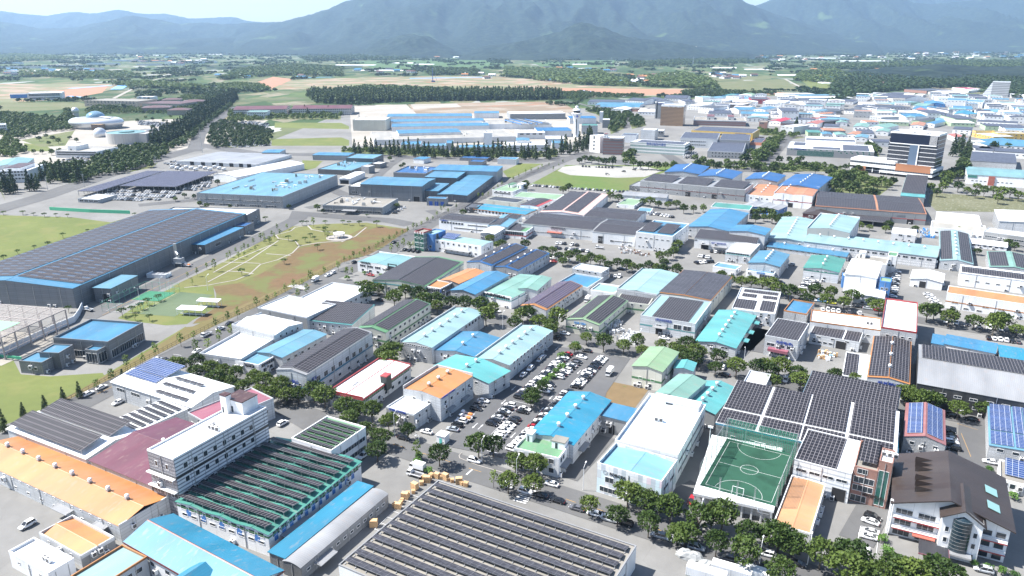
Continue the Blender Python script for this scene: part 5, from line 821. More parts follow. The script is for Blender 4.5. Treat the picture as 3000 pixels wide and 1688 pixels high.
TREES=[
('r',1.2,'trees on the science park plaza','tree on the science park plaza',[(-644.6,1035.8),(-654,1067.6),(-625.8,1035.8),(-601,1005.8),(-605.4,991.4),(-679.5,1084.2),(-611.9,1051.5),(-585.3,1020.6),(-577.6,912.7),(-567.6,912.7),(-548.9,900.7),(-539,900.7),(-636.2,1331),(-613,1306.4),(-583.6,1282.7),(-604,1356.6),(-553.4,1175.4),(-627.7,1282.7),(-814,1469.1),(-814.5,1500.1),(-853.7,1469.1)]),
('r',0.8,'small trees inside the grey plant compound','small tree inside the grey plant compound',[(-138.8,856.5),(-117.5,816),(-119.2,806.4),(-169.1,867.2),(-22.4,856.5),(-99,912.8),(27.6,593.9),(-93.8,602),(-286.3,630.4),(-284.9,645.5),(-274,639.4),(-156.6,593.9),(-149.6,583.4),(-180.9,599.2),(-277.7,729.1),(-278.7,706.4),(-229.6,602),(-257.7,610.2),(-248.8,602)]),
('z',1,'street trees of the foreground junction','tree of the foreground junction row',[(-23.3,211.2),(-10.9,216.3),(1.2,207.8),(7.2,204.5),(-1.1,196),(6.3,194.9),(22.1,184.9),(29.6,179.9),(37.4,174.8),(44.6,171.5)]),
('z',1.1,'trees in front of the pastel facade','tree in front of the pastel facade',[(33.7,188.5),(38.2,186.4),(42.2,184.4),(44.8,181.7)]),
('y',1.5,'light green young trees by the junction','light green young tree by the junction',[(-31,214.7),(-5.6,199.1)]),
('z',1,'trees around the small cooling unit office','tree around the small white roofed office',[(-43.8,222.9),(-50,240.7),(-55.9,243.4),(-60.6,244.4),(-56.8,235.5),(-49.9,228.1),(-35.5,228.1),(-43,234),(-43.7,214.3)]),
('s',1.5,'clipped bushes by the loading yard','clipped bush by the loading yard',[(-30.7,212.5),(-26.4,207.6),(-30.4,215.5)]),
('z',1.1,'big street trees along the right foreground street','big street tree along the right foreground street',[(55.7,178.7),(58.1,177.1),(51.8,177.7),(53.9,166.8),(63.5,170.9),(59.7,161.7),(70.9,168.5),(73.7,166.2),(79.4,161.7),(67,156.1),(46.5,170.9),(69.3,170.3)]),
('z',1.1,'trees along the bottom edge before the brown roofed block','tree along the bottom edge before the brown roofed block',[(86.9,160.6),(88.3,157.4),(90.9,154.8),(95.8,155.6),(98,153.8),(102.1,153.8),(105.7,153),(83.8,155.8)]),
('s',1.6,'green shrubs around the brown roofed block','green shrub around the brown roofed block',[(99.7,168.2),(99.7,166.8),(112,167.1),(122.8,161.3),(125.5,160),(127.9,158.7),(151.1,207.8),(149.3,193.3),(120,162.7),(101.3,173.2)]),
('z',1,'trees before the charcoal walled hall','tree before the charcoal walled hall',[(146.9,253.4),(149.1,247.2),(157.1,251.7),(152.2,247.2),(160.3,242.3),(171,244.4),(151.9,258.7)]),
('z',1,'trees of the tree lined corner street','tree of the tree lined corner street',[(-130.6,285),(-126.5,274.7),(-122,278.7),(-115.7,275.4),(-110,273.4),(-115.1,266.3),(-109.8,265.1),(-103.6,262.6),(-100.4,267.6),(-96.4,265.1),(-96.4,260.1),(-90.2,255.4),(-87.4,260.1),(-84.7,254.2),(-80.2,254.8),(-69.6,251.9),(-74.9,256.6),(-136,278.7)]),
('z',1.1,'street trees of the second street','street tree of the second street',[(-78.4,384.1),(-71.3,381.7),(-75.8,370.1),(-60.4,363.5),(-56.6,377),(-48.4,370.1),(-44.8,357),(-37.4,352.9),(-39.1,363.5),(-31,359.2),(-23.9,357),(-16.1,353.9),(-9.4,348.8),(-12.4,336),(-54.5,292.4),(-51.1,293.1),(-51.1,285.8)]),
('z',1.1,'street trees by the purple solar hall','street tree by the purple solar hall',[(3.9,341.4),(1.5,328.2),(12.9,331.8),(17.9,326.3),(21.5,332.8),(17.6,321),(7.3,343.4)]),
('z',0.9,'street trees along the car park entrance','street tree along the car park entrance',[(33.4,313.1),(40.2,304.9),(48.7,302.6),(55.5,307.3),(65.2,304.1),(70.1,301),(55.8,296.4),(71.2,294.9),(27.3,302.6)]),
('z',1,'street trees before the turquoise gabled factory','street tree before the turquoise gabled factory',[(78.2,293.7),(75.7,301.4),(75.5,287.1),(72.5,292.2),(86.5,290.8),(83,280.8),(90.7,278.1),(103,281.5),(108.1,278.1),(113.6,273.4),(112.4,266.3),(102.3,267.6),(99.5,279.4),(103.8,275.4)]),
('z',0.8,'street trees beside the solar roofs','street tree beside the solar roofs',[(128.2,272.4),(134.5,269.2),(143.1,264.1),(148.3,257.5),(148.4,253.4)]),
('z',1,'trees along the third street','tree along the third street',[(121.5,397.3),(126.6,393.5),(131.5,392.3),(136.8,389.8),(139.8,384.9),(141.9,380.1),(145.7,374.3),(152,375.4),(153,366.4),(160,375.4),(167.1,373.1),(160.5,362),(168.8,359.9),(176.4,368.6),(183.3,360.9),(182,350.5),(118.2,405.2)]),
('z',1.1,'trees on the verge before the brick entrance','tree on the verge before the brick entrance',[(201.4,341.8),(212.9,340.8),(208.4,335.1),(218.1,331.3),(227.4,329.5),(231.1,331.3),(232.5,322.3),(206.3,344.7),(222.8,324.1)]),
('z',0.9,'trees in the long hedge row of the fourth street','tree in the long hedge row of the fourth street',[(20.1,462.9),(25.7,459.5),(22.2,449.7),(29.1,449.7),(34.8,445),(30.9,437.2),(40.3,449.7),(42,440.3),(47.8,438.8),(53.1,434.2),(44.1,435.7),(57.4,428.3),(62.8,431.2),(67.7,425.4),(70.5,422.5),(75.4,422.5),(80.8,425.4),(85.2,422.5),(87.6,418.2),(94.8,414.1)]),
('z',0.9,'trees by the big yard corner','tree by the big yard corner',[(90.9,444.3),(97.2,450.6),(91.7,435.1),(102,457.1),(105.9,467.2),(-10.2,475.9),(-6.6,479.5),(-15,488.7),(8.8,474.2)]),
('r',1.2,'trees between the blue hall and the cyan complex','tree between the blue hall and the cyan complex',[(187,567.9),(192,570.4),(197.1,572.9),(200.8,567.9),(182.8,551.1),(190.6,555.8),(194.5,548.8),(202.9,558.2),(210.9,563),(197.1,544.1),(135.8,583.1),(144.1,585.7),(152.4,588.3)]),
('z',0.8,'trees before the carport','tree before the carport',[(250,526.5),(257.5,526.5),(265.9,520.2),(273,530.8),(287.7,522.3),(301.9,514),(312.5,512),(314.5,502.1),(322.5,506),(323.4,496.3),(306.2,506)]),
('z',0.8,'trees by the white house','tree by the white house',[(329.8,486.9),(328.2,481.4),(328.4,490.6),(327.1,472.5),(296.8,462.3)]),
('r',1.5,'park trees before the black tower','park tree before the black tower',[(320,735.8),(321.5,719.9),(301.5,697.2),(331.5,727.7),(329.4,704.6),(303.3,682.8),(288.8,669),(314.7,682.8),(312.6,655.7),(308.9,636.7),(298,655.7),(285.6,649.3),(331.2,682.8),(345.5,697.2),(343.9,682.8),(359.4,704.6),(318.2,649.3),(303.7,649.3),(318.5,752.3)]),
('r',1.3,'dark trees before the navy signed office','dark tree before the navy signed office',[(295.5,832),(309.9,842.3),(311.8,821.9),(313.6,802.4),(276.5,793),(283.6,783.9),(290.5,774.9),(317.4,793),(270.3,757.4),(337.1,783.9),(352.5,793),(362.4,802.4),(359.6,779.3),(264.7,766),(310,766),(323.8,842.3)]),
('r',1.9,'median trees of the avenue beside the solar offices','median tree of the avenue beside the solar offices',[(330.7,968),(310.1,915.5),(299,891.2),(276.5,835.6),(259.5,795.6),(285.2,868.1),(281,891.2),(255.1,825.2),(250.8,786.2)]),
('r',1.4,'hedge trees before the solar offices','hedge tree before the solar offices',[(206.7,851.4),(211,830.6),(217.7,820.5),(224.1,810.7),(234.3,820.5),(239.1,810.7),(245.2,801.1),(198,801.1),(206,791.7),(213.8,782.5),(225.4,782.5),(234,782.5),(217.6,920.3)]),
('z',1.2,'trees at the green corner of the meadow','tree at the green corner of the meadow',[(376.8,670.6),(372.3,650.8),(404.7,698.9),(426.8,729.5),(444.6,754.2),(388,670.6),(401.7,670.6),(402.7,657.3),(402.5,644.5),(413.5,650.8),(426,657.3),(420.3,638.2),(432.5,644.5),(431.8,632.1),(406.8,620.1),(423.2,677.5)]),
('m',1.6,'conifers beside the black tower','conifer beside the black tower',[(554.2,942.5),(568.9,956.2),(568,942.5),(535.5,903.6),(535.1,891.3),(520.4,891.3),(533,879.3)]),
('r',1.7,'roadside trees right of the black tower','roadside tree right of the black tower',[(514.8,852),(493.8,820.7),(473.2,782.3),(453.7,755.7),(436.8,730.8),(594.8,934.5),(611.9,934.5)]),
('r',1.5,'hedge trees of the green glass office','hedge tree of the green glass office',[(82.1,847.1),(88.8,836.6),(96,831.4),(102.4,821.3),(109.3,816.4),(133.6,868.8),(124.3,826.4),(130.4,806.6),(136.2,797),(145,797),(153,792.3),(162.7,797),(170.5,792.3),(75,836.6)]),
('z',1,'trees in front of the office with courtyard roof','tree in front of the office with courtyard roof',[(83.4,631.1),(89.7,625.1),(108.8,613.5),(113.5,607.9),(119.3,602.3),(126.6,599.6),(133.9,602.3),(45.4,662.6),(51.3,676),(10.9,669.3),(12.4,683),(-37.8,570.9)]),
('p',1.1,'ornamental pines along the compound road','ornamental pine along the compound road',[(-126.1,547),(-120.7,543.4),(-112.8,542.5),(-99.3,538.1),(-102.5,585.7),(-112.4,570.6),(-139.4,859.9),(11.6,709.1)]),
('p',1.1,'ornamental pines by the sports court','ornamental pine by the sports court',[(-193,349.3),(-191.2,355.4),(-188.9,359.6),(-188.4,366),(-184,343.4),(-176.9,343.4),(-185.7,372.7),(-223.2,355.4)]),
('p',1,'ornamental pines along the football lawn','ornamental pine along the football lawn',[(-384.7,579),(-374.5,576.5),(-362.9,571.5),(-354.3,571.5),(-343.8,569.1),(-311.5,505.7),(-313.2,476),(-316.6,464.1),(-302.9,521.8),(-307.3,481.4),(-316.1,449.4),(-399.9,579),(-294.2,574)]),
('p',1,'garden pines around the white pavilion','garden pine around the white pavilion',[(-186.9,557.1),(-152.9,498),(-144.6,486.8),(-140.2,507.6),(-136.3,501.8),(-140.5,494.2),(-139.5,441.7),(-155.5,543.4),(-152.5,545.6),(-139.1,545.6),(-127.2,474.3),(-124.7,515.7),(-133.9,526),(-157.4,418.4)]),
('y',1.7,'bare crowned garden trees','bare crowned garden tree',[(-176,425.9),(-145.7,537.9),(-131.4,512.2),(-127.6,504.2)]),
('y',1,'young trees along the boundary fence upper part','young tree along the boundary fence upper part',[(-103.2,444.2),(-100.4,447.3),(-99.9,455.3),(-96.6,458.6),(-94.2,461.9),(-92.6,470.3),(-89,475.5),(-88.5,480.9),(-86.1,485.6),(-83.2,493.7),(-80.8,499.4),(-80.3,509.2),(-77,513.2),(-73.7,517.3),(-71.3,529.9),(-69.1,532),(-66.3,538.6),(-63.7,552.2),(-60.2,559.2),(-58.2,571.3),(-56.4,586.4)]),
('y',1.4,'leafy young trees along the boundary fence','leafy young tree along the boundary fence',[(-139.9,331.5),(-145.3,318.2),(-147.8,310.6),(-137.7,341),(-134.4,344.9),(-153.2,298),(-155.9,291.2),(-159.2,284.8),(-130.3,361.4),(-126.7,366.8),(-124.7,374.7),(-123,386.5),(-119.5,391.4),(-116.3,396.4),(-113.3,402.9),(-109.4,419.2),(-102.9,426.3),(-109.8,381.7),(-112.4,373.6),(-128.2,319),(-131.1,312.3),(-133.9,305.8),(-136.8,300.3),(-161.6,265.5),(-159.6,273.2)]),
('m',0.6,'dark young trees by the bottom lawn','dark young tree by the bottom lawn',[(-176.9,244),(-172.7,250),(-171,258.7),(-165.7,260.5),(-153.3,269.8),(-177.2,233.6)]),
('y',1.3,'young trees around the glass tower','young tree around the glass tower',[(-74.4,471.9),(-71.5,477.2),(-68.1,479),(-65.8,471.9),(-77.4,465.1),(-64.7,477.2),(-96.3,416),(-93.3,418.8),(-96.7,421.6)]),
('s',1.6,'dark clipped trees by the pale teal roofed office','dark clipped tree by the pale teal roofed office',[(-94.3,409.5),(-86.5,420.3),(-76.1,416.2),(-87,400.4),(-92.1,439.1)]),
('y',1.1,'street trees of the upper boundary road','street tree of the upper boundary road',[(1.1,728.2),(6.6,744.1),(13.8,764.9),(19.8,778),(27.3,786.9),(32.4,805.4),(40.2,814.9),(43.3,786.9),(50.7,814.9),(56.5,834.7),(-9.3,698.2),(-13,684.1),(-16.5,670.5),(-20.9,651),(-25.5,644.7),(-29.1,644.7),(-45.1,598.5),(-50.5,582.7),(-55.2,598.5)]),
('m',1.4,'avenue conifers before the white plant','avenue conifer before the white plant',[(-190,914.2),(-183.8,908),(-181.5,940.1),(-170,914.2),(-167.4,933.5),(-156.2,901.8),(-155.5,933.5),(-144.6,895.7),(-140.5,901.8),(-133.8,889.7),(-130.7,914.2),(-126.5,927),(-115.9,889.7),(-111.7,901.8),(-102.2,883.8),(-99.3,901.8),(-91.2,877.9),(-88.3,908),(-80.9,889.7),(-75.1,877.9),(-69.5,889.7),(-64.2,895.7),(-58.5,895.7),(-52.6,877.9),(-44,883.8),(-38.7,872.1),(-33.6,901.8),(-27.5,872.1),(-22.3,889.7),(-16.5,883.8),(-11.6,877.9),(-7.5,872.1),(-2.7,866.4),(2.9,877.9),(11.1,889.7),(14,866.4),(19,877.9),(24.1,889.7),(26.7,866.4),(39.9,877.9),(42.5,866.4),(48.5,889.7)]),
('m',1.5,'tall dark conifers by the white tower','tall dark conifer by the white tower',[(59.5,908.9),(66.2,934.7),(69.5,908.9),(77.1,921.6),(85.6,961.8),(92.2,976),(98,990.5),(105.2,1036.8),(108.2,1028.8),(102.5,990.5),(86.7,934.7),(93.1,948)]),
('m',1.2,'conifers before the right dormitory','conifer before the right dormitory',[(-385.2,1429.6),(-380,1459.7),(-368.3,1444.5),(-341.5,1429.6),(-320.9,1429.6),(-369,1386.5)]),
('m',1.4,'conifers beside the white school block','conifer beside the white school block',[(-459.9,731),(-465.1,747.9),(-442.4,714.9),(-447.8,731),(-453.4,747.9),(-435,722.9),(-435.6,731),(-441,747.9),(-435.5,747.9),(-419,722.9),(-452.9,663.5),(-448,663.5),(-458.9,684.7),(-474.8,699.5),(-448,670.4),(-439.3,677.5),(-434.9,677.5),(-440.5,692)]),
('y',1,'sapling rows on the garden lawn','sapling on the garden lawn',[(-187.2,413.7),(-182.7,416.4),(-178.6,399.2),(-182.6,430.6),(-176.8,448.9),(-177.9,456.9),(-177.3,465.2),(-174.9,468.6),(-174.3,472.1),(-172.8,475.5),(-172.7,486.3),(-167.1,472.1),(-171.6,497.5),(-166.4,490),(-172.1,505.3),(-164.8,493.7),(-167.6,509.2),(-163.3,501.4),(-168.6,525.6),(-161.8,509.2),(-162.9,529.9),(-161.6,486.3),(-169.7,458.6),(-171,452.1)]),
('z',0.8,'trees in the parking median','tree in the parking median',[(11.7,264.4),(8,256.6),(7.1,252),(-6,216.9)]),
('s',1.8,'bushes in the parking median','bush in the parking median',[(11.9,269.3),(13.7,273.1),(16.1,277.7),(18.1,282.4),(20.6,286.6),(28.2,309.1),(7,256.6),(8.4,260.7),(21.4,298.2)]),
]
FOREST=[
('r',9,1.1,'dark grove before the navy signed office',[(280.9,813.5),(307.3,837.6),(325.2,827.8),(351.6,799.6),(341.3,781.9),(309.7,786.2),(277.7,777.5)]),
('r',9,1,'grove between the blue gables and the offices',[(203.9,857.9),(224.6,827.8),(252.3,818.2),(273.4,827.8),(280.7,786.2),(269.1,773.2),(245.2,804.2),(202.1,823)]),
('r',9,1.1,'park grove behind the orange roofs',[(333.3,790.6),(359.2,773.2),(350.7,717.6),(334.4,682.3),(302.9,689.1),(310.1,732.7)]),
('r',9,1.5,'median grove beside the solar offices',[(307.7,937),(375.4,1077.6),(372.5,1046.3),(306.1,890.2),(276.5,837.6),(270.2,847.7)]),
('r',9,1.4,'grove left of the black tower',[(463.1,988.8),(475.8,988.8),(433.6,890.2),(432.5,913)]),
('r',9,1.4,'roadside grove right of the black tower',[(528.4,890.2),(565.2,937),(506.8,827.8),(450.9,748.4),(459.3,773.2)]),
('r',9,1.4,'roadside grove below the black tower',[(427.1,740.5),(456.4,773.2),(424,717.6),(400.3,696)]),
('r',9,1.3,'grove beside the green glass office',[(127.4,868.4),(142.2,937),(147.1,913),(141.7,857.9)]),
('r',8,1.2,'dense dark avenue tree belt running up the left side',[(-432.4,632.2),(-483.1,703.1),(-478.5,756.5),(-407.3,703.1),(-415.4,748.4),(-387.4,808.8),(-423.4,937),(-427.7,988.8),(-487,1222.8),(-590.7,1629.2),(-760.6,2028.2),(-918.8,2344.8),(-951.8,2500.3),(-531.4,1222.8),(-471.1,988.8),(-504.1,937),(-466.2,827.8),(-506.8,808.8),(-469.6,682.3)]),
('m',8,1.2,'dark conifer belt along the upper avenue',[(-499.2,1046.3),(-531.4,1222.8),(-629.9,1594.2),(-728,2028.2),(-633.1,1785.8),(-577,1528.3),(-498.1,1222.8),(-448.6,1016.8),(-445.7,937)]),
('r',9,1.3,'dark wood in front of the science park',[(-959.6,1438.9),(-862,1384.7),(-776.9,1310.5),(-879.9,1528.3),(-723.4,1265.2),(-671.7,1164.1),(-696.7,1128),(-680.5,1046.3),(-725.6,1077.6)]),
('r',9,1.2,'wood behind the office at the left edge',[(-705.4,1046.3),(-654.7,1016.8),(-592.8,924.9),(-582.6,879.2),(-604.2,890.2)]),
('m',9,1.5,'wall of conifers behind the vacant plant ground',[(-427.4,1684.7),(-367.2,1658.3),(-312.4,1684.7),(-166.6,1744),(-10.1,1764.6),(105.1,1785.8),(116.1,1807.5),(123.4,1923.9),(24,1974.7),(-115.9,1949),(-290.4,1949),(-435.6,1974.7),(-510.7,1923.9)]),
('r',10,1.2,'trees around the dormitories',[(-531.2,1438.9),(-544,1528.3),(-314.9,1411.3),(-298.3,1334.4),(-409.3,1334.4),(-451.3,1287.5),(-468.9,1265.2)]),
('r',8,1,'parking lot trees left of the sports lawns',[(-480.4,1222.8),(-497.1,1310.5),(-385.8,1183.1),(-352,1128),(-317.4,988.8),(-376.2,962.2),(-407.7,1016.8)]),
('r',8,1,'hedge trees under the avenue conifers',[(-214.2,949.5),(-108.5,937),(-5.3,907.2),(54.9,913),(53.6,890.2),(-5.2,879.2),(-103.9,895.8),(-208.4,922.5)]),
('r',9,1.2,'wood along the road behind the plant tower',[(141.5,1501.8),(175.2,1525.5),(216.1,1445.5),(228.4,1316.6),(215.8,1231.8),(186.6,1185.7),(199.3,1298.8),(200.9,1353.8),(178.9,1200.7),(145,1116),(161.2,1281.4),(157.1,1434.7)]),
('r',10,1.2,'tree line behind the far factories',[(133.3,2015.8),(192.4,2058.2),(247.6,1936),(327.2,1936),(317.9,1880.1),(251.1,1862.1),(194.9,1862.1),(150.4,1729.8),(121.1,1827.2)]),
('r',10,1.2,'tree line in front of the construction land',[(453,2055.6),(542.4,2169.3),(583.6,2082.9),(652.1,2029),(681.7,2003),(665,1953),(605.5,1977.7),(509.2,1882.4),(481,1953),(420.6,1905.4)]),
('r',9,1,'trees among the campus halls',[(-846.8,1528.3),(-867,1665.8),(-728.5,1528.3),(-765.8,1744),(-808.5,1923.9),(-738.2,1875.6),(-610.1,1528.3),(-609.1,1438.9),(-674,1438.9),(-725.9,1438.9),(-783.8,1411.3)]),
('r',9,1.1,'trees along the road junction right of the green glass office',[(373.4,1159.5),(404.8,1142.1),(406.9,1092.7),(415.4,1077.1),(395.9,1061.9),(378.3,1092.7),(359.6,1108.7)]),
('m',9,1.1,'tree column between road and brick block',[(456.8,1234.8),(477,1276.1),(442.4,1177.5),(415.6,1116.9)]),
('r',12,1.5,'wooded slope behind the white high rise',[(714.7,1718.2),(954.4,2042.6),(1156.5,2189.4),(1378.7,2305.2),(1193.5,1800.1),(1642.3,2395.5),(2247.4,3293.8),(2254.1,3686.3),(1932.1,3686.3),(1512.7,3293.8),(1300.2,3127),(989.6,2395.5)]),
('r',14,1.6,'wooded knolls beyond the construction land',[(-34.2,3919.4),(193.2,3686.3),(395.4,3479.2),(385.2,2305.2),(210.6,2395.5),(71.4,2713.5),(-26.8,3064.8)]),
('r',14,1.6,'wood strips left of centre behind the dirt works',[(-1023.5,2713.5),(-912.4,3064.8),(-651.7,2976),(-855.4,3919.4),(-1251.3,4485.4),(-1288.1,3686.3)]),
('r',14,1.6,'woods between the far fields',[(-1697,6296.7),(-1296.6,8298.6),(-851.6,7001.1),(-755.1,5422.3),(-1179.8,5422.3),(-1368.6,5240.1)]),
('r',14,1.6,'wood on the knoll right of centre',[(415.6,2305.2),(578.3,2189.4),(690.2,2713.5),(720.3,3293.8),(521.4,2976)]),
('r',14,1.5,'wood behind the plant wall',[(-462.4,2098.9),(-425.8,2305.2),(-231.3,2189.4),(-151,2143.2),(-150.1,2002.2),(-433.1,1963.4)]),
('r',16,1.6,'dark wood on the far left plain',[(-3158.3,4833.7),(-3147.8,5240.1),(-3152.6,5617.5),(-3558.3,6296.7),(-4926.9,7881.6),(-4561.9,7001.1)]),
('r',16,1.6,'far wood strips right of the centre',[(598.8,3919.4),(1075.3,4485.4),(1579.1,4833.7),(1769.7,5422.3),(1344.2,5617.5),(736.9,4833.7)]),
('r',14,1.5,'copses on the fields at the right',[(962.6,2643.4),(1029.2,2493),(1303.4,2976),(1513.5,3686.3),(1210.1,3293.8)]),
('r',14,1.5,'copses on the left plain',[(-1876.9,2976),(-1466.3,2787.3),(-1368.6,2892.2),(-1695.9,3402.6),(-1872.8,3293.8),(-2142.1,3402.6)]),
('r',16,1.7,'long far woods on the right plain',[(1449.1,3686.3),(2052.9,3919.4),(2415.2,3686.3),(3421.5,5240.1),(2648.9,5069.7),(1955.1,4485.4),(1605.8,4183.5)]),
('r',14,1.6,'knoll wood behind the dirt works',[(-335.4,3064.8),(-134.2,3064.8),(-161,3686.3),(-410.6,3919.4)]),
('r',14,1.6,'wood strips at the left of the far fields',[(-1242.3,2395.5),(-983.1,2189.4),(-848.1,2189.4),(-974.6,2358.5),(-1211.5,2555.4)]),
('r',10,1.2,'belt of trees left of the dormitories',[(-828.9,2189.4),(-666.3,2042.6),(-684.3,2189.4),(-768.5,2395.5),(-875.9,2493),(-905.4,2395.5)]),
]
GROUND=[
('industrial_ground','concrete',0.02,[(-700,20),(600,20),(1700,1500),(1700,2050),(500,1900),(200,1560),(-320,1560),(-330,1060),(-640,1000),(-1300,1600),(-1500,1500),(-700,560)]),
('factory_lawn','lawn',0.0507,[(-461.83,556.75),(-402.18,578.2),(-339.91,569.92),(-302.39,553.09),(-290.57,595.98),(-282.59,585.7),(-281.45,444.53),(-277.51,385.71),(-288.87,332.22)]),
('corner_lawn','lawn',0.0514,[(-227.65,259.62),(-217.31,292.75),(-216.49,299.36),(-201.56,281.6),(-188.45,279.59),(-168.72,282.95),(-165.85,279.59),(-171.08,260.8),(-173.25,248.35),(-181.78,237.89),(-192.53,219.07)]),
('dry_verge','verge',0.0621,[(-175.73,244.07),(-173.57,248.89),(-166.64,278.93),(-164.73,286.39),(-158.91,313.41),(-155.94,334.94),(-153,335.86),(-133.39,381.06),(-115.6,429.79),(-107.9,457),(-104.88,443.01),(-112.21,415.91),(-129.52,368.78),(-142.41,337.7),(-153.54,305.47),(-162.25,276.95),(-168.46,256.15),(-173.45,241.98)]),
('dry_grass_field','dryfield',0.0528,[(-154.5,339.56),(-154.76,345.26),(-152.04,363.43),(-160.38,385.71),(-166.45,397.8),(-155.85,402.83),(-147.7,421.36),(-142.37,453.83),(-140.85,483.97),(-131.52,494.85),(-116.97,506.18),(-107.63,541.07),(-74.79,532.46),(-76.19,506.18),(-91.55,463.48),(-105.2,444.53),(-112.21,415.91),(-130.55,372.06),(-143.81,341.44)]),
('garden_lawn','gardenlawn',0.0435,[(-189.61,397.8),(-178.98,444.53),(-164.71,538.89),(-141.34,547.69),(-109.68,552.18),(-74.63,531.2),(-104.12,522.06),(-115.19,497.82),(-139.72,479.74),(-141.47,450.69),(-146.39,417.26),(-154.53,399.04),(-180.12,391.67)]),
('court_lawn','lawn',0.0442,[(-194.49,347.2),(-193.92,367.7),(-188.55,395.33),(-166.45,397.8),(-152.04,363.43),(-156.41,344.3),(-157.02,339.19),(-166.25,337.33),(-187.33,343.73)]),
('plant_verge','lawn',0.0449,[(-166.98,279.59),(-156.32,335.86),(-154.9,334.03),(-162.79,283.63)]),
('practice_court','court',0.0856,[(-187.04,353.13),(-180.9,388.08),(-160.82,382.91),(-167.47,349.55)]),
('meadow','meadow',0.0563,[(14.12,703.1),(59.19,827.81),(178.18,827.81),(176.32,804.21),(130.12,740.5),(110.29,682.32),(91.48,674.33),(20.95,713.94)]),
('gravel_lot','gravel',0.087,[(55.4,816.32),(71.24,825.87),(145.72,816.32),(158.89,790.65),(133.36,751.65),(106.26,746.83),(59.03,763.13),(47.8,788.87)]),
('meadow','meadow2',0.0577,[(375.26,665.87),(381.96,669.1),(474.83,629.29),(442.47,583.48),(341.5,593.69),(352.02,626.41)]),
('dry_grass_lot','drylot',0.0584,[(34.39,277.35),(53.77,267.8),(45.87,251.98),(38.1,255.92),(27.54,266.57)]),
('compound_lawn','lawn',0.0591,[(-9.73,786.23),(8.97,839.61),(33.63,837.62),(-3.02,740.5)]),
('park_ground','parkgrass',0.0498,[(342.03,808.82),(357.76,773.23),(372.23,740.5),(379.41,732.72),(324.9,656.36),(287.16,669.1),(294.14,696.04)]),
('far_lawn','lawn',0.0605,[(-397.48,1282.97),(-284.76,1276.25),(-260.8,1222.81),(-252.61,1183.08),(-374.49,1202.63)]),
('far_lawn','lawn',0.0612,[(-335.04,1058.62),(-241.87,1077.58),(-224.43,1046.33),(-212.58,988.79),(-313.8,988.79)]),
('far_lawn','lawn',0.0619,[(-240.66,863.15),(-215.6,857.93),(-211.3,808.82),(-218.48,790.65)]),
('far_lawn','lawn',0.0626,[(-654.66,1016.78),(-608.45,988.79),(-565.89,937.03),(-600.23,937.03)]),
('far_lawn','parkgrass',0.0633,[(-676.74,1046.33),(-667.46,1164.14),(-583.14,988.79),(-605.87,975.34)]),
('vacant_ground','vacant',0.074,[(-224.16,1658.35),(-101.62,1704.01),(108.96,1743.97),(129.15,1467.55),(17.82,1453.09),(-180.35,1444.54)]),
('pale_yard','palegravel',0.0747,[(-344.85,1636.41),(-227.14,1658.35),(-182.35,1450.23),(-293.16,1461.73)]),
('pale_yard','palegravel',0.1054,[(-218.2,1658.35),(-121.42,1680.88),(-103.84,1594.17),(-197.61,1541.06)]),
('plant_road','palegravel',0.0761,[(-329.28,1560.57),(-315.23,1560.57),(-191.97,988.79),(-208.24,988.79)]),
('plant_yard','palegravel',0.0668,[(-303.38,1528.32),(-65.18,1560.57),(101.31,1528.32),(126.78,1127.96),(75.24,1009.64),(-60.01,988.79),(-193.78,988.79)]),
('construction_land','dirt',0.0675,[(-703.57,2189.43),(-798.34,2598.67),(-733.17,2787.34),(-268.35,3064.81),(-64.56,2947.54),(165.17,2689.75),(210.55,2395.48),(765.33,2042.57),(736.26,1963.38),(380.16,1913.85),(128.3,1938.31),(-108.05,2042.57),(-277.42,2098.93),(-481.9,2189.43)]),
('construction_land','dirt',0.0682,[(-1751.79,2493.01),(-1270.83,2472.89),(-1147.2,2287.91),(-1042.35,1800.09),(-1110.08,1718.19),(-1216.52,1718.19)]),
('orange_soil','orangedirt',0.1089,[(-849.66,2598.67),(-912.39,2976.02),(-782.05,2787.34),(-684.29,2189.43)]),
('orange_soil','orangedirt',0.1096,[(0,2189.43),(198.35,2254.13),(656.17,2128.27),(736.93,1989.1),(346.48,1963.38),(90.04,2042.57)]),
('orange_soil','orangedirt',0.1103,[(-1236.14,2002.21),(-1252.93,2189.43),(-1261.67,2433.58),(-1080.46,2042.57),(-1046.57,1821.77)]),
('tan_field','tanfield',0.071,[(672.89,2598.67),(977.56,2787.34),(776.77,2098.93),(597.55,2189.43)]),
('tan_field','tanfield',0.0717,[(708.73,2787.34),(1006.31,3064.81),(928.68,2787.34),(684.29,2643.44)]),
('tan_field','tanfield',0.0724,[(-1140.49,1718.19),(-965.61,1718.19),(-842.21,1582.73),(-934.64,1503.43),(-977.56,1466.62)]),
('green_field','greenfield',0.0731,[(-1026.44,5240.12),(0,6052.87),(-36.02,4127.93),(-644.04,3686.32)]),
('green_field','greenfield',0.0738,[(126.33,4833.74),(746.5,5720.38),(547.43,4183.54),(171.07,3919.39)]),
('yellow_field','lawn',0.0745,[(1045.1,2838.8),(1148.63,2787.34),(934.88,2189.43),(848.14,2189.43)]),
]
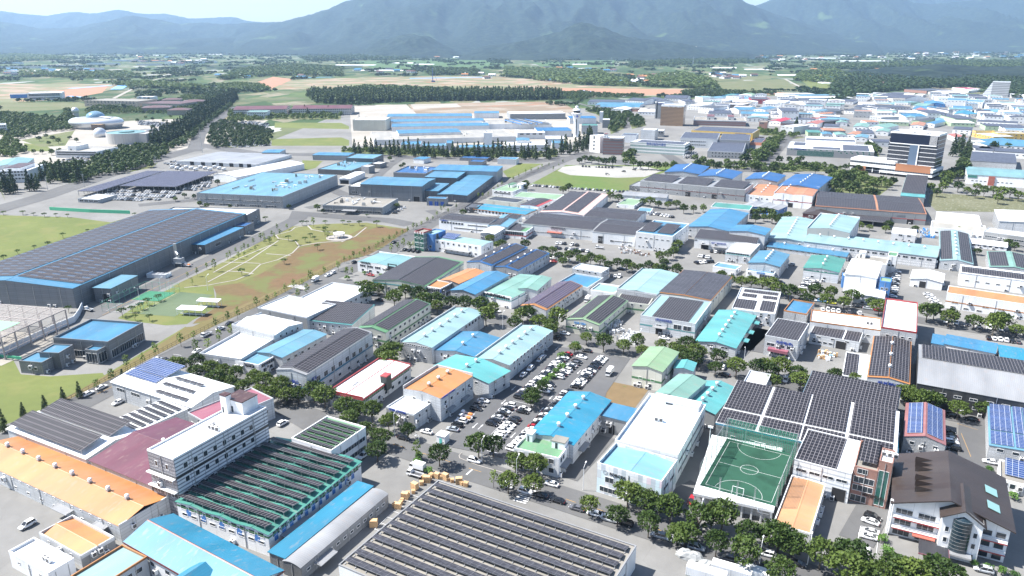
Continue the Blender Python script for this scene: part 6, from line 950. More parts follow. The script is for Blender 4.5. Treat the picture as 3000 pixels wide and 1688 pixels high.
STRIPS=[
('boundary_road','asphalt',0.1,13,[(-185.95,188.1),(-160.62,263.18),(-147.25,299.36),(-134.78,331.32),(-109.79,409.27)]),
('boundary_road','asphalt',0.112,13,[(-109,410.58),(-85.51,449.13),(-72.14,512.03),(-33.5,635.12),(13.8,760.64),(61.81,866.32),(86.14,924.89)]),
('main_street','asphalt',0.124,12,[(-77.81,247.05),(-38,224.26),(-11.55,208.78),(17.23,192.49),(41.06,178.68),(54.82,170.34),(69.5,162.5),(88.84,149.84)]),
('corner_street','asphalt',0.136,9,[(-147.25,299.36),(-134.7,292.03),(-86.58,266.81),(-84.34,251.42),(-71.58,239.71),(-56.19,230.81),(-44.06,227.03)]),
('second_street','asphalt',0.128,10,[(-108.52,410.58),(-93.08,402.83),(-66.27,376.51),(-23.27,357.19),(-5.55,343.34),(23.67,324.29),(52.97,305.47),(85.66,287.08),(112.01,271.8),(115.11,265.35),(151.15,251.42),(185.01,232.74)]),
('third_street','asphalt',0.13,10,[(23.47,457),(62.46,421.36),(119.82,418.62),(159.46,374.27),(181.43,358.21),(208.82,337.7),(251.66,313.41)]),
('fourth_street','asphalt',0.132,9,[(-66.26,595.98),(-58.12,580.68),(-53.15,561.39),(143.08,604.23)]),
('avenue','asphalt',0.134,24,[(-421.62,559.34),(-412.35,650.16),(-414.1,773.23),(-408.06,890.21),(-400.57,988.79),(-306.84,913.04),(-205.09,907.23),(-95.64,879.19),(26.52,857.93),(83.05,890.21),(133.91,837.62)]),
('avenue','asphalt',0.146,16,[(85.08,913.04),(182.94,1009.64),(189.7,795.12),(252.94,790.65),(321.41,937.03),(408.68,1110.67),(487.65,1287.48),(545.75,1438.9)]),
('long_street','asphalt',0.148,12,[(283.13,837.93),(353.45,991.95),(382.92,1061.94),(452.24,1196.03),(569.81,1500.39)]),
('upper_avenue','asphalt',0.15,18,[(-394.2,937.03),(-455.98,1110.67),(-506.53,1310.53),(-572.54,1594.17)]),
('plant_street','asphalt',0.152,9,[(180.58,1200.71),(197.62,1281.37),(205.63,1373.22),(186.64,1490.2),(146.63,1684.8),(116.83,1761.14)]),
('compound_road','asphalt',0.114,14,[(-211.57,347.2),(-201.68,385.71),(-185.94,463.48),(-170.33,530.35),(-164.95,566.1),(-168.12,583.48),(-93.06,559.34),(-75.49,545.73)]),
('compound_road','asphalt',0.116,12,[(-310.81,615.13),(-271.54,638.07),(-279.07,689.12),(-168.26,689.12),(-142.31,650.16)]),
('compound_road','asphalt',0.128,10,[(-168.02,604.23),(-138.62,632.19),(-137.51,717.62),(-134.55,827.81),(-129.57,879.19)]),
('side_lane','asphalt',0.14,8,[(16.83,204.79),(32.02,230.81)]),
('side_lane','asphalt',0.142,7,[(89.12,289.18),(119.73,332.22)]),
('side_lane','asphalt',0.144,8,[(57.98,200.17),(50.34,194.27),(47.84,178.8)]),
('side_street','asphalt',0.146,9,[(108.02,191.43),(93.97,173.29)]),
('side_street','asphalt',0.148,9,[(166.14,241.77),(150.81,216.29),(148.6,207.97)]),
('field_road','palegravel',0.16,9,[(977.56,2787.34),(842.97,2254.13)]),
('field_road','palegravel',0.162,9,[(-941.91,1821.77),(-1220.32,2598.67),(-1341.75,3064.81)]),
('garden_path','path',0.134,0.9,[(-181.64,395.33),(-170.31,399.79),(-158.11,409.27),(-153.75,419.99),(-153.92,440.91),(-146.65,450.69),(-141.62,466.79),(-141.78,483.97),(-148.55,498.57),(-161.62,504.26),(-166.45,514.01),(-159.12,526.18),(-159.02,536.73)]),
('garden_path','path',0.136,1.2,[(-159.02,536.73),(-151.57,543.26),(-145.22,530.35),(-135.69,524.11),(-125.31,522.06),(-116.59,506.18)]),
('garden_path','path',0.138,1.2,[(-141.78,483.97),(-131.06,493),(-115.19,497.82)]),
('garden_path','path',0.14,0.9,[(-179.54,446.05),(-163.61,444.53),(-154.59,443.01)]),
('garden_path','path',0.142,0.9,[(-176.4,424.14),(-171.95,453.83),(-161.33,487.55)]),
('garden_path','path',0.144,0.9,[(-172.46,405.38),(-163.95,450.69),(-159.94,498.57)]),
('garden_path','path',0.146,1,[(-169.23,426.94),(-160.52,425.54),(-151.77,421.36)]),
('garden_path','path',0.148,1,[(-158.07,465.13),(-140.85,460.87)]),
('garden_path','path',0.15,1,[(-116.06,494.85),(-109.66,510.07),(-106.83,536.73)]),
('yard_lane','darkasphalt',0.142,16,[(105.69,305.47),(119.07,332.22)]),
('parking_asphalt','darkasphalt2',0.134,46,[(-2.36,216.29),(8.44,243.86),(14.77,271.8),(29.91,307.03)]),
]
MARKS=[
('centre_line','yellow',0.16,0.16,[(-57.09,235.19),(-50.43,230.81)]),
('centre_line','yellow',0.16,0.16,[(-40.27,225.36),(-35.94,222.9)]),
('centre_line','yellow',0.16,0.16,[(-30.46,219.77),(-26.83,218.02)]),
('centre_line','yellow',0.16,0.16,[(-24.15,216.29),(-19.88,213.9)]),
('centre_line','yellow',0.16,0.16,[(-13.83,210.25),(-9.75,207.97)]),
('centre_line','yellow',0.16,0.16,[(7.12,199.04),(8.77,197.92)]),
('centre_line','yellow',0.16,0.16,[(16.04,193.2),(18.8,191.43)]),
('centre_line','yellow',0.16,0.16,[(24.62,188.31),(26.89,186.95)]),
('centre_line','yellow',0.16,0.16,[(39.64,179.43),(41.68,177.86)]),
('centre_line','yellow',0.16,0.18,[(-160.62,263.18),(-148.89,294.93)]),
('centre_line','yellow',0.16,0.18,[(-134.78,331.32),(-112.59,401.56)]),
('lane_line','white',0.16,0.18,[(-147.94,302.39),(-143.68,300.87)]),
('centre_line','yellow',0.16,0.14,[(146.82,365.55),(157.24,359.24),(178.97,345.26)]),
('centre_line','yellow',0.16,0.14,[(159,239.71),(163.76,235.19)]),
('centre_line','yellow',0.16,0.14,[(156.52,232.74),(150.85,217.15)]),
('centre_line','yellow',0.16,0.18,[(-204.04,351.13),(-199.49,381.06)]),
('centre_line','yellow',0.16,0.18,[(-199.02,388.08),(-185.88,453.83)]),
('stop_line','white',0.16,0.5,[(-12.68,209.43),(-14.41,206.37)]),
('parking_line','white',0.16,0.14,[(1.7,251.42),(-7.31,231.77)]),
('parking_line','white',0.16,0.14,[(0.42,257.64),(9.23,253.09)]),
('parking_line','white',0.16,0.14,[(98.29,180.07),(102.54,177.86),(96.78,167.47),(92.44,169.76),(98.29,180.07)]),
('kerb','path',0.2,0.3,[(-16.65,219.77),(-17.46,218.02),(-17.11,216.29),(-11.25,212.06),(-0.31,206.37)]),
]
ARROWS=[
((-13.15,238.19),'s'),
((-11.14,237.18),'n'),
((0.38,231.29),'s'),
((1.82,229.85),'n'),
((-3.25,256.49),'s'),
((0.71,268.42),'s'),
((2.88,267.18),'n'),
((15.04,260.56),'s'),
((16.61,259.97),'n'),
((10.94,250.32),'n'),
((11.58,267.43),'s'),
((19.89,308.6),'s'),
((27.63,283.63),'s'),
((29.12,284.32),'n'),
((-6.54,220.21),'e'),
]
CARS=[
('car park bay nearest the entrance,upper side',[(-7.2,238.5,-24,'k'),(-6.1,240.9,-24,'k'),(-5.1,243.3,-24,'s'),(-4,245.7,-24,'k'),(-2.9,248.1,-24,'s'),(-1.8,250.5,-24,'k'),(-0.7,252.9,-24,'w')]),
('car park bay nearest the entrance,lower side',[(-5.8,227,-24,'w'),(-4.8,229.2,-24,'w'),(-3.9,231.3,-24,'w'),(-2.9,233.5,-24,'w'),(-1.9,235.7,-24,'w'),(-1,237.9,-24,'w'),(0,240.1,-24,'k'),(1,242.3,-24,'k')]),
('short bay beside the entrance bay',[(3.8,247.8,-23,'k'),(4.7,249.9,-23,'w')]),
('long island bay,left side',[(2.8,259.4,-27,'k'),(3.8,261.3,-27,'k'),(4.7,263.2,-27,'g'),(5.7,265.1,-27,'w'),(6.7,267,-27,'k'),(7.7,268.9,-27,'w'),(8.6,270.8,-27,'w'),(9.6,272.7,-27,'k'),(10.6,274.6,-27,'w'),(11.5,276.5,-27,'w'),(12.5,278.4,-27,'k'),(13.5,280.3,-27,'k'),(14.4,282.2,-27,'w'),(15.4,284.1,-27,'g'),(16.4,286,-27,'k'),(17.3,287.9,-27,'w'),(18.3,289.8,-27,'w'),(19.3,291.7,-27,'w'),(20.2,293.6,-27,'k'),(21.2,295.5,-27,'s'),(22.2,297.4,-27,'w'),(23.1,299.3,-27,'k'),(24.1,301.2,-27,'r')]),
('island bay,right side,lower part',[(12.6,265,-24,'w'),(13.8,267.8,-24,'w'),(15,270.5,-24,'k')]),
('island bay,right side,upper part',[(19,278,-29,'w'),(20.2,280.2,-29,'k'),(21.5,282.4,-29,'w'),(22.7,284.6,-29,'w'),(23.9,286.8,-29,'k'),(25.1,289,-29,'s'),(26.4,291.2,-29,'g'),(27.6,293.5,-29,'k'),(30,297.9,-29,'w')]),
('long right hand bay of the car park',[(25,268.7,-26,'k'),(25.9,270.5,-26,'w'),(26.8,272.4,-26,'w'),(27.8,274.3,-26,'w'),(28.7,276.1,-26,'k'),(29.6,278,-26,'k'),(30.5,279.9,-26,'w'),(31.5,281.7,-26,'k'),(32.4,283.6,-26,'w'),(33.3,285.5,-26,'k'),(34.2,287.4,-26,'k'),(35.1,289.2,-26,'k'),(36.1,291.1,-26,'k'),(37,293,-26,'w'),(37.9,294.8,-26,'s'),(38.8,296.7,-26,'w')]),
('bay hidden beside the sky blue hall',[(0.1,221.1,-27,'w'),(1.2,223.3,-27,'w'),(2.3,225.4,-27,'w'),(3.4,227.6,-27,'w'),(4.5,229.7,-27,'k'),(5.6,231.9,-27,'w'),(6.7,234,-27,'w'),(7.8,236.2,-27,'r'),(8.9,238.3,-27,'k'),(10,240.5,-27,'w'),(11,242.6,-27,'k'),(12.1,244.8,-27,'w'),(13.2,246.9,-27,'k'),(14.3,249.1,-27,'s'),(15.4,251.2,-27,'k'),(16.5,253.4,-27,'k'),(18.7,257.7,-27,'w'),(19.8,259.8,-27,'k'),(20.8,262,-27,'w'),(21.9,264.1,-27,'k')]),
('kerb beside the long cyan hall',[(4.7,280.1,64,'w'),(7.6,286,64,'w'),(11.9,294.9,64,'s'),(13.3,297.9,64,'w')]),
('yard beside the orange roofed factory',[(-20.8,234.7,-23,'e'),(-19.5,237.7,-23,'k'),(-18.2,240.7,-23,'w')]),
('yard corner by the orange roofed factory',[(-13.3,250.1,-21,'k'),(-12.1,253.3,-21,'g'),(-10.9,256.5,-21,'w')]),
('lane before the small white roofed office',[(-29.8,232.9,-26,'w')]),
('street in front of the loading yard',[(-37.2,228.6,-26,'k'),(-12.2,213.9,-26,'w'),(-1.8,199.6,-26,'w')]),
('kerb along the wide solar roof',[(4.1,196.4,-26,'w'),(8.6,194.3,-26,'k'),(13.5,191.6,-26,'k'),(18.9,187.8,-26,'g'),(23.9,185.1,-26,'w'),(27.8,182.5,-26,'s'),(32,180.6,-26,'k'),(40.4,175.1,-26,'e'),(44.6,173.1,-26,'w'),(12.1,200.4,-26,'w')]),
('right foreground street',[(49.6,169.9,-26,'s'),(56.6,165.5,-26,'g'),(67.6,167.3,-26,'w'),(60.8,163.5,-26,'w'),(64.6,161.3,-26,'k'),(74.2,163.5,-26,'k'),(46.1,167.5,-26,'g')]),
('shaded lane beside the football pitch',[(53.1,191.3,64,'r')]),
('brick office parking',[(103.2,183.6,-218,'k'),(101.5,181.4,-218,'w')]),
('marked bay before the brick office',[(99.2,176.8,-26,'w'),(97.8,174.6,-26,'w'),(93.8,170.2,-26,'w')]),
('street behind the pink eaved hall',[(160.4,244.9,-26,'k'),(165.3,242,-26,'k'),(154.8,213.1,-26,'w')]),
('row of cars shaded by the pink eaved hall',[(147.6,221.6,-21,'k'),(148.4,223.7,-21,'k'),(149.2,225.8,-21,'w'),(150,228,-21,'s'),(150.9,230.1,-21,'k'),(151.7,232.2,-21,'k')]),
('bottom right driveway',[(121.4,161,-26,'s')]),
('boundary road near the bottom lawn',[(-163.6,262.7,64,'w'),(-161.3,268.2,64,'w')]),
('yard beside the hall with short solar rows',[(-148.4,255.3,64,'w'),(-136.4,179.9,64,'w'),(-81.7,239,64,'w')]),
('driveway of the green roofed factory',[(-48.8,217,64,'w')]),
('boundary road by the white gabled hall',[(-151.4,295.2,64,'w'),(-138.2,304.4,64,'w'),(-138.2,331.7,64,'w'),(-136.3,338.3,64,'k')]),
('upper boundary road',[(-106.8,416.7,64,'w'),(-105.2,421.4,64,'w'),(-97,443.9,64,'k'),(-79.8,491.9,64,'k')]),
('row below the glass tower',[(-69.6,472.8,-116,'k'),(-66.6,471.4,-116,'k'),(-63.6,469.9,-116,'k'),(-60.6,468.4,-116,'k')]),
('office forecourt with a red car',[(-82.2,417.3,-26,'r')]),
('second street near the blue cube',[(-74.4,382.9,-26,'w'),(-69.9,372.7,-26,'k'),(-77.1,377.6,-26,'k')]),
('second street by the purple solar hall',[(-7.8,356.2,-26,'w'),(24.5,325.5,-26,'w'),(20.3,320,-26,'k'),(32.9,304.7,-26,'k')]),
('first row of the big factory yard',[(30.6,490.1,-107,'w'),(33,489.4,-107,'w'),(35.4,488.6,-107,'k')]),
('second row of the big factory yard',[(40.1,486.1,-115,'w'),(43.3,484.7,-115,'k')]),
('back row of the big factory yard',[(29,477.6,-113,'k'),(31.2,476.7,-113,'k'),(35.6,474.9,-113,'k'),(37.8,474,-113,'w'),(40,473.1,-113,'g'),(42.2,472.2,-113,'k'),(44.4,471.3,-113,'w'),(46.5,470.4,-113,'k'),(48.7,469.5,-113,'w')]),
('fourth street below the hedge',[(25.5,453.2,-26,'w'),(25.5,445.4,-26,'r'),(34.2,448.2,-26,'w'),(65.2,429.8,-26,'k')]),
('lot behind the half blue roofed office',[(57.7,415.9,-108,'k'),(59.8,415.2,-108,'w'),(62,414.6,-108,'w')]),
('yard of the white hall with a dark doorway',[(69.7,319.7,-26,'w')]),
('yard of the turquoise gabled factory',[(88,287.1,64,'w'),(109.9,275,64,'w')]),
('dark pickup in the street before the solar roof',[(86.5,280,-26,'k')]),
('verge parking in front of the brick entrance',[(210.7,341.8,-118,'w'),(214.8,339.6,-118,'w'),(218.9,337.5,-118,'k'),(223,335.3,-118,'w'),(227,333.1,-118,'w'),(231.1,330.9,-118,'w'),(235.2,328.7,-118,'k'),(239.3,326.6,-118,'w')]),
('lot behind the low bright blue shed',[(218.5,320,-114,'k'),(220.6,319.1,-114,'w'),(222.8,318.2,-114,'w'),(224.9,317.2,-114,'w'),(227.1,316.3,-114,'k'),(229.2,315.4,-114,'g')]),
('yard by the white open fronted warehouse',[(223.6,382.2,-192,'w'),(222.5,377.5,-192,'w'),(221.5,372.8,-192,'w'),(220.5,368.1,-192,'w')]),
('row under the blue facade corner',[(227.2,424.1,-208,'w'),(225.2,420.4,-208,'k'),(223.2,416.7,-208,'s'),(221.1,412.9,-208,'w'),(219.1,409.2,-208,'w'),(217.1,405.4,-208,'k'),(215.1,401.7,-208,'s'),(213,397.9,-208,'k'),(211,394.2,-208,'w'),(209,390.5,-208,'w'),(207,386.7,-208,'k'),(204.9,383,-208,'g'),(202.9,379.2,-208,'w')]),
('block of cars before the sea green roof',[(160.9,394.1,-29,'w'),(162.9,397.7,-29,'k'),(165,401.3,-29,'w'),(167,404.9,-29,'s'),(169,408.5,-29,'w')]),
('second line before the sea green roof',[(165.9,394.1,-31,'k'),(168,397.7,-31,'w'),(170.2,401.3,-31,'k'),(172.4,404.9,-31,'w'),(174.5,408.5,-31,'w')]),
('third street',[(158.1,372.7,-26,'w'),(162,371,-26,'b'),(166,368.3,-26,'y'),(172.4,365.1,-26,'w'),(177.1,362.8,-26,'k'),(181.1,359.9,-26,'s'),(185.3,356.8,-26,'r')]),
('lot above the white flat roofed hall',[(157.5,358.2,-109,'w'),(159.9,357.4,-109,'w'),(162.2,356.6,-109,'w'),(164.5,355.9,-109,'w'),(166.8,355.1,-109,'k'),(169.1,354.3,-109,'g'),(171.4,353.5,-109,'k'),(173.8,352.7,-109,'w')]),
('lane between the blue halls',[(169.9,438.5,-26,'s'),(151.6,402.8,-26,'k')]),
('carport of the navy lettered factory',[(129.2,469.1,-112,'k'),(131.6,468.1,-112,'w'),(134,467.1,-112,'k'),(136.4,466.1,-112,'k')]),
('yard of the navy lettered factory',[(118.7,457.6,-113,'w'),(120,457.1,-113,'w'),(121.3,456.5,-113,'k'),(122.7,456,-113,'w'),(124,455.4,-113,'w')]),
('lower yard of the navy lettered factory',[(113.2,443,-73,'k'),(115.7,443.8,-73,'w'),(118.2,444.5,-73,'w'),(120.6,445.3,-73,'k'),(123.1,446,-73,'k')]),
('gravel lot front line',[(76.7,815.4,-105,'k'),(80.1,814.4,-105,'g'),(83.6,813.5,-105,'k'),(90.5,811.6,-105,'w'),(93.9,810.7,-105,'k'),(97.3,809.8,-105,'k'),(100.8,808.8,-105,'k'),(104.2,807.9,-105,'g'),(107.7,807,-105,'k')]),
('gravel lot scattered line',[(97.4,764.8,-48,'k'),(116.4,782.2,-48,'k'),(129.2,793.8,-48,'k'),(135.5,799.6,-48,'w')]),
('driveway of the bare roofed office',[(-93,583.5,-11,'k'),(-91.7,590,-11,'g'),(-90.4,596.6,-11,'w'),(-89.1,603.2,-11,'w')]),
('lot of the white office with green deck',[(110.2,581,-131,'w'),(112.5,578.9,-131,'w'),(114.8,576.9,-131,'g'),(117.1,574.9,-131,'w'),(119.5,572.8,-131,'w'),(121.8,570.8,-131,'w'),(124.1,568.8,-131,'k')]),
('meadow edge line',[(19.3,701.7,-110,'w'),(22.6,700.5,-110,'g'),(25.8,699.3,-110,'k'),(29.1,698.1,-110,'w'),(32.3,696.8,-110,'k'),(35.6,695.6,-110,'w'),(38.8,694.4,-110,'w'),(42.1,693.2,-110,'k'),(45.3,692,-110,'g'),(48.6,690.8,-110,'w'),(51.8,689.6,-110,'k'),(55,688.4,-110,'s'),(58.3,687.2,-110,'s'),(61.5,686,-110,'w'),(64.8,684.8,-110,'k'),(68,683.6,-110,'w'),(71.3,682.4,-110,'k'),(74.5,681.2,-110,'w'),(77.8,680,-110,'g'),(81,678.8,-110,'k'),(84.3,677.5,-110,'w'),(87.5,676.3,-110,'k'),(90.8,675.1,-110,'w'),(94,673.9,-110,'w'),(97.3,672.7,-110,'k'),(100.5,671.5,-110,'k'),(103.8,670.3,-110,'g'),(107,669.1,-110,'w')]),
]
TRUCKS=[
('box','white box lorry in the loading yard',(-30.23,209.43),-26),
('flat','white flatbed lorry next to the box lorry',(-30.55,205.58),-26),
('box','white box lorry on the boundary road',(-111.91,406.67),64),
('flat','white crane lorry on the boundary road',(-141.56,323.43),64),
('flat','white flatbed lorry in the big factory yard',(57.45,477.65),-26),
('box','white box van in the empty lot by the pale green hall',(39.91,281.2),64),
('flat','grey pickup lorry beside the orange roofed factory',(-16.49,244.92),-26),
('flat','white pickup lorry beside the orange roofed factory',(-17.08,242.29),-26),
('flat','service lorry with orange load beside the enormous hall',(-196.84,436.46),-26),
('box','white delivery truck at the foot of the purple solar hall',(39.47,372.06),64),
('flat','silver lorry parked near the steel frame',(-214.4,357.6),-26),
('box','white delivery van first in the line at the logistics docks',(-365.7,806.97),64),
('box','white delivery van second in the line at the logistics docks',(-357.14,798.73),64),
('box','white delivery van third in the line at the logistics docks',(-348.75,790.65),64),
('box','white delivery van fourth in the line at the logistics docks',(-350.51,806.97),64),
('box','white delivery van fifth in the line at the logistics docks',(-342.1,798.73),64),
('box','white delivery van sixth in the line at the logistics docks',(-333.85,790.65),64),
('box','white delivery van seventh in the line at the logistics docks',(-335.33,806.97),64),
('box','white delivery van eighth in the line at the logistics docks',(-327.06,798.73),64),
('box','white delivery van ninth in the line at the logistics docks',(-318.96,790.65),64),
('box','white delivery van tenth in the line at the logistics docks',(-320.14,806.97),64),
('box','white delivery van eleventh in the line at the logistics docks',(-312.02,798.73),64),
('box','white delivery van twelfth in the line at the logistics docks',(-304.06,790.65),64),
]
CARMASS=[
[(-392.8,679),(-358.6,689.1),(-306.4,675.6),(-293.2,740.5),(-281.6,689.1),(-298.9,669.1),(-293,638.1),(-313,632.2),(-331.1,623.5),(-351.6,650.2)],
[(-514.3,847.7),(-512.7,890.2),(-460.9,884.7),(-442.5,847.7),(-454,827.8),(-505.4,837.6)],
[(-475.8,1265.2),(-445.8,1298.9),(-400.2,1265.2),(-379.4,1183.1),(-409.5,1128)],
[(-396.6,1016.8),(-367,1061.7),(-313.8,988.8),(-353.8,968.8)],
[(-386.6,837.6),(-384.5,857.9),(-362.5,827.8),(-351.4,790.6)],
[(214.2,949.5),(225.3,937),(226.4,913),(206.3,868.4),(199,879.2)],
[(-639.3,1310.5),(-560.6,1265.2),(-544.7,1202.6),(-607.7,1243.7)],
]
LAMPS=[
(-9.75,213.57),
(21.64,197.92),
(-30.38,217.15),
(-40.75,231.77),
(52.42,178.49),
(77.09,163.58),
(63.93,161.96),
(65.45,217.15),
(-4.4,332.22),
(-34.13,365.55),
(21.57,326.9),
(56.52,308.6),
(110.54,276.3),
(173.72,362.37),
(213.52,339.56),
(-188.11,391.67),
(-190.04,385.71),
(-194.22,369.86),
(-166.72,390.47),
(97.68,290.6),
(1.42,202.46),
(115.11,185.94),
(-66.65,374.27),
]
FILL=[
(395.37,1718.19),
(560.63,1866.7),
(767.74,1889.99),
(1026.44,1938.31),
(1186.11,1718.19),
(593.05,837.7),
(605.5,917.75),
(684.29,1089.27),
(706.02,1215.05),
(588.75,1153.35),
(526.78,1153.35),
(451.94,1139.96),
(380.16,1215.05),
(389.29,1365.99),
(322.38,1365.99),
]
P={'deck': [(52.68,188.89),(74.4,179.76),(90.5,213.03),(70.83,221.01)],'field': [(56.75,193.2),(74.75,183.73),(87.68,210.05),(70.95,220.1)],'museum': [(-652.23,1222.81)],'dome': [(-667.76,1256.92)],'sphere': [(-586.21,1077.58)],'drum': [(-518.39,1009.64)],'drum2': [(-515.54,1077.58)],'sphere2': [(-770.82,1346.64)],'steel': [(-270.03,356.04),(-225.33,350.06),(-233.01,318.35)],'steelbase': [(-238.01,315.04),(-222.08,345.26),(-232.19,359.24),(-249.44,332.22)],'wall': [(-219.8,362.37),(-215.43,351.13),(-212.49,341.44),(-215.55,330.43),(-218.07,318.35),(-221.59,299.36),(-224.72,286.39)],'greenwall': [(-373.58,596.29),(-336.43,587.52),(-301.96,582.48)],'tower': [(91.29,1082.42)],'pav': [(-119.86,506.18)],'courtnet': [(-187.04,353.13),(-180.9,388.08),(-160.82,382.91),(-167.47,349.55)],'shelter': [(-167.11,351.13),(-155.53,347.2)],'shelter2': [(-162,363.43),(-152.71,362.37)],'fence': [(-174.35,233.91),(-171.33,245.13),(-161.92,276.3),(-153.19,304.69),(-142.55,338.07),(-130,370.3),(-112.54,417.26),(-104.88,443.01),(-94.24,468.45),(-72.3,536.73),(-37.8,606.92),(9.33,740.5),(40.88,827.81)],'brown': [(103.92,175.55),(127.47,161.96),(140.66,187.46),(116.08,198.78)],'pallets': [(-23.51,204.79),(-23.12,205.18),(-22.18,204.4),(-25.29,205.18),(-25.52,203.23),(-19.92,203.23),(-18.56,202.46),(-16.36,201.69),(-15.46,200.93),(-14.13,200.17),(-29.7,198.67),(-27.84,200.93),(-29.85,196.45),(-31.33,194.99),(-31.97,193.55),(-32.6,192.13),(-32.82,190.73),(-33.94,190.03),(-33.34,188.65),(-34.25,189.34),(-38.93,180.07),(-26.3,202.46),(-27.33,204.01),(-20.84,204.01)],'tarps': [(48.32,165.78),(50.61,162.5),(46,166.9)],'containers': [(56.17,159.83),(64.38,157.75),(49.52,158.79)],'scrap': [(71.77,476.96),(76.22,470.13),(80.18,466.79),(83.83,461.85),(73.04,466.79)],'goods': [(132.34,297.87),(135.03,296.39),(135.31,301.63),(138.01,299.36)],'goods2': [(51.94,328.65),(53.78,323.43),(51.53,316.69),(54.18,313.41),(46.51,326.9),(49.63,335.86),(50.78,339.56),(45.87,332.22),(56.61,325.15),(53.91,320.03),(49.87,318.35)],'bluegoods': [(291.13,520.03),(294.92,516),(286.9,508.12),(291.66,506.18),(298.3,526.18),(300.99,520.03)],'duct': [(-204.61,438.52)],'pole': [(-378.81,924.89),(-382.92,808.82),(-406.99,764.8),(-399.52,696.04),(-425.78,682.32)],'canister': [(-23.5,227.03)],'pipes': [(-11.48,1219.8),(19.29,1083.55)],'smallbox': [(-204.64,415.91)],'crane': [(-263.47,2585.87)]}
MT=[('far_mountain_range', 'pale farthest mountain range at the left', 17500, 3000, [(-0.8182, 647.0), (-0.6818, 623.2), (-0.6632, 670.9), (-0.6395, 750.5), (-0.6132, 694.8), (-0.5841, 655.0), (-0.5495, 734.5), (-0.5232, 702.7), (-0.4914, 782.3), (-0.4623, 694.8), (-0.4355, 702.7), (-0.4041, 599.3), (-0.3509, 631.1), (-0.3273, 535.7), (-0.2582, 456.1), (-0.2055, 392.5)]), ('left_mountain_range', 'hazy wooded mountain range at the left', 13000, 3600, [(-0.8636, 336.8), (-0.75, 484.5), (-0.6818, 425.5), (-0.6605, 460.9), (-0.6291, 407.7), (-0.5945, 325.0), (-0.5523, 330.9), (-0.5232, 407.7), (-0.4755, 520.0), (-0.4436, 460.9), (-0.4173, 395.9), (-0.3905, 419.5), (-0.3641, 390.0), (-0.33, 407.7), (-0.2927, 425.5), (-0.2318, 254.1), (-0.1791, 153.6)]), ('low_hill_range', 'lower wooded hills before the mountain range', 10500, 2400, [(-0.8636, 201.6), (-0.7273, 225.5), (-0.6818, 173.0), (-0.6423, 134.8), (-0.5759, 106.1), (-0.4964, 201.6), (-0.4436, 158.6), (-0.3641, 173.0), (-0.3114, 134.8), (-0.2582, 149.1), (-0.2186, 173.0), (-0.1591, 139.5), (-0.1136, 120.5)]), ('great_mountain', 'great wooded mountain with pale rock faces', 11500, 4200, [(-0.3695, 135.2), (-0.3273, 271.1), (-0.29, 391.4), (-0.2609, 469.8), (-0.2318, 558.6), (-0.2082, 668.4), (-0.1841, 725.9), (-0.1523, 757.3), (-0.0995, 804.3), (-0.0464, 783.4), (0.0264, 846.1), (0.1323, 893.2), (0.2382, 846.1), (0.2755, 741.6), (0.2991, 605.7), (0.3441, 454.1), (0.3759, 344.3), (0.4236, 208.4), (0.4764, 135.2)]), ('right_mountain', 'tall wooded mountain at the right', 13500, 4600, [(0.1855, 258.9), (0.2382, 400.0), (0.2991, 688.4), (0.3386, 848.0), (0.3705, 921.6), (0.4236, 958.4), (0.4764, 866.4), (0.5027, 737.5), (0.5241, 719.1), (0.5559, 762.0), (0.5955, 811.1), (0.6355, 884.8), (0.6668, 872.5), (0.6818, 805.0), (0.7727, 866.4), (0.9091, 682.3)]), ('back_mountain', 'pale mountain behind the right saddle', 16500, 2500, [(0.45, 985.0), (0.4895, 1075.0), (0.5559, 1120.0), (0.6355, 1157.5), (0.8182, 1030.0)]), ('wooded_knoll', 'small wooded hill standing in front of the great mountain', 7500, 1300, [(-0.2, 17.5), (-0.1632, 143.6), (-0.1314, 191.4), (-0.105, 170.9), (-0.0836, 82.3), (-0.06, 17.5)]), ('wooded_knoll', 'conical wooded hill standing in the middle of the plain', 7000, 1500, [(-0.0686, 25.0), (-0.0264, 95.0), (0.0159, 133.2), (0.0527, 193.6), (0.0873, 292.3), (0.1114, 247.7), (0.1482, 158.6), (0.2118, 114.1), (0.2645, 47.3), (0.3177, 25.0)]), ('wooded_knoll', 'broad dark wooded rise on the right', 3300, 900, [(0.4, -12.5), (0.4318, 2.5), (0.4818, 22.0), (0.5455, 37.0), (0.6136, 25.0), (0.6818, 32.5), (0.75, 40.0), (0.8182, 10.0)]), ('wooded_knoll', 'low wooded rise left of centre', 4200, 500, [(-0.3909, -51.4), (-0.3545, -15.1), (-0.3182, 0.2), (-0.2727, 4.0), (-0.2273, -11.3), (-0.1909, -38.0)])]
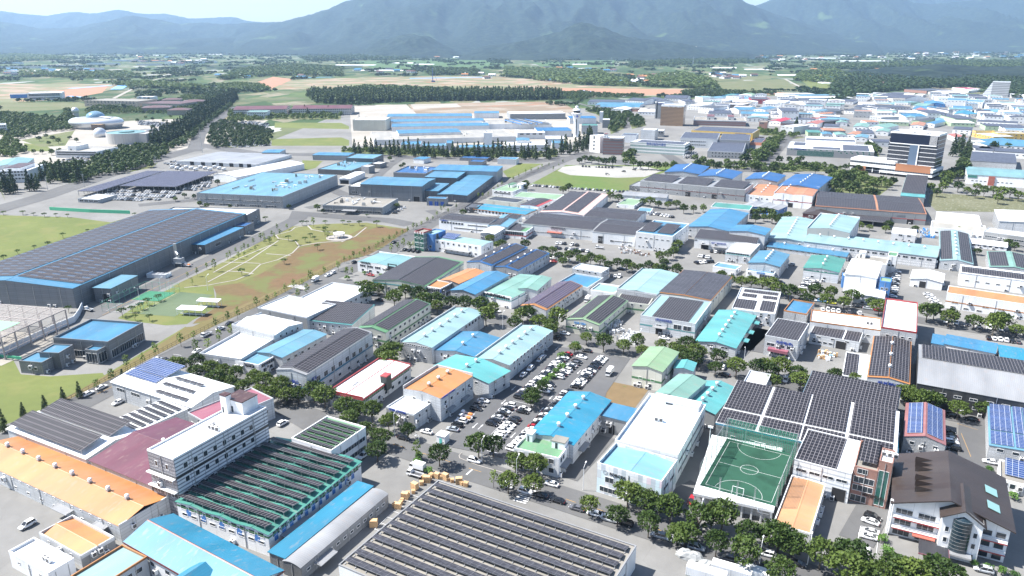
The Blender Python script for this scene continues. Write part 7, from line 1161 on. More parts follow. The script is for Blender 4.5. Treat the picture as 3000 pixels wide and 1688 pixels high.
# ------------------------------------------------------------ ground materials
def groundmat(key):
    def f():
        g=NG('ground_'+key); n1=g.noise(.02,5); n2=g.noise(.25,5); n3=g.noise(2.2,3)
        A={'concrete':((.20,.197,.19),(.14,.138,.133)),'asphalt':((.118,.118,.118),(.088,.088,.09)),'darkasphalt':((.075,.075,.08),(.10,.10,.10)),'darkasphalt2':((.085,.087,.092),(.108,.108,.11)),
           'lawn':((.125,.145,.045),(.095,.118,.036)),'gardenlawn':((.135,.145,.05),(.12,.115,.045)),'dryfield':((.135,.08,.045),(.11,.09,.04)),'verge':((.11,.10,.035),(.15,.115,.06)),'court':((.085,.12,.07),(.11,.14,.085)),'meadow':((.075,.13,.03),(.12,.13,.05)),
           'meadow2':((.09,.095,.045),(.14,.14,.09)),'drylot':((.19,.13,.07),(.13,.095,.05)),'gravel':((.32,.31,.29),(.24,.235,.22)),'palegravel':((.32,.30,.27),(.25,.23,.20)),'vacant':((.20,.165,.12),(.28,.24,.20)),'dirt':((.32,.25,.19),(.22,.17,.12)),
           'orangedirt':((.34,.18,.11),(.27,.16,.11)),'tanfield':((.14,.135,.075),(.09,.11,.045)),'greenfield':((.05,.10,.035),(.08,.125,.05)),'parkgrass':((.085,.115,.035),(.13,.13,.07)),'path':((.31,.29,.27),(.26,.24,.22)),
           'yellow':((.45,.26,.07),(.36,.22,.08)),'white':((.62,.62,.62),(.45,.45,.45)),'turf':((.024,.078,.050),(.018,.06,.040)),'greenpaint':((.04,.17,.10),(.05,.14,.09))}[key]
        c=g.mix(g.ramp(n1,[(.35,0.),(.65,1.)]),A[0],A[1]); m=tuple((a+b)/2 for a,b in zip(*A)); 
        amt=.5 if key in('drylot','dryfield','verge','meadow','meadow2','dirt','vacant','parkgrass','gardenlawn') else .28
        c=g.mix(g.M('MULTIPLY',g.ramp(n2,[(.35,0.),(.7,1.)]),amt),c,tuple(x*.62 for x in m)); c=g.mix(g.M('MULTIPLY',g.ramp(n3,[(.3,0.),(.7,1.)]),amt*.6),c,tuple(x*1.25 for x in m))
        if key in('meadow2',): c=g.mix(g.M('MULTIPLY',g.ramp(g.noise(.5,5),[(.58,0.),(.66,1.)]),.7),c,(.32,.32,.26))
        if key in('dirt','vacant'): c=g.mix(g.M('MULTIPLY',g.ramp(g.noise(.009,6,sc=(1,1.3,1)),[(.44,0.),(.52,1.)]),.85),c,(.12,.14,.07) if key=='dirt' else (.17,.13,.09)); c=g.mix(g.M('MULTIPLY',g.ramp(g.noise(.013,4,sc=(1,2,1)),[(.56,0.),(.62,1.)]),.8),c,(.24,.12,.07))
        if key=='turf': c=g.mix(g.M('MULTIPLY',g.ramp(g.noise(.13,4),[(.5,0.),(.62,1.)]),.6),c,(.012,.04,.026))
        if key=='drylot': c=g.mix(g.ramp(g.noise(.16,4),[(.60,0.),(.68,1.)]),c,(.08,.11,.03))
        if key=='dryfield': c=g.mix(g.M('MULTIPLY',g.ramp(g.noise(.06,4),[(.50,0.),(.6,1.)]),.8),c,(.10,.12,.04))
        if key=='lawn': c=g.mix(g.M('MULTIPLY',g.ramp(g.noise(.05,4),[(.52,0.),(.66,1.)]),.35),c,(.18,.16,.065))
        if key in('concrete','asphalt','darkasphalt','darkasphalt2'):
            v=g.n('ShaderNodeTexVoronoi',feature='DISTANCE_TO_EDGE'); g.t.links.new(g.vec,v.inputs['Vector']); v.inputs['Scale'].default_value=.09
            c=g.mix(g.M('MULTIPLY',g.M('LESS_THAN',v.outputs['Distance'],.006),.13),c,tuple(x*.55 for x in m)); c=g.mix(g.M('MULTIPLY',g.ramp(g.noise(.09,3,sc=(1,.35,1)),[(.55,0.),(.62,1.)]),.22),c,tuple(x*.75 for x in m))
        return g.out(c,.92,0,.2,bump=n3,bs=.3,bd=.08)
    return mat(('ground',key),f)
def farmmat():
    g=NG('farmland_ground'); g.co()
    mp=g.n('ShaderNodeMapping'); mp.inputs[2].default_value=(0,0,.45); mp.inputs[3].default_value=(1/48.,1/125.,1); g.t.links.new(g.vec,mp.inputs[0])
    v=g.n('ShaderNodeTexVoronoi',distance='CHEBYCHEV'); g.t.links.new(mp.outputs[0],v.inputs['Vector']); v.inputs['Scale'].default_value=1.
    s=g.n('ShaderNodeSeparateColor'); g.t.links.new(v.outputs['Color'],s.inputs[0])
    c=g.ramp(s.outputs[0],[(0,(.045,.075,.032)),(.18,(.065,.10,.042)),(.38,(.09,.12,.05)),(.54,(.12,.13,.07)),(.68,(.16,.15,.09)),(.77,(.04,.065,.032)),(.84,(.23,.20,.15)),(.91,(.33,.33,.32)),(.955,(.11,.12,.07))]); g.t.nodes[-1].color_ramp.interpolation='CONSTANT'
    wd=g.ramp(g.noise(.0016,4),[(.5,0.),(.58,1.)]); c=g.mix(g.M('MULTIPLY',wd,.7),c,(.03,.055,.028))
    near=g.ramp(g.noise(.012,5),[(.4,0.),(.6,1.)]); c=g.mix(g.M('MULTIPLY',near,.4),c,(.04,.07,.03)); c=g.mix(g.M('MULTIPLY',g.ramp(g.noise(.03,4),[(.62,0.),(.7,1.)]),.6),c,(.20,.15,.10))
    return g.out(c,.95,0,.1)
def sheet(name,pts,z,m,kind='structure'):
    b=MB(); b.poly([(x,y,z) for x,y in pts]); o=b.obj(name,m)
    if o.data.polygons[0].normal.z<0: o.data.flip_normals()
    return tag(o,kind=kind)
def strip_obj(name,pts,z,w_,m):
    P=[Vector((x,y,0)) for x,y in pts]; L=[];Q=[]
    for i,p in enumerate(P):
        a=(P[i]-P[i-1]).normalized() if i else (P[1]-P[0]).normalized(); b=(P[i+1]-P[i]).normalized() if i<len(P)-1 else a
        t=(a+b).normalized(); n=Vector((-t.y,t.x,0)); k=w_/2/max(.5,n.dot(Vector((-a.y,a.x,0)))); L.append(p+n*k); Q.append(p-n*k)
    b=MB()
    for i in range(len(P)-1): b.poly([(*Q[i].xy,z),(*Q[i+1].xy,z),(*L[i+1].xy,z),(*L[i].xy,z)])
    return tag(b.obj(name,m),kind='structure')
b=MB(); b.poly([(-19900,-540,0),(19900,-540,0),(19900,19400,0),(-19900,19400,0)]); tag(b.obj('ground',farmmat()),kind='structure')
for n,m,z,p in GROUND: sheet(n,p,z,groundmat(m))
for n,m,z,w_,p in STRIPS: strip_obj(n,p,z,w_,groundmat(m))
for n,m,z,w_,p in MARKS: strip_obj(n,p,z,w_,groundmat(m))
U26=Vector((math.cos(R(-26)),math.sin(R(-26)))); V64=Vector((-U26.y,U26.x))
for (x,y),d_ in ARROWS:
    a=R({'n':64,'s':-116,'e':-26}[d_]); b=MB(); b.poly([(-2,-.12,0),(.8,-.12,0),(.8,.12,0),(-2,.12,0)]); b.poly([(.8,-.4,0),(2.2,0,0),(.8,.4,0)]); tag(link('arrow_marking',b.mesh('arrow_marking',groundmat('white')),None,(x,y,.17),a),kind='structure')
def zebra(x,y,az,n,L,st):
    b=MB()
    for i in range(n): b.box(-L/2,i*st,0,L/2,i*st+st*.5,.005)
    tag(link('crosswalk_marking',b.mesh('crosswalk_marking',groundmat('white')),None,(x,y,.165),az),kind='structure')
# zebra crossings (stripes run along the traffic direction)
def zeb(c,az,n,L,st):
    c=Vector(c)-Vector((-math.sin(R(az)),math.cos(R(az))))*(n*st/2); zebra(c.x,c.y,R(az),n,L,st)
for c,az,n,L in [((4.6,196.5),-26,11,4.2),((-130,292),64,12,5),((-6,312),-26,8,4),((40,343),-26,8,4),((-119,397),64,12,5)]: zeb(c,az,n,L,1.0)
# hatched bays in the empty forecourt of the loading yard
b=MB()
for i in range(7): y=i*3.1; b.box(0,y,0,5,y+.14,.004)
b.box(-.1,0,.001,.04,18.7,.005); tag(link('parking_marking',b.mesh('parking_marking',groundmat('white')),None,(-38.5,178.5,.16),R(-26)),kind='structure')
# ------------------------------------------------------------ mountains, haze
def hillmat():
    g=NG('wooded_slope'); c=g.ramp(g.noise(.02,6,rough=.7),[(.38,(.005,.011,.011)),(.5,(.013,.023,.019)),(.64,(.032,.046,.032))])
    c=g.mix(g.M('MULTIPLY',g.ramp(g.noise(.0016,5,rough=.6),[(.62,0.),(.68,1.)]),.5),c,(.10,.15,.06)); c=g.mix(g.ramp(g.noise(.0045,6,rough=.65),[(.735,0.),(.75,1.)]),c,(.42,.40,.36))
    return g.out(c,.95,0,.1)
HM=hillmat()
def mountain(name,label,D,dep,prof):
    pr=sorted(prof); X0,X1=pr[0][0],pr[-1][0]; nx=max(40,int((X1-X0)*2200/(7 if D>5000 else 9))); ny=46; b=MB(); bot=min(q[1] for q in pr)
    def sky_(x):
        for (a,za),(c,zc) in zip(pr,pr[1:]):
            if a<=x<=c: t=(x-a)/(c-a); t=t*t*(3-2*t)*.5+t*.5; return za+(zc-za)*t
        return pr[-1][1]
    for j in range(ny+1):
        t=j/ny*1.35
        y=D-dep+dep*t
        for i in range(nx+1):
            s=X0+(X1-X0)*i/nx; zr=max(0,sky_(s)); e=min(1,i/6,(nx-i)/6)**.7; x=s*(y if t<1 else y)
            sp=noise.fractal(Vector((x/dep*3.2,y/dep*1.2,D*.01)),.9,2.2,5)*.5+.5; rg=1-abs(noise.fractal(Vector((x/dep*4.5,y/dep*1.6,D*.013)),1,2.1,4))*2
            k=t**1.25 if t<=1 else 1-(t-1)*1.4
            z=zr*k*(1+(.5*(sp-.5)+.35*(rg-.6))*5.5*min(1,t)*max(0,1-t)) if t<=1 else zr*k
            z+=noise.fractal(Vector((x/60,y/60,3)),.9,2,3)*min(9,D*.0011)*min(1,k*3)
            b.v.append((x,y,z*e+(-3 if k<.02 else 0)))
    for j in range(ny):
        for i in range(nx): q=j*(nx+1)+i; b.f.append((q,q+1,q+nx+2,q+nx+1)); b.m.append(0)
    o=b.obj(name,HM,smooth=True); tag(o,label,None,None,'structure'); return o
for a in MT: mountain(*a)
b=MB(); b.box(-20000,-550,-1,20000,19500,1750); hz=b.obj('haze',None); hz.data.materials.clear()
hm=bpy.data.materials.new('haze_air'); hm.use_nodes=True; t_=hm.node_tree; t_.nodes.remove(t_.nodes['Principled BSDF']); pv=t_.nodes.new('ShaderNodeVolumePrincipled')
pv.inputs['Color'].default_value=(.48,.70,1,1); pv.inputs['Density'].default_value=3.9e-5; pv.inputs['Anisotropy'].default_value=.2; t_.links.new(pv.outputs[0],t_.nodes['Material Output'].inputs['Volume'])
hz.data.materials.append(hm); hz.display_type='WIRE'; tag(hz,kind='stuff')
# ------------------------------------------------------------ all buildings
ORD='first second third fourth fifth sixth seventh eighth ninth tenth eleventh twelfth thirteenth fourteenth fifteenth sixteenth seventeenth eighteenth nineteenth twentieth'.split()
def ordn(i):
    if i<20: return ORD[i]
    T_={2:'twenty',3:'thirty',4:'forty',5:'fifty',6:'sixty',7:'seventy'}; k=i+1
    return (T_[k//10]+' '+ORD[k%10-1]) if k%10 else {2:'twentieth',3:'thirtieth',4:'fortieth',5:'fiftieth',6:'sixtieth',7:'seventieth'}[k//10]
CN={'dgrey':'dark grey','bluegrey':'blue solar','cyan':'pale cyan','sky':'sky blue','seagreen':'sea green','lgreen':'light green','azure2':'bright blue','azure':'vivid azure','slate':'charcoal solar','redb':'bright red','peach2':'orange','redp':'salmon','blue3':'mid blue','blue2':'soft blue','tealp':'pale teal','dirty':'weathered'}
cnt={}
for x,y,az,w_,l_,h_,ro,rc,wc in FARB:
    i=cnt[rc]=cnt.get(rc,0)+1; o={'r':ro,'rc':rc,'wc':wc,'group':'buildings of the distant factory quarter'}
    if ro in('gv','gu'): o['rise']=min(w_,l_)*.09
    if wc!='black': o['win']=['f %.1f %d 2.4 1.4 .05 .95'%(z,max(2,int(w_/6))) for z in ((1.4,h_-3) if h_>7.5 else (h_*.45,))]
    if rc in('slate','bluegrey'): o['panels']=[(.02,.04,.98,.96,'bluegrey')]
    BLD.append(('factory_building','%s roofed building, %s of its colour from the left in the distant quarter'%(CN.get(rc,rc),ordn(i-1)),'factory',[x,y,az,w_,l_,h_],o))
rq=random.Random(31); RT=[]
for x,y,az,w_,l_,h_ in [b_[3] for b_ in BLD]: RT.append((x,y,math.cos(R(az)),math.sin(R(az)),w_,l_))
def inside(x,y,P_):
    r=False; j=len(P_)-1
    for i in range(len(P_)):
        if (P_[i][1]>y)!=(P_[j][1]>y) and x<(P_[j][0]-P_[i][0])*(y-P_[i][1])/(P_[j][1]-P_[i][1])+P_[i][0]: r=not r
        j=i
    return r
def hitb(x,y,mg=1.5):
    for x0,y0,c,s,w_,l_ in RT:
        dx,dy=x-x0,y-y0; u=dx*c+dy*s
        if -mg<u<w_+mg and -mg<-dx*s+dy*c<l_+mg: return True
    return False
ux,uy=math.cos(R(-24)),math.sin(R(-24)); nf=0
for i in range(-40,60):
    for j in range(10,80):
        w_=rq.uniform(22,34); l_=rq.uniform(20,29); ou=i*37.+(i//4)*16; ov=j*31.+(j//3)*14; x=ou*ux-ov*uy; y=ou*uy+ov*ux
        cs=[(x+a*w_*ux-b_*l_*uy,y+a*w_*uy+b_*l_*ux) for a in (0,.5,1) for b_ in (0,.5,1)]
        if nf>150 or not all(inside(p,q,FILL) for p,q in cs[::2]) or any(hitb(p,q,1) for p,q in cs): continue
        rc=rq.choice(['white','white','white','sky','slate','slate','lgrey','mint','tealp','azure2','white','peach2','dirty','blue2']); ro=rq.choice(['F','gu','gv','P','F']); h_=rq.uniform(6.5,12); i0=cnt[rc]=cnt.get(rc,0)+1; nf+=1
        o={'r':ro,'rc':rc,'wc':rq.choice(['white','white','pgrey']),'group':'buildings of the distant factory quarter','rise':1.8,'win':['f %.1f 4 2.4 1.4 .05 .95'%z for z in (1.4,h_-3)]}
        if rc=='slate': o['panels']=[(.02,.04,.98,.96,'bluegrey')]
        BLD.append(('factory_building','%s roofed building, %s of its colour in the rows of the distant quarter'%(CN.get(rc,rc),ordn(i0-1)),'factory',[x,y,-24,w_,l_,h_],o))
        RT.append((x,y,ux,uy,w_,l_))
print('fillers',nf)
for b_ in BLD: build(*b_)
# white podium of the black tower
tb=[b_ for b_ in BLD if 'black glass tower' in b_[1]][0][3]; rt=root('office_podium','white podium with orange panels and slanted ribbon window under the black tower','office',(tb[0],tb[1],0),tb[2]); w_,l_=tb[3],tb[4]
m=MB(); m.box(-w_*.72,-9,6.5,w_*.25,l_*.6,13.5,0); m.box(-w_*.05,-10,2.5,w_*1.05,l_,9.5,0); 
for i in range(7): m.box(-w_*.7+i*w_*.16,-8.6,0,-w_*.7+i*w_*.16+.8,-7.8,6.5,0)
m.obj('podium_wall',wallmat('ribbon'),rt); m=MB(); m.box(-w_*.66,-7.5,0,w_,l_*.5,6.4); m.obj('glass_ground_floor',wallmat('towerglass'),rt)
m=MB(); m.box(w_*.28,-10.15,6,w_*1.0,-10.02,13); m.obj('orange_panel',roofmat('peach2',2),rt); m=MB(); m.box(-w_*.55,-9.15,1.5,-w_*.36,-9.02,6.8); m.obj('orange_panel',roofmat('peach2',2),rt); m=MB(); m.box(-w_*.72,-9,13.5,w_*.25,l_*.6,14.0); m.obj('podium_roof',roofmat('white',0),rt)
# ------------------------------------------------------------ vegetation
def leafmat(name,cs,tr=.25):
    g=NG(name); oi=g.n('ShaderNodeObjectInfo'); n=g.noise(.8,3); c=g.ramp(g.M('ADD',g.M('MULTIPLY',n,.55),g.M('MULTIPLY',oi.outputs['Random'],.58)),[(.30,cs[0]),(.5,cs[1]),(.74,cs[2])])
    g.out(c,.6,0,.25); td=g.n('ShaderNodeBsdfTranslucent'); g.t.links.new(c,td.inputs[0]); mx=g.n('ShaderNodeMixShader'); mx.inputs[0].default_value=tr
    g.t.links.new(g.b.outputs[0],mx.inputs[1]); g.t.links.new(td.outputs[0],mx.inputs[2]); g.t.links.new(mx.outputs[0],g.t.nodes['Material Output'].inputs[0]); return g.m
LEAF={'z':leafmat('zelkova_leaves',[(.028,.054,.011),(.052,.088,.017),(.10,.142,.028)]),'r':leafmat('broadleaf_leaves',[(.026,.048,.014),(.05,.082,.022),(.09,.13,.035)]),'m':leafmat('conifer_needles',[(.024,.046,.018),(.045,.075,.027),(.075,.11,.038)]),
 'y':leafmat('young_leaves',[(.07,.11,.025),(.12,.17,.04),(.18,.24,.06)],.35),'p':leafmat('pine_needles',[(.04,.07,.02),(.06,.10,.028),(.10,.15,.04)]),'s':leafmat('shrub_leaves',[(.04,.09,.02),(.07,.15,.03),(.12,.22,.05)])}
BARK=flat('bark',(.10,.08,.06),.9)
def leafquad(m,c,s,rnd,up=.5):
    a=Vector((rnd.gauss(0,1),rnd.gauss(0,1),rnd.gauss(0,1)*.6)).normalized(); n=(Vector((rnd.gauss(0,1),rnd.gauss(0,1),rnd.gauss(0,1)))+Vector((0,0,up))).normalized(); u=n.cross(a)
    if u.length<.1: return
    u.normalize(); v=n.cross(u); m.poly([c-u*s-v*s*.6,c+u*s-v*s*.6,c+u*s*.8+v*s*.6,c-u*s*.8+v*s*.6])
def crown(sp,seed,q=1.):
    rnd=random.Random(seed); m=MB(); t=MB()
    def clump(c,r,n,s,fl=.7):
        for _ in range(int(n*q)):
            d=Vector((rnd.gauss(0,1),rnd.gauss(0,1),rnd.gauss(0,1))).normalized()*r*rnd.uniform(.45,1.); d.z*=fl; leafquad(m,c+d,s*rnd.uniform(.7,1.2)/math.sqrt(q),rnd,1.)
    if sp=='z':
        H_=4.9; t.tube((0,0,0),(0.1,0,2.1),.22,.17,7)
        for i in range(24):
            a=i*2.4+rnd.uniform(-.3,.3); rr=3.6*math.sqrt((i+.5)/24)*rnd.uniform(.85,1.1); z=H_+2.3*(1-(rr/3.9)**2)+rnd.uniform(-.5,.3)
            c=Vector((rr*math.cos(a),rr*math.sin(a),z)); clump(c,rnd.uniform(.95,1.4),34,.30)
            if i%3==0: t.tube((.1,0,2.0),c*.55+Vector((0,0,1.3)),.10,.06,5); t.tube(c*.55+Vector((0,0,1.3)),c,.06,.02,4)
        for i in range(10): a=i*.63; clump(Vector((2.6*math.cos(a),2.6*math.sin(a),4.1+rnd.uniform(-.3,.3))),.9,24,.28)
    elif sp=='r':
        t.tube((0,0,0),(0,0,2.6),.2,.13,6)
        for i in range(18):
            a=i*2.4; rr=2.5*math.sqrt((i+.5)/18); z=3.6+1.9*(1-(rr/2.7)**2)+rnd.uniform(-.5,.4); clump(Vector((rr*math.cos(a),rr*math.sin(a),z)),rnd.uniform(.8,1.3),30,.30,.8)
        for i in range(8): a=i*.8; t.tube((0,0,1.8),(1.6*math.cos(a),1.6*math.sin(a),3.4),.07,.03,4); clump(Vector((2.*math.cos(a),2.*math.sin(a),3.)),.9,20,.28)
    elif sp=='m':
        t.tube((0,0,0),(0,0,12),.28,.05,6)
        for i in range(30):
            f=i/29; z=2+11*f; rr=2.5*(1-f)**.8+.15; n=max(2,int(7*(1-f))+1)
            for k in range(n): a=rnd.uniform(0,6.3); clump(Vector((rr*.68*math.cos(a),rr*.68*math.sin(a),z-.2*rr)),.35+rr*.36,13,.26,.55)
    elif sp=='y':
        t.tube((0,0,0),(0,0,4.2),.07,.03,5)
        for i in range(9): a=i*2.4; z=2.1+i*.3; rr=.75*(1-abs(i-3)/9); clump(Vector((rr*math.cos(a),rr*math.sin(a),z)),.55,14,.2,.9)
    elif sp=='p':
        t.tube((0,0,0),(.25,.1,2.2),.13,.09,6); t.tube((.2,.1,1.5),(-.9,.3,2.4),.06,.04,5); t.tube((.2,.1,1.5),(1.1,-.3,2.5),.06,.04,5)
        for i in range(12): a=i*2.4; rr=1.9*math.sqrt((i+.5)/12); clump(Vector((rr*math.cos(a),rr*math.sin(a),2.7+.55*(1-(rr/2)**2))),.65,22,.2,.4)
    else:
        t.tube((0,0,0),(0,0,.5),.08,.06,5)
        for i in range(9): a=i*2.4; rr=.8*math.sqrt((i+.5)/9); clump(Vector((rr*math.cos(a),rr*math.sin(a),.75+.45*(1-rr*rr))),.5,26,.15,.8)
    return m.mesh('crown',LEAF[sp]),t.mesh('trunk',BARK)
TN={'z':('street_tree','tree'),'r':('broadleaf_tree','tree'),'m':('conifer_tree','conifer'),'y':('young_tree','young tree'),'p':('pine_tree','pine'),'s':('shrub','shrub')}
CR={}
def getcrown(sp,v,q): 
    k=(sp,v,q)
    if k not in CR: CR[k]=crown(sp,hash((len(sp)+v*7+ord(sp)))%999,q)
    return CR[k]
rng=random.Random(11)
for sp,sc,grp,desc,pts in TREES:
    pts=sorted(pts)
    for i,(x,y) in enumerate(pts):
        dd=math.hypot(x,y); q=1. if dd<330 else (.5 if dd<700 else .25); v=rng.randrange(4 if q>=.5 else 3); c,t=getcrown(sp,v,q); s=sc*rng.uniform(.78,1.15)
        o=root(TN[sp][0],'%s, %s from the left'%(desc,ordn(i)),TN[sp][1],(x,y,0),rng.uniform(0,360),grp); o.scale=(s*rng.uniform(.84,1.12),s*rng.uniform(.84,1.12),s*rng.uniform(.85,1.15))
        link('crown',c,o); link('trunk',t,o)
RT[:]=[(b_[3][0],b_[3][1],math.cos(R(b_[3][2])),math.sin(R(b_[3][2])),b_[3][3],b_[3][4]) for b_ in BLD]
for sp,spc,sc,name,poly in FOREST:
    xs=[p[0] for p in poly]; ys=[p[1] for p in poly]; dist=sum(ys)/len(ys); m=MB(); area=(max(xs)-min(xs))*(max(ys)-min(ys))
    step=spc*(1 if dist<1500 else dist/1500*1.); n=0
    if dist>1500: sc=sc*min(2.2,1+(dist-1500)/4500)
    q=.16 if dist<1000 else (.09 if dist<2000 else .05)
    me=getcrown(sp,0,q)[0]; vv=[v.co.copy() for v in me.vertices]; ff=[tuple(p.vertices) for p in me.polygons]
    y=min(ys)
    while y<max(ys):
        x=min(xs)
        while x<max(xs):
            px,py=x+rng.uniform(-.45,.45)*step,y+rng.uniform(-.45,.45)*step; x+=step
            if not inside(px,py,poly) or (py<1500 and hitb(px,py)): continue
            n+=1
            if n>5200: break
            s=sc*rng.uniform(.7,1.25)*(1. if dist<1500 else min(2.2,step/9)); a=rng.uniform(0,6.3); ca,sa=math.cos(a)*s,math.sin(a)*s; k=len(m.v)
            zs=s*rng.uniform(.85,1.1) if dist<1500 else sc*rng.uniform(.8,1.2)
            m.v+=[(px+c.x*ca-c.y*sa,py+c.x*sa+c.y*ca,c.z*zs-(.9 if sp!='m' else .5)*zs) for c in vv]; m.f+=[tuple(k+i for i in f) for f in ff]; m.m+=[0]*len(ff)
        y+=step
    if n: o=m.obj('woods',LEAF[sp]); tag(o,name,'woods',None,'stuff')
m=MB(); me=getcrown('r',1,.045)[0]; vv=[v.co.copy() for v in me.vertices]; ff=[tuple(p.vertices) for p in me.polygons]
for i in range(60000):
    Y=1500+8500*rng.random()**1.6; X=rng.uniform(-.75,.75)*Y
    if noise.noise(Vector((X/170,Y/380,5)))+.6*noise.noise(Vector((X/60,Y/150,9)))<.22 or (Y<2600 and (inside(X,Y,FILL) or hitb(X,Y,8))) or any(inside(X,Y,q[3]) for q in GROUND if q[1] in('dirt','orangedirt','tanfield')): continue
    if -.27<X/Y<.1 and Y<1620: continue
    s=rng.uniform(1,1.7)*(1+Y/5500); a=rng.uniform(0,6.3); ca,sa=math.cos(a)*s,math.sin(a)*s; k=len(m.v); m.v+=[(X+c.x*ca-c.y*sa,Y+c.x*sa+c.y*ca,(c.z-1)*s*.75) for c in vv]; m.f+=[tuple(k+i for i in f) for f in ff]; m.m+=[0]*len(ff)
    if len(m.f)>420000: break
o=m.obj('woods',LEAF['r']); tag(o,'scattered copses and hedgerows across the distant farmland','woods',None,'stuff'); print('copse faces',len(m.f))
# low green cover under the woods
for sp,spc,sc,name,poly in FOREST:
    if sum(p[1] for p in poly)/len(poly)<1500: sheet('undergrowth_ground',poly,.035,groundmat('parkgrass'))
# ------------------------------------------------------------ cars
CC={'w':((.80,.80,.80),'white'),'k':((.012,.012,.014),'black'),'g':((.10,.10,.11),'grey'),'s':((.40,.42,.44),'silver'),'r':((.30,.015,.02),'red'),'e':((.30,.33,.37),'silver blue'),'b':((.15,.35,.55),'pale blue'),'y':((.55,.55,.05),'yellow')}
TYRE=flat('tyre_rubber',(.02,.02,.02),.9); CG=flat('car_glass',(.015,.018,.022),.08,0,.7); RIM=flat('wheel_rim',(.4,.4,.42),.3,.8); LAMPW=flat('head_lamp_glass',(.7,.7,.7),.1); LAMPR=flat('tail_lamp_glass',(.35,.01,.01),.2)
def carpaint(c): return mat(('paint',c),lambda:NG('car_paint').out(CC[c][0],.22,0,.6))
CM={}
def carmesh(suv):
    L,W_,H_=(4.65,1.86,1.68) if suv else (4.8,1.84,1.44)
    st=[(-L/2,.35,.62,.72),(-L/2+.12,.3,.86,.84),(-L*.30,.28,.96 if not suv else 1.02,.92),(0,.26,.92,.93),(L*.22,.26,.92,.93),(L/2-.45,.28,.80,.88),(L/2-.05,.34,.62,.72)]
    if suv: st[0]=(-L/2,.35,.95,.8); st[1]=(-L/2+.1,.3,1.02,.88)
    m=MB(); k=0; ring=[]
    for x,zb,zt,wf in st:
        w2=W_/2*wf/.93; ring.append([(x,-w2*.92,zb),(x,-w2,zb+.2),(x,-w2,zt-.14),(x,-w2*.86,zt),(x,w2*.86,zt),(x,w2,zt-.14),(x,w2,zb+.2),(x,w2*.92,zb)])
    for r in ring: m.v+=r
    for i in range(len(ring)-1):
        for j in range(8): a=i*8+j; b_=i*8+(j+1)%8; m.f.append((a,a+8,b_+8,b_)); m.m.append(0)
    m.f.append(tuple(range(8))); m.m.append(0); m.f.append(tuple(range((len(ring)-1)*8+7,(len(ring)-1)*8-1,-1))); m.m.append(0)
    # roof panel and pillars
    xa,xb,xc,xd=(-L*.46,-L*.38,L*.06,L*.25) if suv else (-L*.40,-L*.22,L*.05,L*.26)
    zt=.95 if not suv else 1.0; rw=W_*.36
    m.slab([(xb,-rw,H_),(xc,-rw,H_),(xc,rw,H_),(xb,rw,H_)],.05)
    g=MB(); wl=W_*.44
    A=[(xa,-wl,zt),(xd,-wl,zt-.02),(xd,wl,zt-.02),(xa,wl,zt)]; T=[(xb,-rw,H_-.05),(xc,-rw,H_-.05),(xc,rw,H_-.05),(xb,rw,H_-.05)]
    g.poly([A[0],A[1],T[1],T[0]]); g.poly([A[1],A[2],T[2],T[1]]); g.poly([A[2],A[3],T[3],T[2]]); g.poly([A[3],A[0],T[0],T[3]])
    for s in (-1,1):
        for p,q in ((A[0],T[0]),(A[1],T[1])): m.tube((p[0],p[1]*-s,p[2]),(q[0],q[1]*-s,q[2]+.03),.05,.05,4)
        m.tube(((xa+xd)/2-.2,s*wl*.99,zt),((xb+xc)/2-.1,s*rw,H_-.03),.04,.04,4)
        m.box(xd-.35,s*W_*.5-.06 if s>0 else -W_*.5-.06,.93,xd-.15,s*W_*.5+.08 if s>0 else -W_*.5+.06,1.06)
    m.box(L/2-.16,-W_*.40,.52,L/2-.02,-W_*.24,.66,1); m.box(L/2-.16,W_*.24,.52,L/2-.02,W_*.40,.66,1); m.box(-L/2-.01,-W_*.40,.64,-L/2+.1,-W_*.22,.8,2); m.box(-L/2-.01,W_*.22,.64,-L/2+.1,W_*.40,.8,2)
    wh=MB(); wh.tube((0,-.11,0),(0,.11,0),.33,.33,12); wh.tube((0,-.125,0),(0,-.1,0),.2,.2,8,1); wh.tube((0,.1,0),(0,.125,0),.2,.2,8,1)
    return m,g,wh,L,W_
for suv in (0,1):
    m,g,wh,L,W_=carmesh(suv)
    for c in CC: CM[suv,c]=m.mesh('body',[carpaint(c),LAMPW,LAMPR])
    CM[suv,'g']=CM[suv,'g']; CM[suv,'glass']=g.mesh('windows',CG); CM[suv,'wheel']=wh.mesh('wheel',[TYRE,RIM]); CM[suv,'L']=L; CM[suv,'W']=W_
    f=MB(); f.v=m.v+g.v; k=len(m.v); f.f=m.f+[tuple(k+i for i in q) for q in g.f]; f.m=[0]*len(m.f)+[1]*len(g.f)
    for sx in (-1,1):
        for sy in (-1,1): f.tube((sx*L*.30,sy*(W_/2-.2),.33),(sx*L*.30,sy*(W_/2+.01),.33),.33,.33,7,2)
    CM[suv,'far']=f
    for c in CC: CM[suv,'far',c]=f.mesh('car_body',[carpaint(c),CG,TYRE])
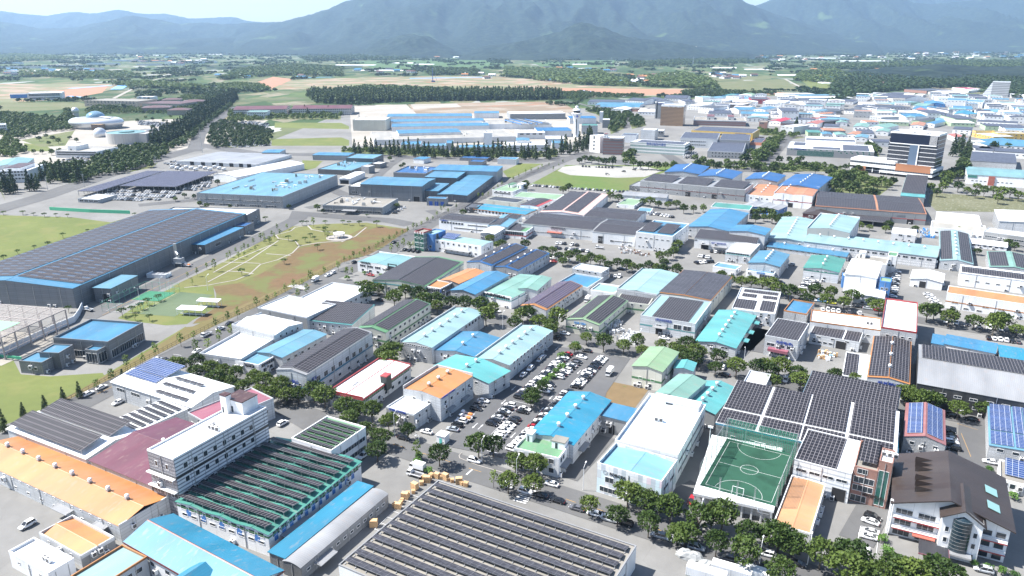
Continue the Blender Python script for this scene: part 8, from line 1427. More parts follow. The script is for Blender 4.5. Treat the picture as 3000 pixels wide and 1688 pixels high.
for desc,lst in CARS:
    lst=sorted(lst); grp='cars: '+desc if len(lst)>1 else None
    for i,(x,y,az,c) in enumerate(lst):
        suv=rng.random()<.42; suv=int(suv); flip=180 if rng.random()<.5 else 0; d_=math.hypot(x,y)
        lab='%s car, %s from the left in %s'%(CC[c][1],ordn(i),desc) if len(lst)>1 else '%s car parked at the %s'%(CC[c][1],desc) if len(desc.split())<9 else '%s car at the %s'%(CC[c][1],desc)
        lab=' '.join(lab.split()[:16]); lz=.17
        if d_<430:
            o=root('car',lab,'car',(x,y,lz),az+flip+rng.uniform(-1.5,1.5),grp); link('body',CM[suv,c],o); link('windows',CM[suv,'glass'],o)
            L,W_=CM[suv,'L'],CM[suv,'W']
            for sx in (-1,1):
                for sy in (-1,1): link('wheel',CM[suv,'wheel'],o,(sx*L*.30,sy*(W_/2-.1),.33))
        else: tag(link('car',CM[suv,'far',c],None,(x,y,lz),R(az+flip)),lab,'car',grp)
for desc,lst in CARS:
    if len(lst)<3: continue
    a=lst[0][2]; per=[abs((Vector(q[:2])-Vector(p[:2])).dot(Vector((math.cos(R(a)),math.sin(R(a))))))<.6 for p,q in zip(lst,lst[1:])]
    if sum(per)<len(per)*.8 or math.hypot(*lst[0][:2])>520: continue
    m=MB(); d_=Vector((math.cos(R(a)),math.sin(R(a))))
    L=sorted(lst)
    for p,q in zip(L,L[1:]):
        g_=(Vector(q[:2])-Vector(p[:2])).length; k=max(1,round(g_/2.6))
        for e in range(k):
            c=Vector(p[:2]).lerp(Vector(q[:2]),(e+.5)/k); s=d_*2.5; n=Vector((-d_.y,d_.x))*.07; m.poly([(*(c-s-n),.166),(*(c+s-n),.166),(*(c+s+n),.166),(*(c-s+n),.166)])
    tag(m.obj('parking_marking',groundmat('white')),kind='structure')
def truck(kind,label,p,az):
    o=root('lorry',label,'lorry',(p[0],p[1],.17),az+180); m=MB()
    m.box(1.1,-.9,.45,2.6,.9,1.2); m.slab([(1.15,-.85,2.05),(2.1,-.85,2.05),(2.1,.85,2.05),(1.15,.85,2.05)],.08); m.poly([(2.1,-.85,2.0),(2.6,-.9,1.2),(2.6,.9,1.2),(2.1,.85,2.0)],1); m.poly([(1.15,-.86,1.2),(2.6,-.9,1.2),(2.1,-.86,2.0),(1.15,-.86,2.0)],1); m.poly([(1.15,.86,1.2),(1.15,.86,2.0),(2.1,.86,2.0),(2.6,.9,1.2)],1); m.poly([(1.13,-.85,1.2),(1.13,.85,1.2),(1.13,.85,2.02),(1.13,-.85,2.02)])
    m.obj('cab',[carpaint('w'),CG],o)
    m=MB(); m.box(-2.8,-.45,.5,1.1,.45,.75); m.obj('chassis',DARKM,o); m=MB()
    if kind=='box': m.box(-2.8,-1,.76,1.05,1,2.75); m.obj('cargo_box',carpaint('w'),o)
    else:
        m.box(-2.8,-1,.76,1.0,1,.86,1); m.box(-2.8,-1,.86,1.0,-.94,1.25); m.box(-2.8,.94,.86,1.0,1,1.25); m.box(-2.8,-.94,.86,-2.74,.94,1.25); m.box(.94,-.94,.86,1.0,.94,1.6)
        if 'orange' in label: m.box(-2.2,-.6,.87,-.8,.6,1.6,2)
        if 'crane' in label: m.tube((.6,0,.8),(.6,0,2.6),.15,.12,6,1); m.tube((.6,0,2.6),(-2.4,0,2.0),.1,.08,6,1)
        m.obj('load_bed',[carpaint('w'),DARKM,flat('orange_load',(.6,.2,.05))],o)
    for x in (-1.9,1.75):
        for s in (-1,1): link('wheel',CM[0,'wheel'],o,(x,s*.82,.34))
for a in TRUCKS: truck(*a)
m=MB(); n=0
for poly in CARMASS:
    xs=[p[0] for p in poly]; ys=[p[1] for p in poly]; a=R(rng.choice((-12,-10))); ca,sa=math.cos(a),math.sin(a); cx,cy=sum(xs)/len(xs),sum(ys)/len(ys)
    for i in range(-45,46):
        for j in range(-22,23):
            lx=i*2.7+rng.uniform(-.15,.15); ly=(j//2)*17.+(j%2)*5.4; x=cx+lx*ca-ly*sa; y=cy+lx*sa+ly*ca
            if rng.random()<.14 or not inside(x,y,poly): continue
            f=CM[0,'far']; k=len(m.v); b_=a+math.pi/2; cb,sb=math.cos(b_),math.sin(b_); cidx=rng.choice((0,0,0,1,1,2))
            m.v+=[(x+v[0]*cb-v[1]*sb,y+v[0]*sb+v[1]*cb,v[2]+.15) for v in f.v]; m.f+=[tuple(k+t for t in q) for q in f.f]; m.m+=[(cidx if q==0 else 3 if q==1 else 4) for q in f.m]; n+=1
tag(m.obj('distant_parked_cars',[carpaint('w'),carpaint('k'),carpaint('s'),CG,TYRE]),'hundreds of cars packed in the distant staff car parks','parked cars',None,'stuff')
# ------------------------------------------------------------ street lamps, poles
m=MB(); m.tube((0,0,0),(0,0,8),.11,.07,8); lampm=m.mesh('pole',WHITEP); m=MB(); m.tube((0,0,7.9),(1.5,0,8.7),.05,.05,6); armm=m.mesh('arm',WHITEP); m=MB(); m.slab([(1.3,-.16,8.85),(2.1,-.14,8.95),(2.1,.14,8.95),(1.3,.16,8.85)],.14); headm=m.mesh('lamp_head',[WHITEP])
for i,(x,y) in enumerate(sorted(LAMPS)):
    o=root('street_lamp','white street lamp, %s from the left among the street lamps'%ordn(i),'street lamp',(x,y,.1),rng.choice((64,-116)),'white street lamps'); link('pole',lampm,o); a_=link('arm',armm,o); link('lamp_head',headm,a_)
for i,(x,y) in enumerate(P['pole']):
    m=MB(); hh=30 if i==0 else 13; m.tube((0,0,0),(0,0,hh),.35 if i==0 else .18,.15,8); 
    if i: m.box(-1.2,-.08,hh-1.2,1.2,.08,hh-1); m.box(-1,-.08,hh-2.4,1,.08,hh-2.2)
    o=link('utility_pole',m.mesh('utility_pole',METAL),None,(x,y,0),R(30)); tag(o,['tall steel mast beside the upper avenue','utility pole behind the logistics hall car park','utility pole at the narrow solar canopy','utility pole by the narrow canopy end','utility pole at the lower avenue'][i],'mast' if i==0 else 'utility pole')
# ------------------------------------------------------------ fences and walls
def run_fence(name,label,cat,pts,h,m_,post=3.,mesh=True,z0=0.1,railm=None):
    o=root(name,label,cat,(0,0,0)); a=MB(); b=MB()
    for (x0,y0),(x1,y1) in zip(pts,pts[1:]):
        p,q=Vector((x0,y0)),Vector((x1,y1)); L=(q-p).length; n=max(1,int(L/post)); d_=(q-p)/L
        for i in range(n): c=p+d_*L*i/n; a.tube((c.x,c.y,z0),(c.x,c.y,z0+h),.06,.06,4)
        nn=Vector((-d_.y,d_.x))*.03
        for z in ([.3,h*.55,h-.1] if mesh else []): b.poly([(p.x-nn.x,p.y-nn.y,z0+z-.05),(q.x-nn.x,q.y-nn.y,z0+z-.05),(q.x-nn.x,q.y-nn.y,z0+z+.05),(p.x-nn.x,p.y-nn.y,z0+z+.05)]); b.poly([(p.x+nn.x,p.y+nn.y,z0+z+.05),(q.x+nn.x,q.y+nn.y,z0+z+.05),(q.x+nn.x,q.y+nn.y,z0+z-.05),(p.x+nn.x,p.y+nn.y,z0+z-.05)])
        if not mesh: k=len(b.v); t=.12; nn=Vector((-d_.y,d_.x))*t; b.slab([(p.x-nn.x,p.y-nn.y,z0+h),(q.x-nn.x,q.y-nn.y,z0+h),(q.x+nn.x,q.y+nn.y,z0+h),(p.x+nn.x,p.y+nn.y,z0+h)],h)
    a.obj('posts',railm or m_,o); b.obj('rails' if mesh else 'panels',m_,o); return o
run_fence('boundary_fence','dark steel fence running along the boundary road','fence',P['fence'],2.2,flat('brown_steel',(.10,.075,.06)),2.6)
run_fence('site_hoarding','curved white hoarding around the steel frame site','hoarding',P['wall'],3.2,flat('hoarding_white',(.62,.64,.67)),4,False)
run_fence('green_screen_fence','bright green screen fence beside the inner road','fence',P['greenwall'],2.6,flat('green_screen',(.10,.50,.28)),5,False)
# ------------------------------------------------------------ football pitch on its deck
def frame4(pts):   # FL,FR,BR,BL -> origin, azimuth, w, l
    a,b,c,d_=[Vector(p) for p in pts]; u=((b-a)+(c-d_))/2; v=((d_-a)+(c-b))/2; az=math.atan2(u.y,u.x); return a,az,u.length,v.length
NETC=NG('green_net'); 
def netmat():
    g=NETC; c=g.co(); m_=g.M('MAXIMUM',g.M('MAXIMUM',g.line(0,.55,.2),g.line(1,.55,.2)),g.line(2,.55,.2)); g.out((.05,.32,.20),.8); tp=g.n('ShaderNodeBsdfTransparent'); mx=g.n('ShaderNodeMixShader')
    g.t.links.new(m_,mx.inputs[0]); g.t.links.new(tp.outputs[0],mx.inputs[1]); g.t.links.new(g.b.outputs[0],mx.inputs[2]); g.t.links.new(mx.outputs[0],g.t.nodes['Material Output'].inputs[0]); return g.m
NET=netmat(); WL=groundmat('white')
def pitch():
    a,az,w_,l_=frame4(P['deck']); rt=root('sports_deck_building','low white deck building carrying the green football pitch','sports deck',(a.x,a.y,0),math.degrees(az)); m=MB()
    m.box(0,0,4.2,w_,l_,5); m.obj('deck',wallmat('white'),rt); m=MB()
    for i in range(9):
        x=.6+(w_-1.2)*i/8; m.box(x-.25,.4,0,x+.25,.9,4.2)
    m.box(.3,3,0,w_-.3,l_-.3,4.2); m.obj('lower_wall',wallmat('pgrey'),rt); m=MB()
    for z in (5.5,6.1): m.box(.1,.05,z,w_-.1,.11,z+.07)
    for i in range(24): x=.1+(w_-.3)*i/23; m.box(x,.05,5,x+.07,.11,6.1)
    m.obj('railing',METAL,rt)
    m=MB(); 
    for i in range(12): m.box(w_*.80+i*.28,-1.3,4.7-i*.37,w_*.80+i*.28+.3,-.1,4.85-i*.37)
    m.box(w_*.80,-1.4,4.2,w_*.80+3.4,-1.3,4.3); m.obj('outside_stair',METAL,rt)
    f,fa,fw,fl=frame4(P['field']); rt=root('football_pitch','green football pitch with white lines inside tall nets','football pitch',(f.x,f.y,5.02),math.degrees(fa)); m=MB(); m.slab([(-.8,-.8,.04),(fw+.8,-.8,.04),(fw+.8,fl+.8,.04),(-.8,fl+.8,.04)],.05); m.obj('turf',groundmat('turf'),rt)
    m=MB(); z=.06; q=.09
    def ln(x0,y0,x1,y1): m.box(min(x0,x1)-q/2,min(y0,y1)-q/2,.04,max(x0,x1)+q/2,max(y0,y1)+q/2,z)
    ln(.5,.5,fw-.5,.5);ln(.5,fl-.5,fw-.5,fl-.5);ln(.5,.5,.5,fl-.5);ln(fw-.5,.5,fw-.5,fl-.5);ln(.5,fl/2,fw-.5,fl/2)
    def arc(cx,cy,r,a0,a1):
        n=36
        for i in range(n):
            t0,t1=a0+(a1-a0)*i/n,a0+(a1-a0)*(i+1)/n; m.poly([(cx+(r-q)*math.cos(t0),cy+(r-q)*math.sin(t0),z),(cx+r*math.cos(t0),cy+r*math.sin(t0),z),(cx+r*math.cos(t1),cy+r*math.sin(t1),z),(cx+(r-q)*math.cos(t1),cy+(r-q)*math.sin(t1),z)])
    arc(fw/2,fl/2,fw*.135,0,2*math.pi); arc(fw/2,.5,fw*.34,0,math.pi); arc(fw/2,fl-.5,fw*.34,math.pi,2*math.pi); m.obj('line_markings',WL,rt)
    for k,(yy,s) in enumerate(((.3,-1),(fl-.3,1))):
        m=MB(); g0,g1=fw/2-1.6,fw/2+1.6
        for x in (g0,g1): m.tube((x,yy,0),(x,yy,2.1),.07); m.tube((x,yy,2.1),(x,yy+s*1,0),.04)
        m.tube((g0,yy,2.1),(g1,yy,2.1),.07); o=link('goal',m.mesh('goal',WHITEP),None,rt.location,fa); tag(o,['white goal at the near end of the pitch','white goal at the far end of the pitch'][k],'goal','goals on the green pitch')
    nt_=root('pitch_net','tall green nets on white lattice posts around the pitch','safety net',rt.location,math.degrees(fa)); m=MB(); H_=7.5
    for x0,y0,x1,y1,hh in ((-.9,-.9,-.9,fl+.9,H_),(fw+.9,-.9,fw+.9,fl+.9,H_),(-.9,fl+.9,fw+.9,fl+.9,H_),): m.poly([(x0,y0,0),(x1,y1,0),(x1,y1,hh),(x0,y0,hh)])
    m.obj('net',NET,nt_); m=MB()
    def lattice(x,y,h_):
        for dx in (-.15,.15):
            for dy in (-.15,.15): m.tube((x+dx,y+dy,0),(x+dx,y+dy,h_),.035,n=4)
        k=int(h_/.7)
        for i in range(k): m.tube((x-.15,y-.15,i*.7),(x+.15,y-.15,i*.7+.7),.025,n=3); m.tube((x+.15,y+.15,i*.7),(x-.15,y+.15,i*.7+.7),.025,n=3)
    for i in range(6):
        y=-.9+(fl+1.8)*i/5; lattice(-1.1,y,H_) ; lattice(fw+1.1,y,H_)
    for i in range(1,4): lattice(fw*i/4,fl+1.1,H_); lattice(fw*i/4,-1.1,H_*.62)
    for z in (H_,): m.tube((-1.1,-.9,z),(-1.1,fl+.9,z),.05); m.tube((fw+1.1,-.9,z),(fw+1.1,fl+.9,z),.05); m.tube((-1.1,fl+1.1,z),(fw+1.1,fl+1.1,z),.05)
    m.obj('lattice_posts',METAL,nt_)
    m=MB(); m.tube((0,0,0),(0,0,16),.16,.1,8); m.box(-.7,-.15,15.2,.7,.15,15.4); 
    for i in range(4): m.box(-.7+i*.4,-.35,15.3,-.4+i*.4,.1,15.9)
    c=Vector((math.cos(fa),math.sin(fa)))*-3.2+Vector((-math.sin(fa),math.cos(fa)))*fl*.55; tag(link('flood_light',m.mesh('flood_light',WHITEP),None,(f.x+c.x,f.y+c.y,0),fa),'white floodlight mast on the left of the pitch','floodlight')
pitch()
# ------------------------------------------------------------ brown roofed block
def brown():
    a,az,w_,l_=frame4(P['brown']); rt=root('office_building','large white building with brown roof and glazed gabled entrance bay','office',(a.x,a.y,0),math.degrees(az)); h=11.; rise=4.6; wm=wallmat('white'); bm=roofmat('brown',1)
    m=MB(); c=w_*.47; y1=1.6
    m.poly([(0,y1,0),(w_,y1,0),(w_,y1,h),(c,y1,h+rise),(0,y1,h)]); m.poly([(w_,l_,0),(0,l_,0),(0,l_,h),(c,l_,h+rise),(w_,l_,h)]); m.poly([(0,l_,0),(0,y1,0),(0,y1,h),(0,l_,h)]); m.poly([(w_,y1,0),(w_,l_,0),(w_,l_,h),(w_,y1,h)]); m.obj('wall',wm,rt)
    m=MB(); e=.9; s=rise/c; s2=rise/(w_-c); m.slab([(-e,-.4,h-e*s),(c,-.4,h+rise),(c,l_+e,h+rise),(-e,l_+e,h-e*s)],.3); m.slab([(c,-.4,h+rise),(w_+e,-.4,h-e*s2),(w_+e,l_+e,h-e*s2),(c,l_+e,h+rise)],.3); m.obj('roof',bm,rt)
    x0,x1=w_*.42,w_*.76; cx=(x0+x1)/2; H2=h+1.2; R2=3.0; m=MB(); m.poly([(x0,-2.6,0),(x1,-2.6,0),(x1,-2.6,H2),(cx,-2.6,H2+R2),(x0,-2.6,H2)]); m.poly([(x0,l_*.35,0),(x0,-2.6,0),(x0,-2.6,H2),(x0,l_*.35,H2)]); m.poly([(x1,-2.6,0),(x1,l_*.35,0),(x1,l_*.35,H2),(x1,-2.6,H2)]); m.obj('entrance_bay',wm,rt)
    m=MB(); m.slab([(x0-.7,-3.4,H2-.7*R2/(cx-x0)),(cx,-3.4,H2+R2),(cx,l_*.42,H2+R2),(x0-.7,l_*.42,H2-.6)],.25); m.slab([(cx,-3.4,H2+R2),(x1+.7,-3.4,H2-.6),(x1+.7,l_*.42,H2-.6),(cx,l_*.42,H2+R2)],.25); m.obj('bay_roof',bm,rt)
    m=MB(); n=8; r_=2.2
    for i in range(n):
        a0,a1=math.pi+math.pi*i/n,math.pi+math.pi*(i+1)/n; m.poly([(cx+r_*math.cos(a0),-2.62+r_*.6*math.sin(a0),2.8),(cx+r_*math.cos(a1),-2.62+r_*.6*math.sin(a1),2.8),(cx+r_*math.cos(a1),-2.62+r_*.6*math.sin(a1),H2-.3),(cx+r_*math.cos(a0),-2.62+r_*.6*math.sin(a0),H2-.3)])
        m.poly([(cx+r_*math.cos(a0),-2.62+r_*.6*math.sin(a0),H2-.3),(cx+r_*math.cos(a1),-2.62+r_*.6*math.sin(a1),H2-.3),(cx,-2.62,H2+.9)])
    m.obj('glass_bay',flat('curved_glass',(.015,.03,.04),.06,0,.8),rt)
    m=MB()
    for z in [2.8+1.05*i for i in range(10)]:
        for i in range(n): a0,a1=math.pi+math.pi*i/n,math.pi+math.pi*(i+1)/n; m.tube((cx+r_*math.cos(a0),-2.64+r_*.6*math.sin(a0),z),(cx+r_*math.cos(a1),-2.64+r_*.6*math.sin(a1),z),.035,n=3)
    m.box(cx-3.2,-5,2.3,cx+3.2,-2.6,2.75); m.obj('glazing_bars',METAL,rt)
    for z in (1.2,4.4,7.6):
        for x in (x0+.9,x1-1.9): link('window',winmesh(1,1.6),rt,(x,-2.62,z))
    for q,(xa,xb) in enumerate(((.3,x0-.1),(x1+.1,w_-.3))):
        for z in (3.4,6.7):
            m=MB(); m.box(xa,-.3,z-.3,xb,y1-.01,z,0); m.box(xa,-.36,z-.32,xb,-.3,z+.02,1); m.box(xa,-.34,z+.75,xb,-.26,z+.85,0); 
            for i in range(int((xb-xa)/.5)): m.box(xa+i*.5,-.32,z,xa+i*.5+.05,-.27,z+.8,0)
            m.obj('balcony',[WHITEP,roofmat('red',2)],rt)
        for z in (.4,3.7,7.0):
            L=xb-xa
            for i in range(2): link('window',winmesh(L*.38,1.7),rt,(xa+.4+i*L*.5,y1-.03,z))
    m=MB(); m.box(w_*.2,-1.6,2.9,w_*.4,0,3.15); m.obj('awning',roofmat('redp',0),rt)
    for i,(fx,fy) in enumerate(((.24,.18),(.24,.30),(.24,.42),(.24,.60),(.24,.70),(.24,.80))):
        m=MB(); x=w_*fx; y=l_*fy; z=h+rise*(x/c); m.poly([(x-2,y,z-.6),(x+2.4,y,z+1.2),(x-2,y,z+1.35)]); m.poly([(x-2,y,z+1.35),(x+2.4,y,z+1.2),(x-2,y+1.4,z-.5)]); m.obj('roof_dormer',bm,rt)
    for fy in (.2,.5): m=MB(); x=w_*.86; z=h+rise*((w_-x)/(w_-c)); m.slab([(x-1.5,l_*fy,z+.75),(x+1.5,l_*fy,z-.25),(x+1.5,l_*fy+4,z-.25),(x-1.5,l_*fy+4,z+.75)],.1); m.obj('skylight',flat('skylight_glass',(.2,.35,.34),.15),rt)
    m=MB()
    for i in range(20): m.box(-.95,.5,.5+i*.55,-.25,1.4,.56+i*.55)
    m.box(-1,.4,0,-.9,.5,h); m.box(-.3,.4,0,-.2,.5,h); m.obj('escape_ladder',WHITEP,rt)
    rt2=root('parking_shelter','flat dark canopy with pink edge before the brown roofed block','canopy',(a.x+2.5,a.y-10.5,0),math.degrees(az)); m=MB(); m.box(0,0,2.6,7,6.5,2.8); m.obj('canopy_roof',roofmat('slate',0),rt2); m=MB(); m.box(-.05,-.12,2.4,7.1,-.01,2.83); m.box(7.01,-.1,2.4,7.12,6.6,2.83); m.obj('fascia',roofmat('pink',0),rt2); m=MB()
    for x in (.2,6.7):
        for y in (.2,6.2): m.box(x,y,0,x+.15,y+.15,2.6)
    m.obj('posts',METAL,rt2)
brown()
# ------------------------------------------------------------ steel frame under construction
def steel():
    a,b,c=[Vector(p) for p in P['steel'][:3]]; az=math.degrees(math.atan2(-.17,1)); rt=root('steel_frame','rusty roofed steel frame of an unfinished hall behind the hoarding','steel frame',(-272,308,0),-12); w_,l_,h=56,36,10; m=MB(); s=.22
    for i in range(8):
        for j in range(6): x=w_*i/7; y=l_*j/5; m.box(x-s,y-s,0,x+s,y+s,h) if i in(0,7) or j in(0,5) or (i%2==0) else None
    for i in range(8): x=w_*i/7; m.box(x-.15,0,h,x+.15,l_,h+.4); m.tube((x,0,h-3),(x,4,h),.12,n=4)
    for j in range(6): y=l_*j/5; m.box(0,y-.15,h-.02,w_,y+.15,h+.35)
    for z in (3.3,6.6): m.box(w_-.1,0,z,w_+.1,l_,z+.25); m.box(0,-.1,z,w_,.1,z+.25)
    for j in range(5): m.tube((w_,l_*j/5,0),(w_,l_*(j+1)/5,h),.07,n=4)
    m.obj('columns_and_beams',flat('primed_steel',(.34,.30,.29),.6),rt); m=MB()
    for j in range(48): y=l_*j/48; m.box(-.3,y,h+.4,w_+.3,y+.14,h+.52)
    for i in range(22): x=w_*i/22; m.box(x,0,h+.53,x+.1,l_,h+.6)
    m.obj('roof_purlins',flat('galvanised_purlin',(.52,.47,.43),.6),rt); m=MB()
    for i in range(3): m.box(w_*(.1+i*.3),1,h+.62,w_*(.3+i*.3),l_*.45,h+.66)
    m.obj('safety_mesh',flat('green_mesh',(.2,.42,.25)),rt)
    sheet('site_floor',[(-278,306),(-215,290),(-206,322),(-270,340)],.12,groundmat('palegravel'))
    m=MB(); m.box(0,0,0,26,.3,1.3); tag(link('safety_barrier',m.mesh('safety_barrier',flat('green_screen',(.1,.5,.28))),None,(-236,302,0),R(-12)),'bright green screen lying along the steel frame floor','barrier')
steel()
# ------------------------------------------------------------ science museum, spheres, drums, tower
SIL=flat('silver_cladding',(.62,.63,.65),.3,.5)
def museum():
    x,y=P['museum'][0]; rt=root('science_museum','oval silver science museum with a blue glass dome','museum',(x,y-22,0),-8); rt.scale=(.67,.72,.72); m=MB()
    m.lathe([(47,0),(52,5),(56,11),(56,15),(52,19),(46,21.5),(39,22)],56,0,sx=1.15,sy=.72); m.obj('silver_shell',SIL,rt,True)
    m=MB(); m.lathe([(40,21.5),(36,23),(10,25),(.5,25.1)],48,0,sx=1.12,sy=.7); m.obj('roof',roofmat('lgrey',0),rt,True)
    m=MB(); m.slab([(2,-8,26.5),(46,-16,23.6),(46,-8,23.6),(4,4,26.5)],.5); m.obj('roof_wedge',WHITEP,rt)
    m=MB(); m.lathe([(20*math.cos(t),22+14*math.sin(t)) for t in [math.pi/2*i/12 for i in range(12)]]+[(.2,36)],32); 
    g=NG('dome_glazing'); g.co(); m_=g.M('MAXIMUM',g.line(2,1.6,.14),g.line(g.M('ADD',g.co()[0],g.co()[1]),2.2,.12)); g.out(g.mix(m_,(.10,.22,.32),(.5,.62,.7)),.12,.3); m.obj('glass_dome',g.m,rt,True)
    m=MB(); m.box(20,-44,0,44,-30,12); m.obj('glass_entrance',wallmat('darkband'),rt)
    for k,nm,lab,r,hh,mt in (('sphere','sphere_theatre','shiny silver sphere theatre in front of the oval museum',8.7,0,SIL),('sphere2','sphere_theatre','small silver domed observatory left of the oval museum',6,10,SIL)):
        x,y=P[k][0]; o=root(nm,lab,'dome',(x,y+(6 if k=='sphere' else 10),0)); m=MB(); m.lathe([(r*math.cos(t),hh+r*.5+r*math.sin(t)) for t in [math.pi*(i/20-.25) for i in range(15)]],28); m.obj('dome_shell',mt,o,True); m=MB(); m.lathe([(r*.75,0),(r*.75,hh+r*.3)],24); m.obj('base_wall',wallmat('concrete'),o)
    for k,lab,r,hh in (('drum','round grey exhibition drum with a glass ring roof',25,14),('drum2','low round hall with stepped blue grey roof behind the drum',19,9)):
        x,y=P[k][0]; o=root('exhibition_hall',lab,'exhibition hall',(x,y+14,0)); m=MB(); m.lathe([(r,0),(r,hh),(r-.6,hh),(r-.6,hh-.6)],36); m.obj('wall',wallmat('concrete'),o); m=MB(); m.lathe([(r-.6,hh-.6),(r*.4,hh-.2),(r*.4,hh+1.2),(.2,hh+1.8)],36); m.obj('roof',roofmat('tealp' if k=='drum' else 'lgrey',0),o)
        m=MB(); m.box(-r*1.4,-r*.2,0,-r*.8,r*.4,hh-1) if k=='drum2' else m.box(r*.7,-r*.5,0,r*1.3,r*.3,hh-1); m.obj('side_block',wallmat('concrete'),o)
    sheet('plaza_ground',[(-800,830),(-540,780),(-380,1000),(-420,1320),(-620,1340),(-860,1120)],.045,groundmat('palegravel'))
museum()
def tower():
    x,y=P['tower'][0]; rt=root('observation_tower','slender white flared observation tower with a round blue emblem','tower',(x,y,0),-10); rt.scale=(.72,.72,.65); m=MB()
    m.lathe([(7,0),(6,8),(5.2,20),(5.4,32),(7.5,44),(10.5,50),(10.5,51),(8,52)],8); m.obj('shaft',flat('tower_white',(.75,.76,.77),.4),rt); m=MB(); m.lathe([(6.6,52),(6.8,57)],12); m.obj('viewing_room',GLASS,rt); m=MB(); m.lathe([(7.6,57),(7.6,58),(5,61),(3.2,61.2),(3,66),(.2,67)],12); m.obj('roof_cap',flat('tower_white',(.75,.76,.77)),rt)
    m=MB(); m.box(-.9,-6.4,4,.9,-5.2,40); m.obj('glass_strip',GLASS,rt); m=MB(); m.tube((2.,-8.9,45),(2.,-9.9,45.3),2.1,2.1,20); m.obj('emblem',flat('emblem_blue',(.02,.06,.3)),rt)
    text('C',2.6,'white',rt,(1.1,-10.0,44.2),0)
tower()
# dark blue emblem plates and pipe rack on the white plant
px=P['pipes'][0]; rt=root('pipe_rack','tangle of blue and grey pipes on the roofs of the white plant','pipe rack',(px[0],px[1],9),-4); m=MB()
for i in range(9): m.tube((i*4,0,1+i%3),(i*4+30,-60,1+i%3),.6,.6,6,i%2)
for i in range(8): m.box(i*6,-i*8,0,i*6+30,-i*8+.6,3.4,1)
m.obj('pipes',[flat('blue_pipe',(.05,.2,.5)),METAL],rt)
# ------------------------------------------------------------ sports court, shelters, garden pavilion
a,az,w_,l_=frame4(P['courtnet']); rt=root('court_cage','tall wire cage around the practice court','sports cage',(a.x,a.y,.1),math.degrees(az)); m=MB()
for x in [w_*i/8 for i in range(9)]:
    for y in (0,l_): m.tube((x,y,0),(x,y,5),.07,n=5)
for y in [l_*i/5 for i in range(6)]:
    for x in (0,w_): m.tube((x,y,0),(x,y,5),.07,n=5)
for z in (2.5,5):
    for p,q in (((0,0),(w_,0)),((w_,0),(w_,l_)),((w_,l_),(0,l_)),((0,l_),(0,0))): m.tube((*p,z),(*q,z),.05,n=4)
m.obj('posts_and_rails',flat('green_steel',(.12,.36,.26)),rt); m=MB(); z=.02
for x0_,y0_,x1_,y1_ in ((1,1,w_-1,1.12),(1,l_-1.1,w_-1,l_-1),(1,1,1.12,l_-1),(w_-1.1,1,w_-1,l_-1),(w_*.5,1,w_*.5+.1,l_-1),(1,l_*.5,w_*.5,l_*.5+.1)): m.box(x0_,y0_,0,x1_,y1_,z)
m.obj('court_lines',WL,rt); m=MB(); m.box(w_*.55,l_*.1,.0,w_*.97,l_*.9,.05); m.obj('green_surface',groundmat('greenpaint'),rt)
for k,lab,wd,dp in (('shelter','long white roofed shelter on posts beside the practice court',14,5),('shelter2','white roofed kit shed with green net beside the practice court',12,4)):
    (x,y)=P[k][0]; o=root('court_shelter',lab,'shelter',(x,y,0),-9); m=MB(); m.slab([(0,0,3.4),(wd,0,3.4),(wd,dp,3.9),(0,dp,3.9)],.2); m.obj('roof',roofmat('white',0),o); m=MB()
    for i in range(5):
        for yy in (.3,dp-.3): m.tube((.3+(wd-.6)*i/4,yy,0),(.3+(wd-.6)*i/4,yy,3.4),.1)
    m.box(.5,dp*.5,0,wd-.5,dp*.55,.5); m.obj('posts',WHITEP,o)
(x,y)=P['pav'][0]; o=root('garden_pavilion','round white garden pavilion on a pale ring terrace','pavilion',(x,y,0)); m=MB(); m.lathe([(9,.0),(9,.35),(.2,.35)],32); m.obj('terrace',groundmat('path'),o); m=MB(); m.lathe([(4,3.2),(4,3.6),(.2,4.4)],16); m.obj('roof',WHITEP,o); m=MB()
for i in range(8): m.tube((3.4*math.cos(i*.785),3.4*math.sin(i*.785),.3),(3.4*math.cos(i*.785),3.4*math.sin(i*.785),3.3),.2)
m.obj('posts',WHITEP,o)
(x,y)=P['duct'][0]; o=root('exhaust_stack','silver exhaust stack and filter unit on the flank of the enormous hall','exhaust stack',(x,y,0),-10); m=MB(); m.tube((-1,3,0),(-1,3,13),.9,.9,12); m.tube((1,1,8),(-1,3,8),.7,.7,10); m.tube((1,1,8),(2.5,0,7),.7,.7,10); m.tube((2.5,0,7),(2.5,0,3),.7,.7,10); m.obj('ducts',METAL,o); m=MB(); m.box(0,-2,2.4,5,2,5); 
for xx in (0,4.7):
    for yy in (-2,1.7): m.box(xx,yy,0,xx+.3,yy+.3,2.4)
m.box(-.5,-2.5,2.2,5.5,2.5,2.35); m.obj('filter_unit',wallmat('grey2'),o)
(x,y)=P['smallbox'][0]; o=root('chiller_enclosure','white walled chiller enclosure beside the enormous hall','enclosure',(x,y,0),-10); m=MB(); m.box(-6,-3,0,6,-2.7,2.4);m.box(5.7,-2.7,0,6,3,2.4);m.box(-6,-2.7,0,-5.7,3,2.4); m.obj('wall',wallmat('white'),o); m=MB()
for i in range(4): m.box(-5+i*2.6,-2,0,-3+i*2.6,2,2)
m.obj('chillers',METAL,o)
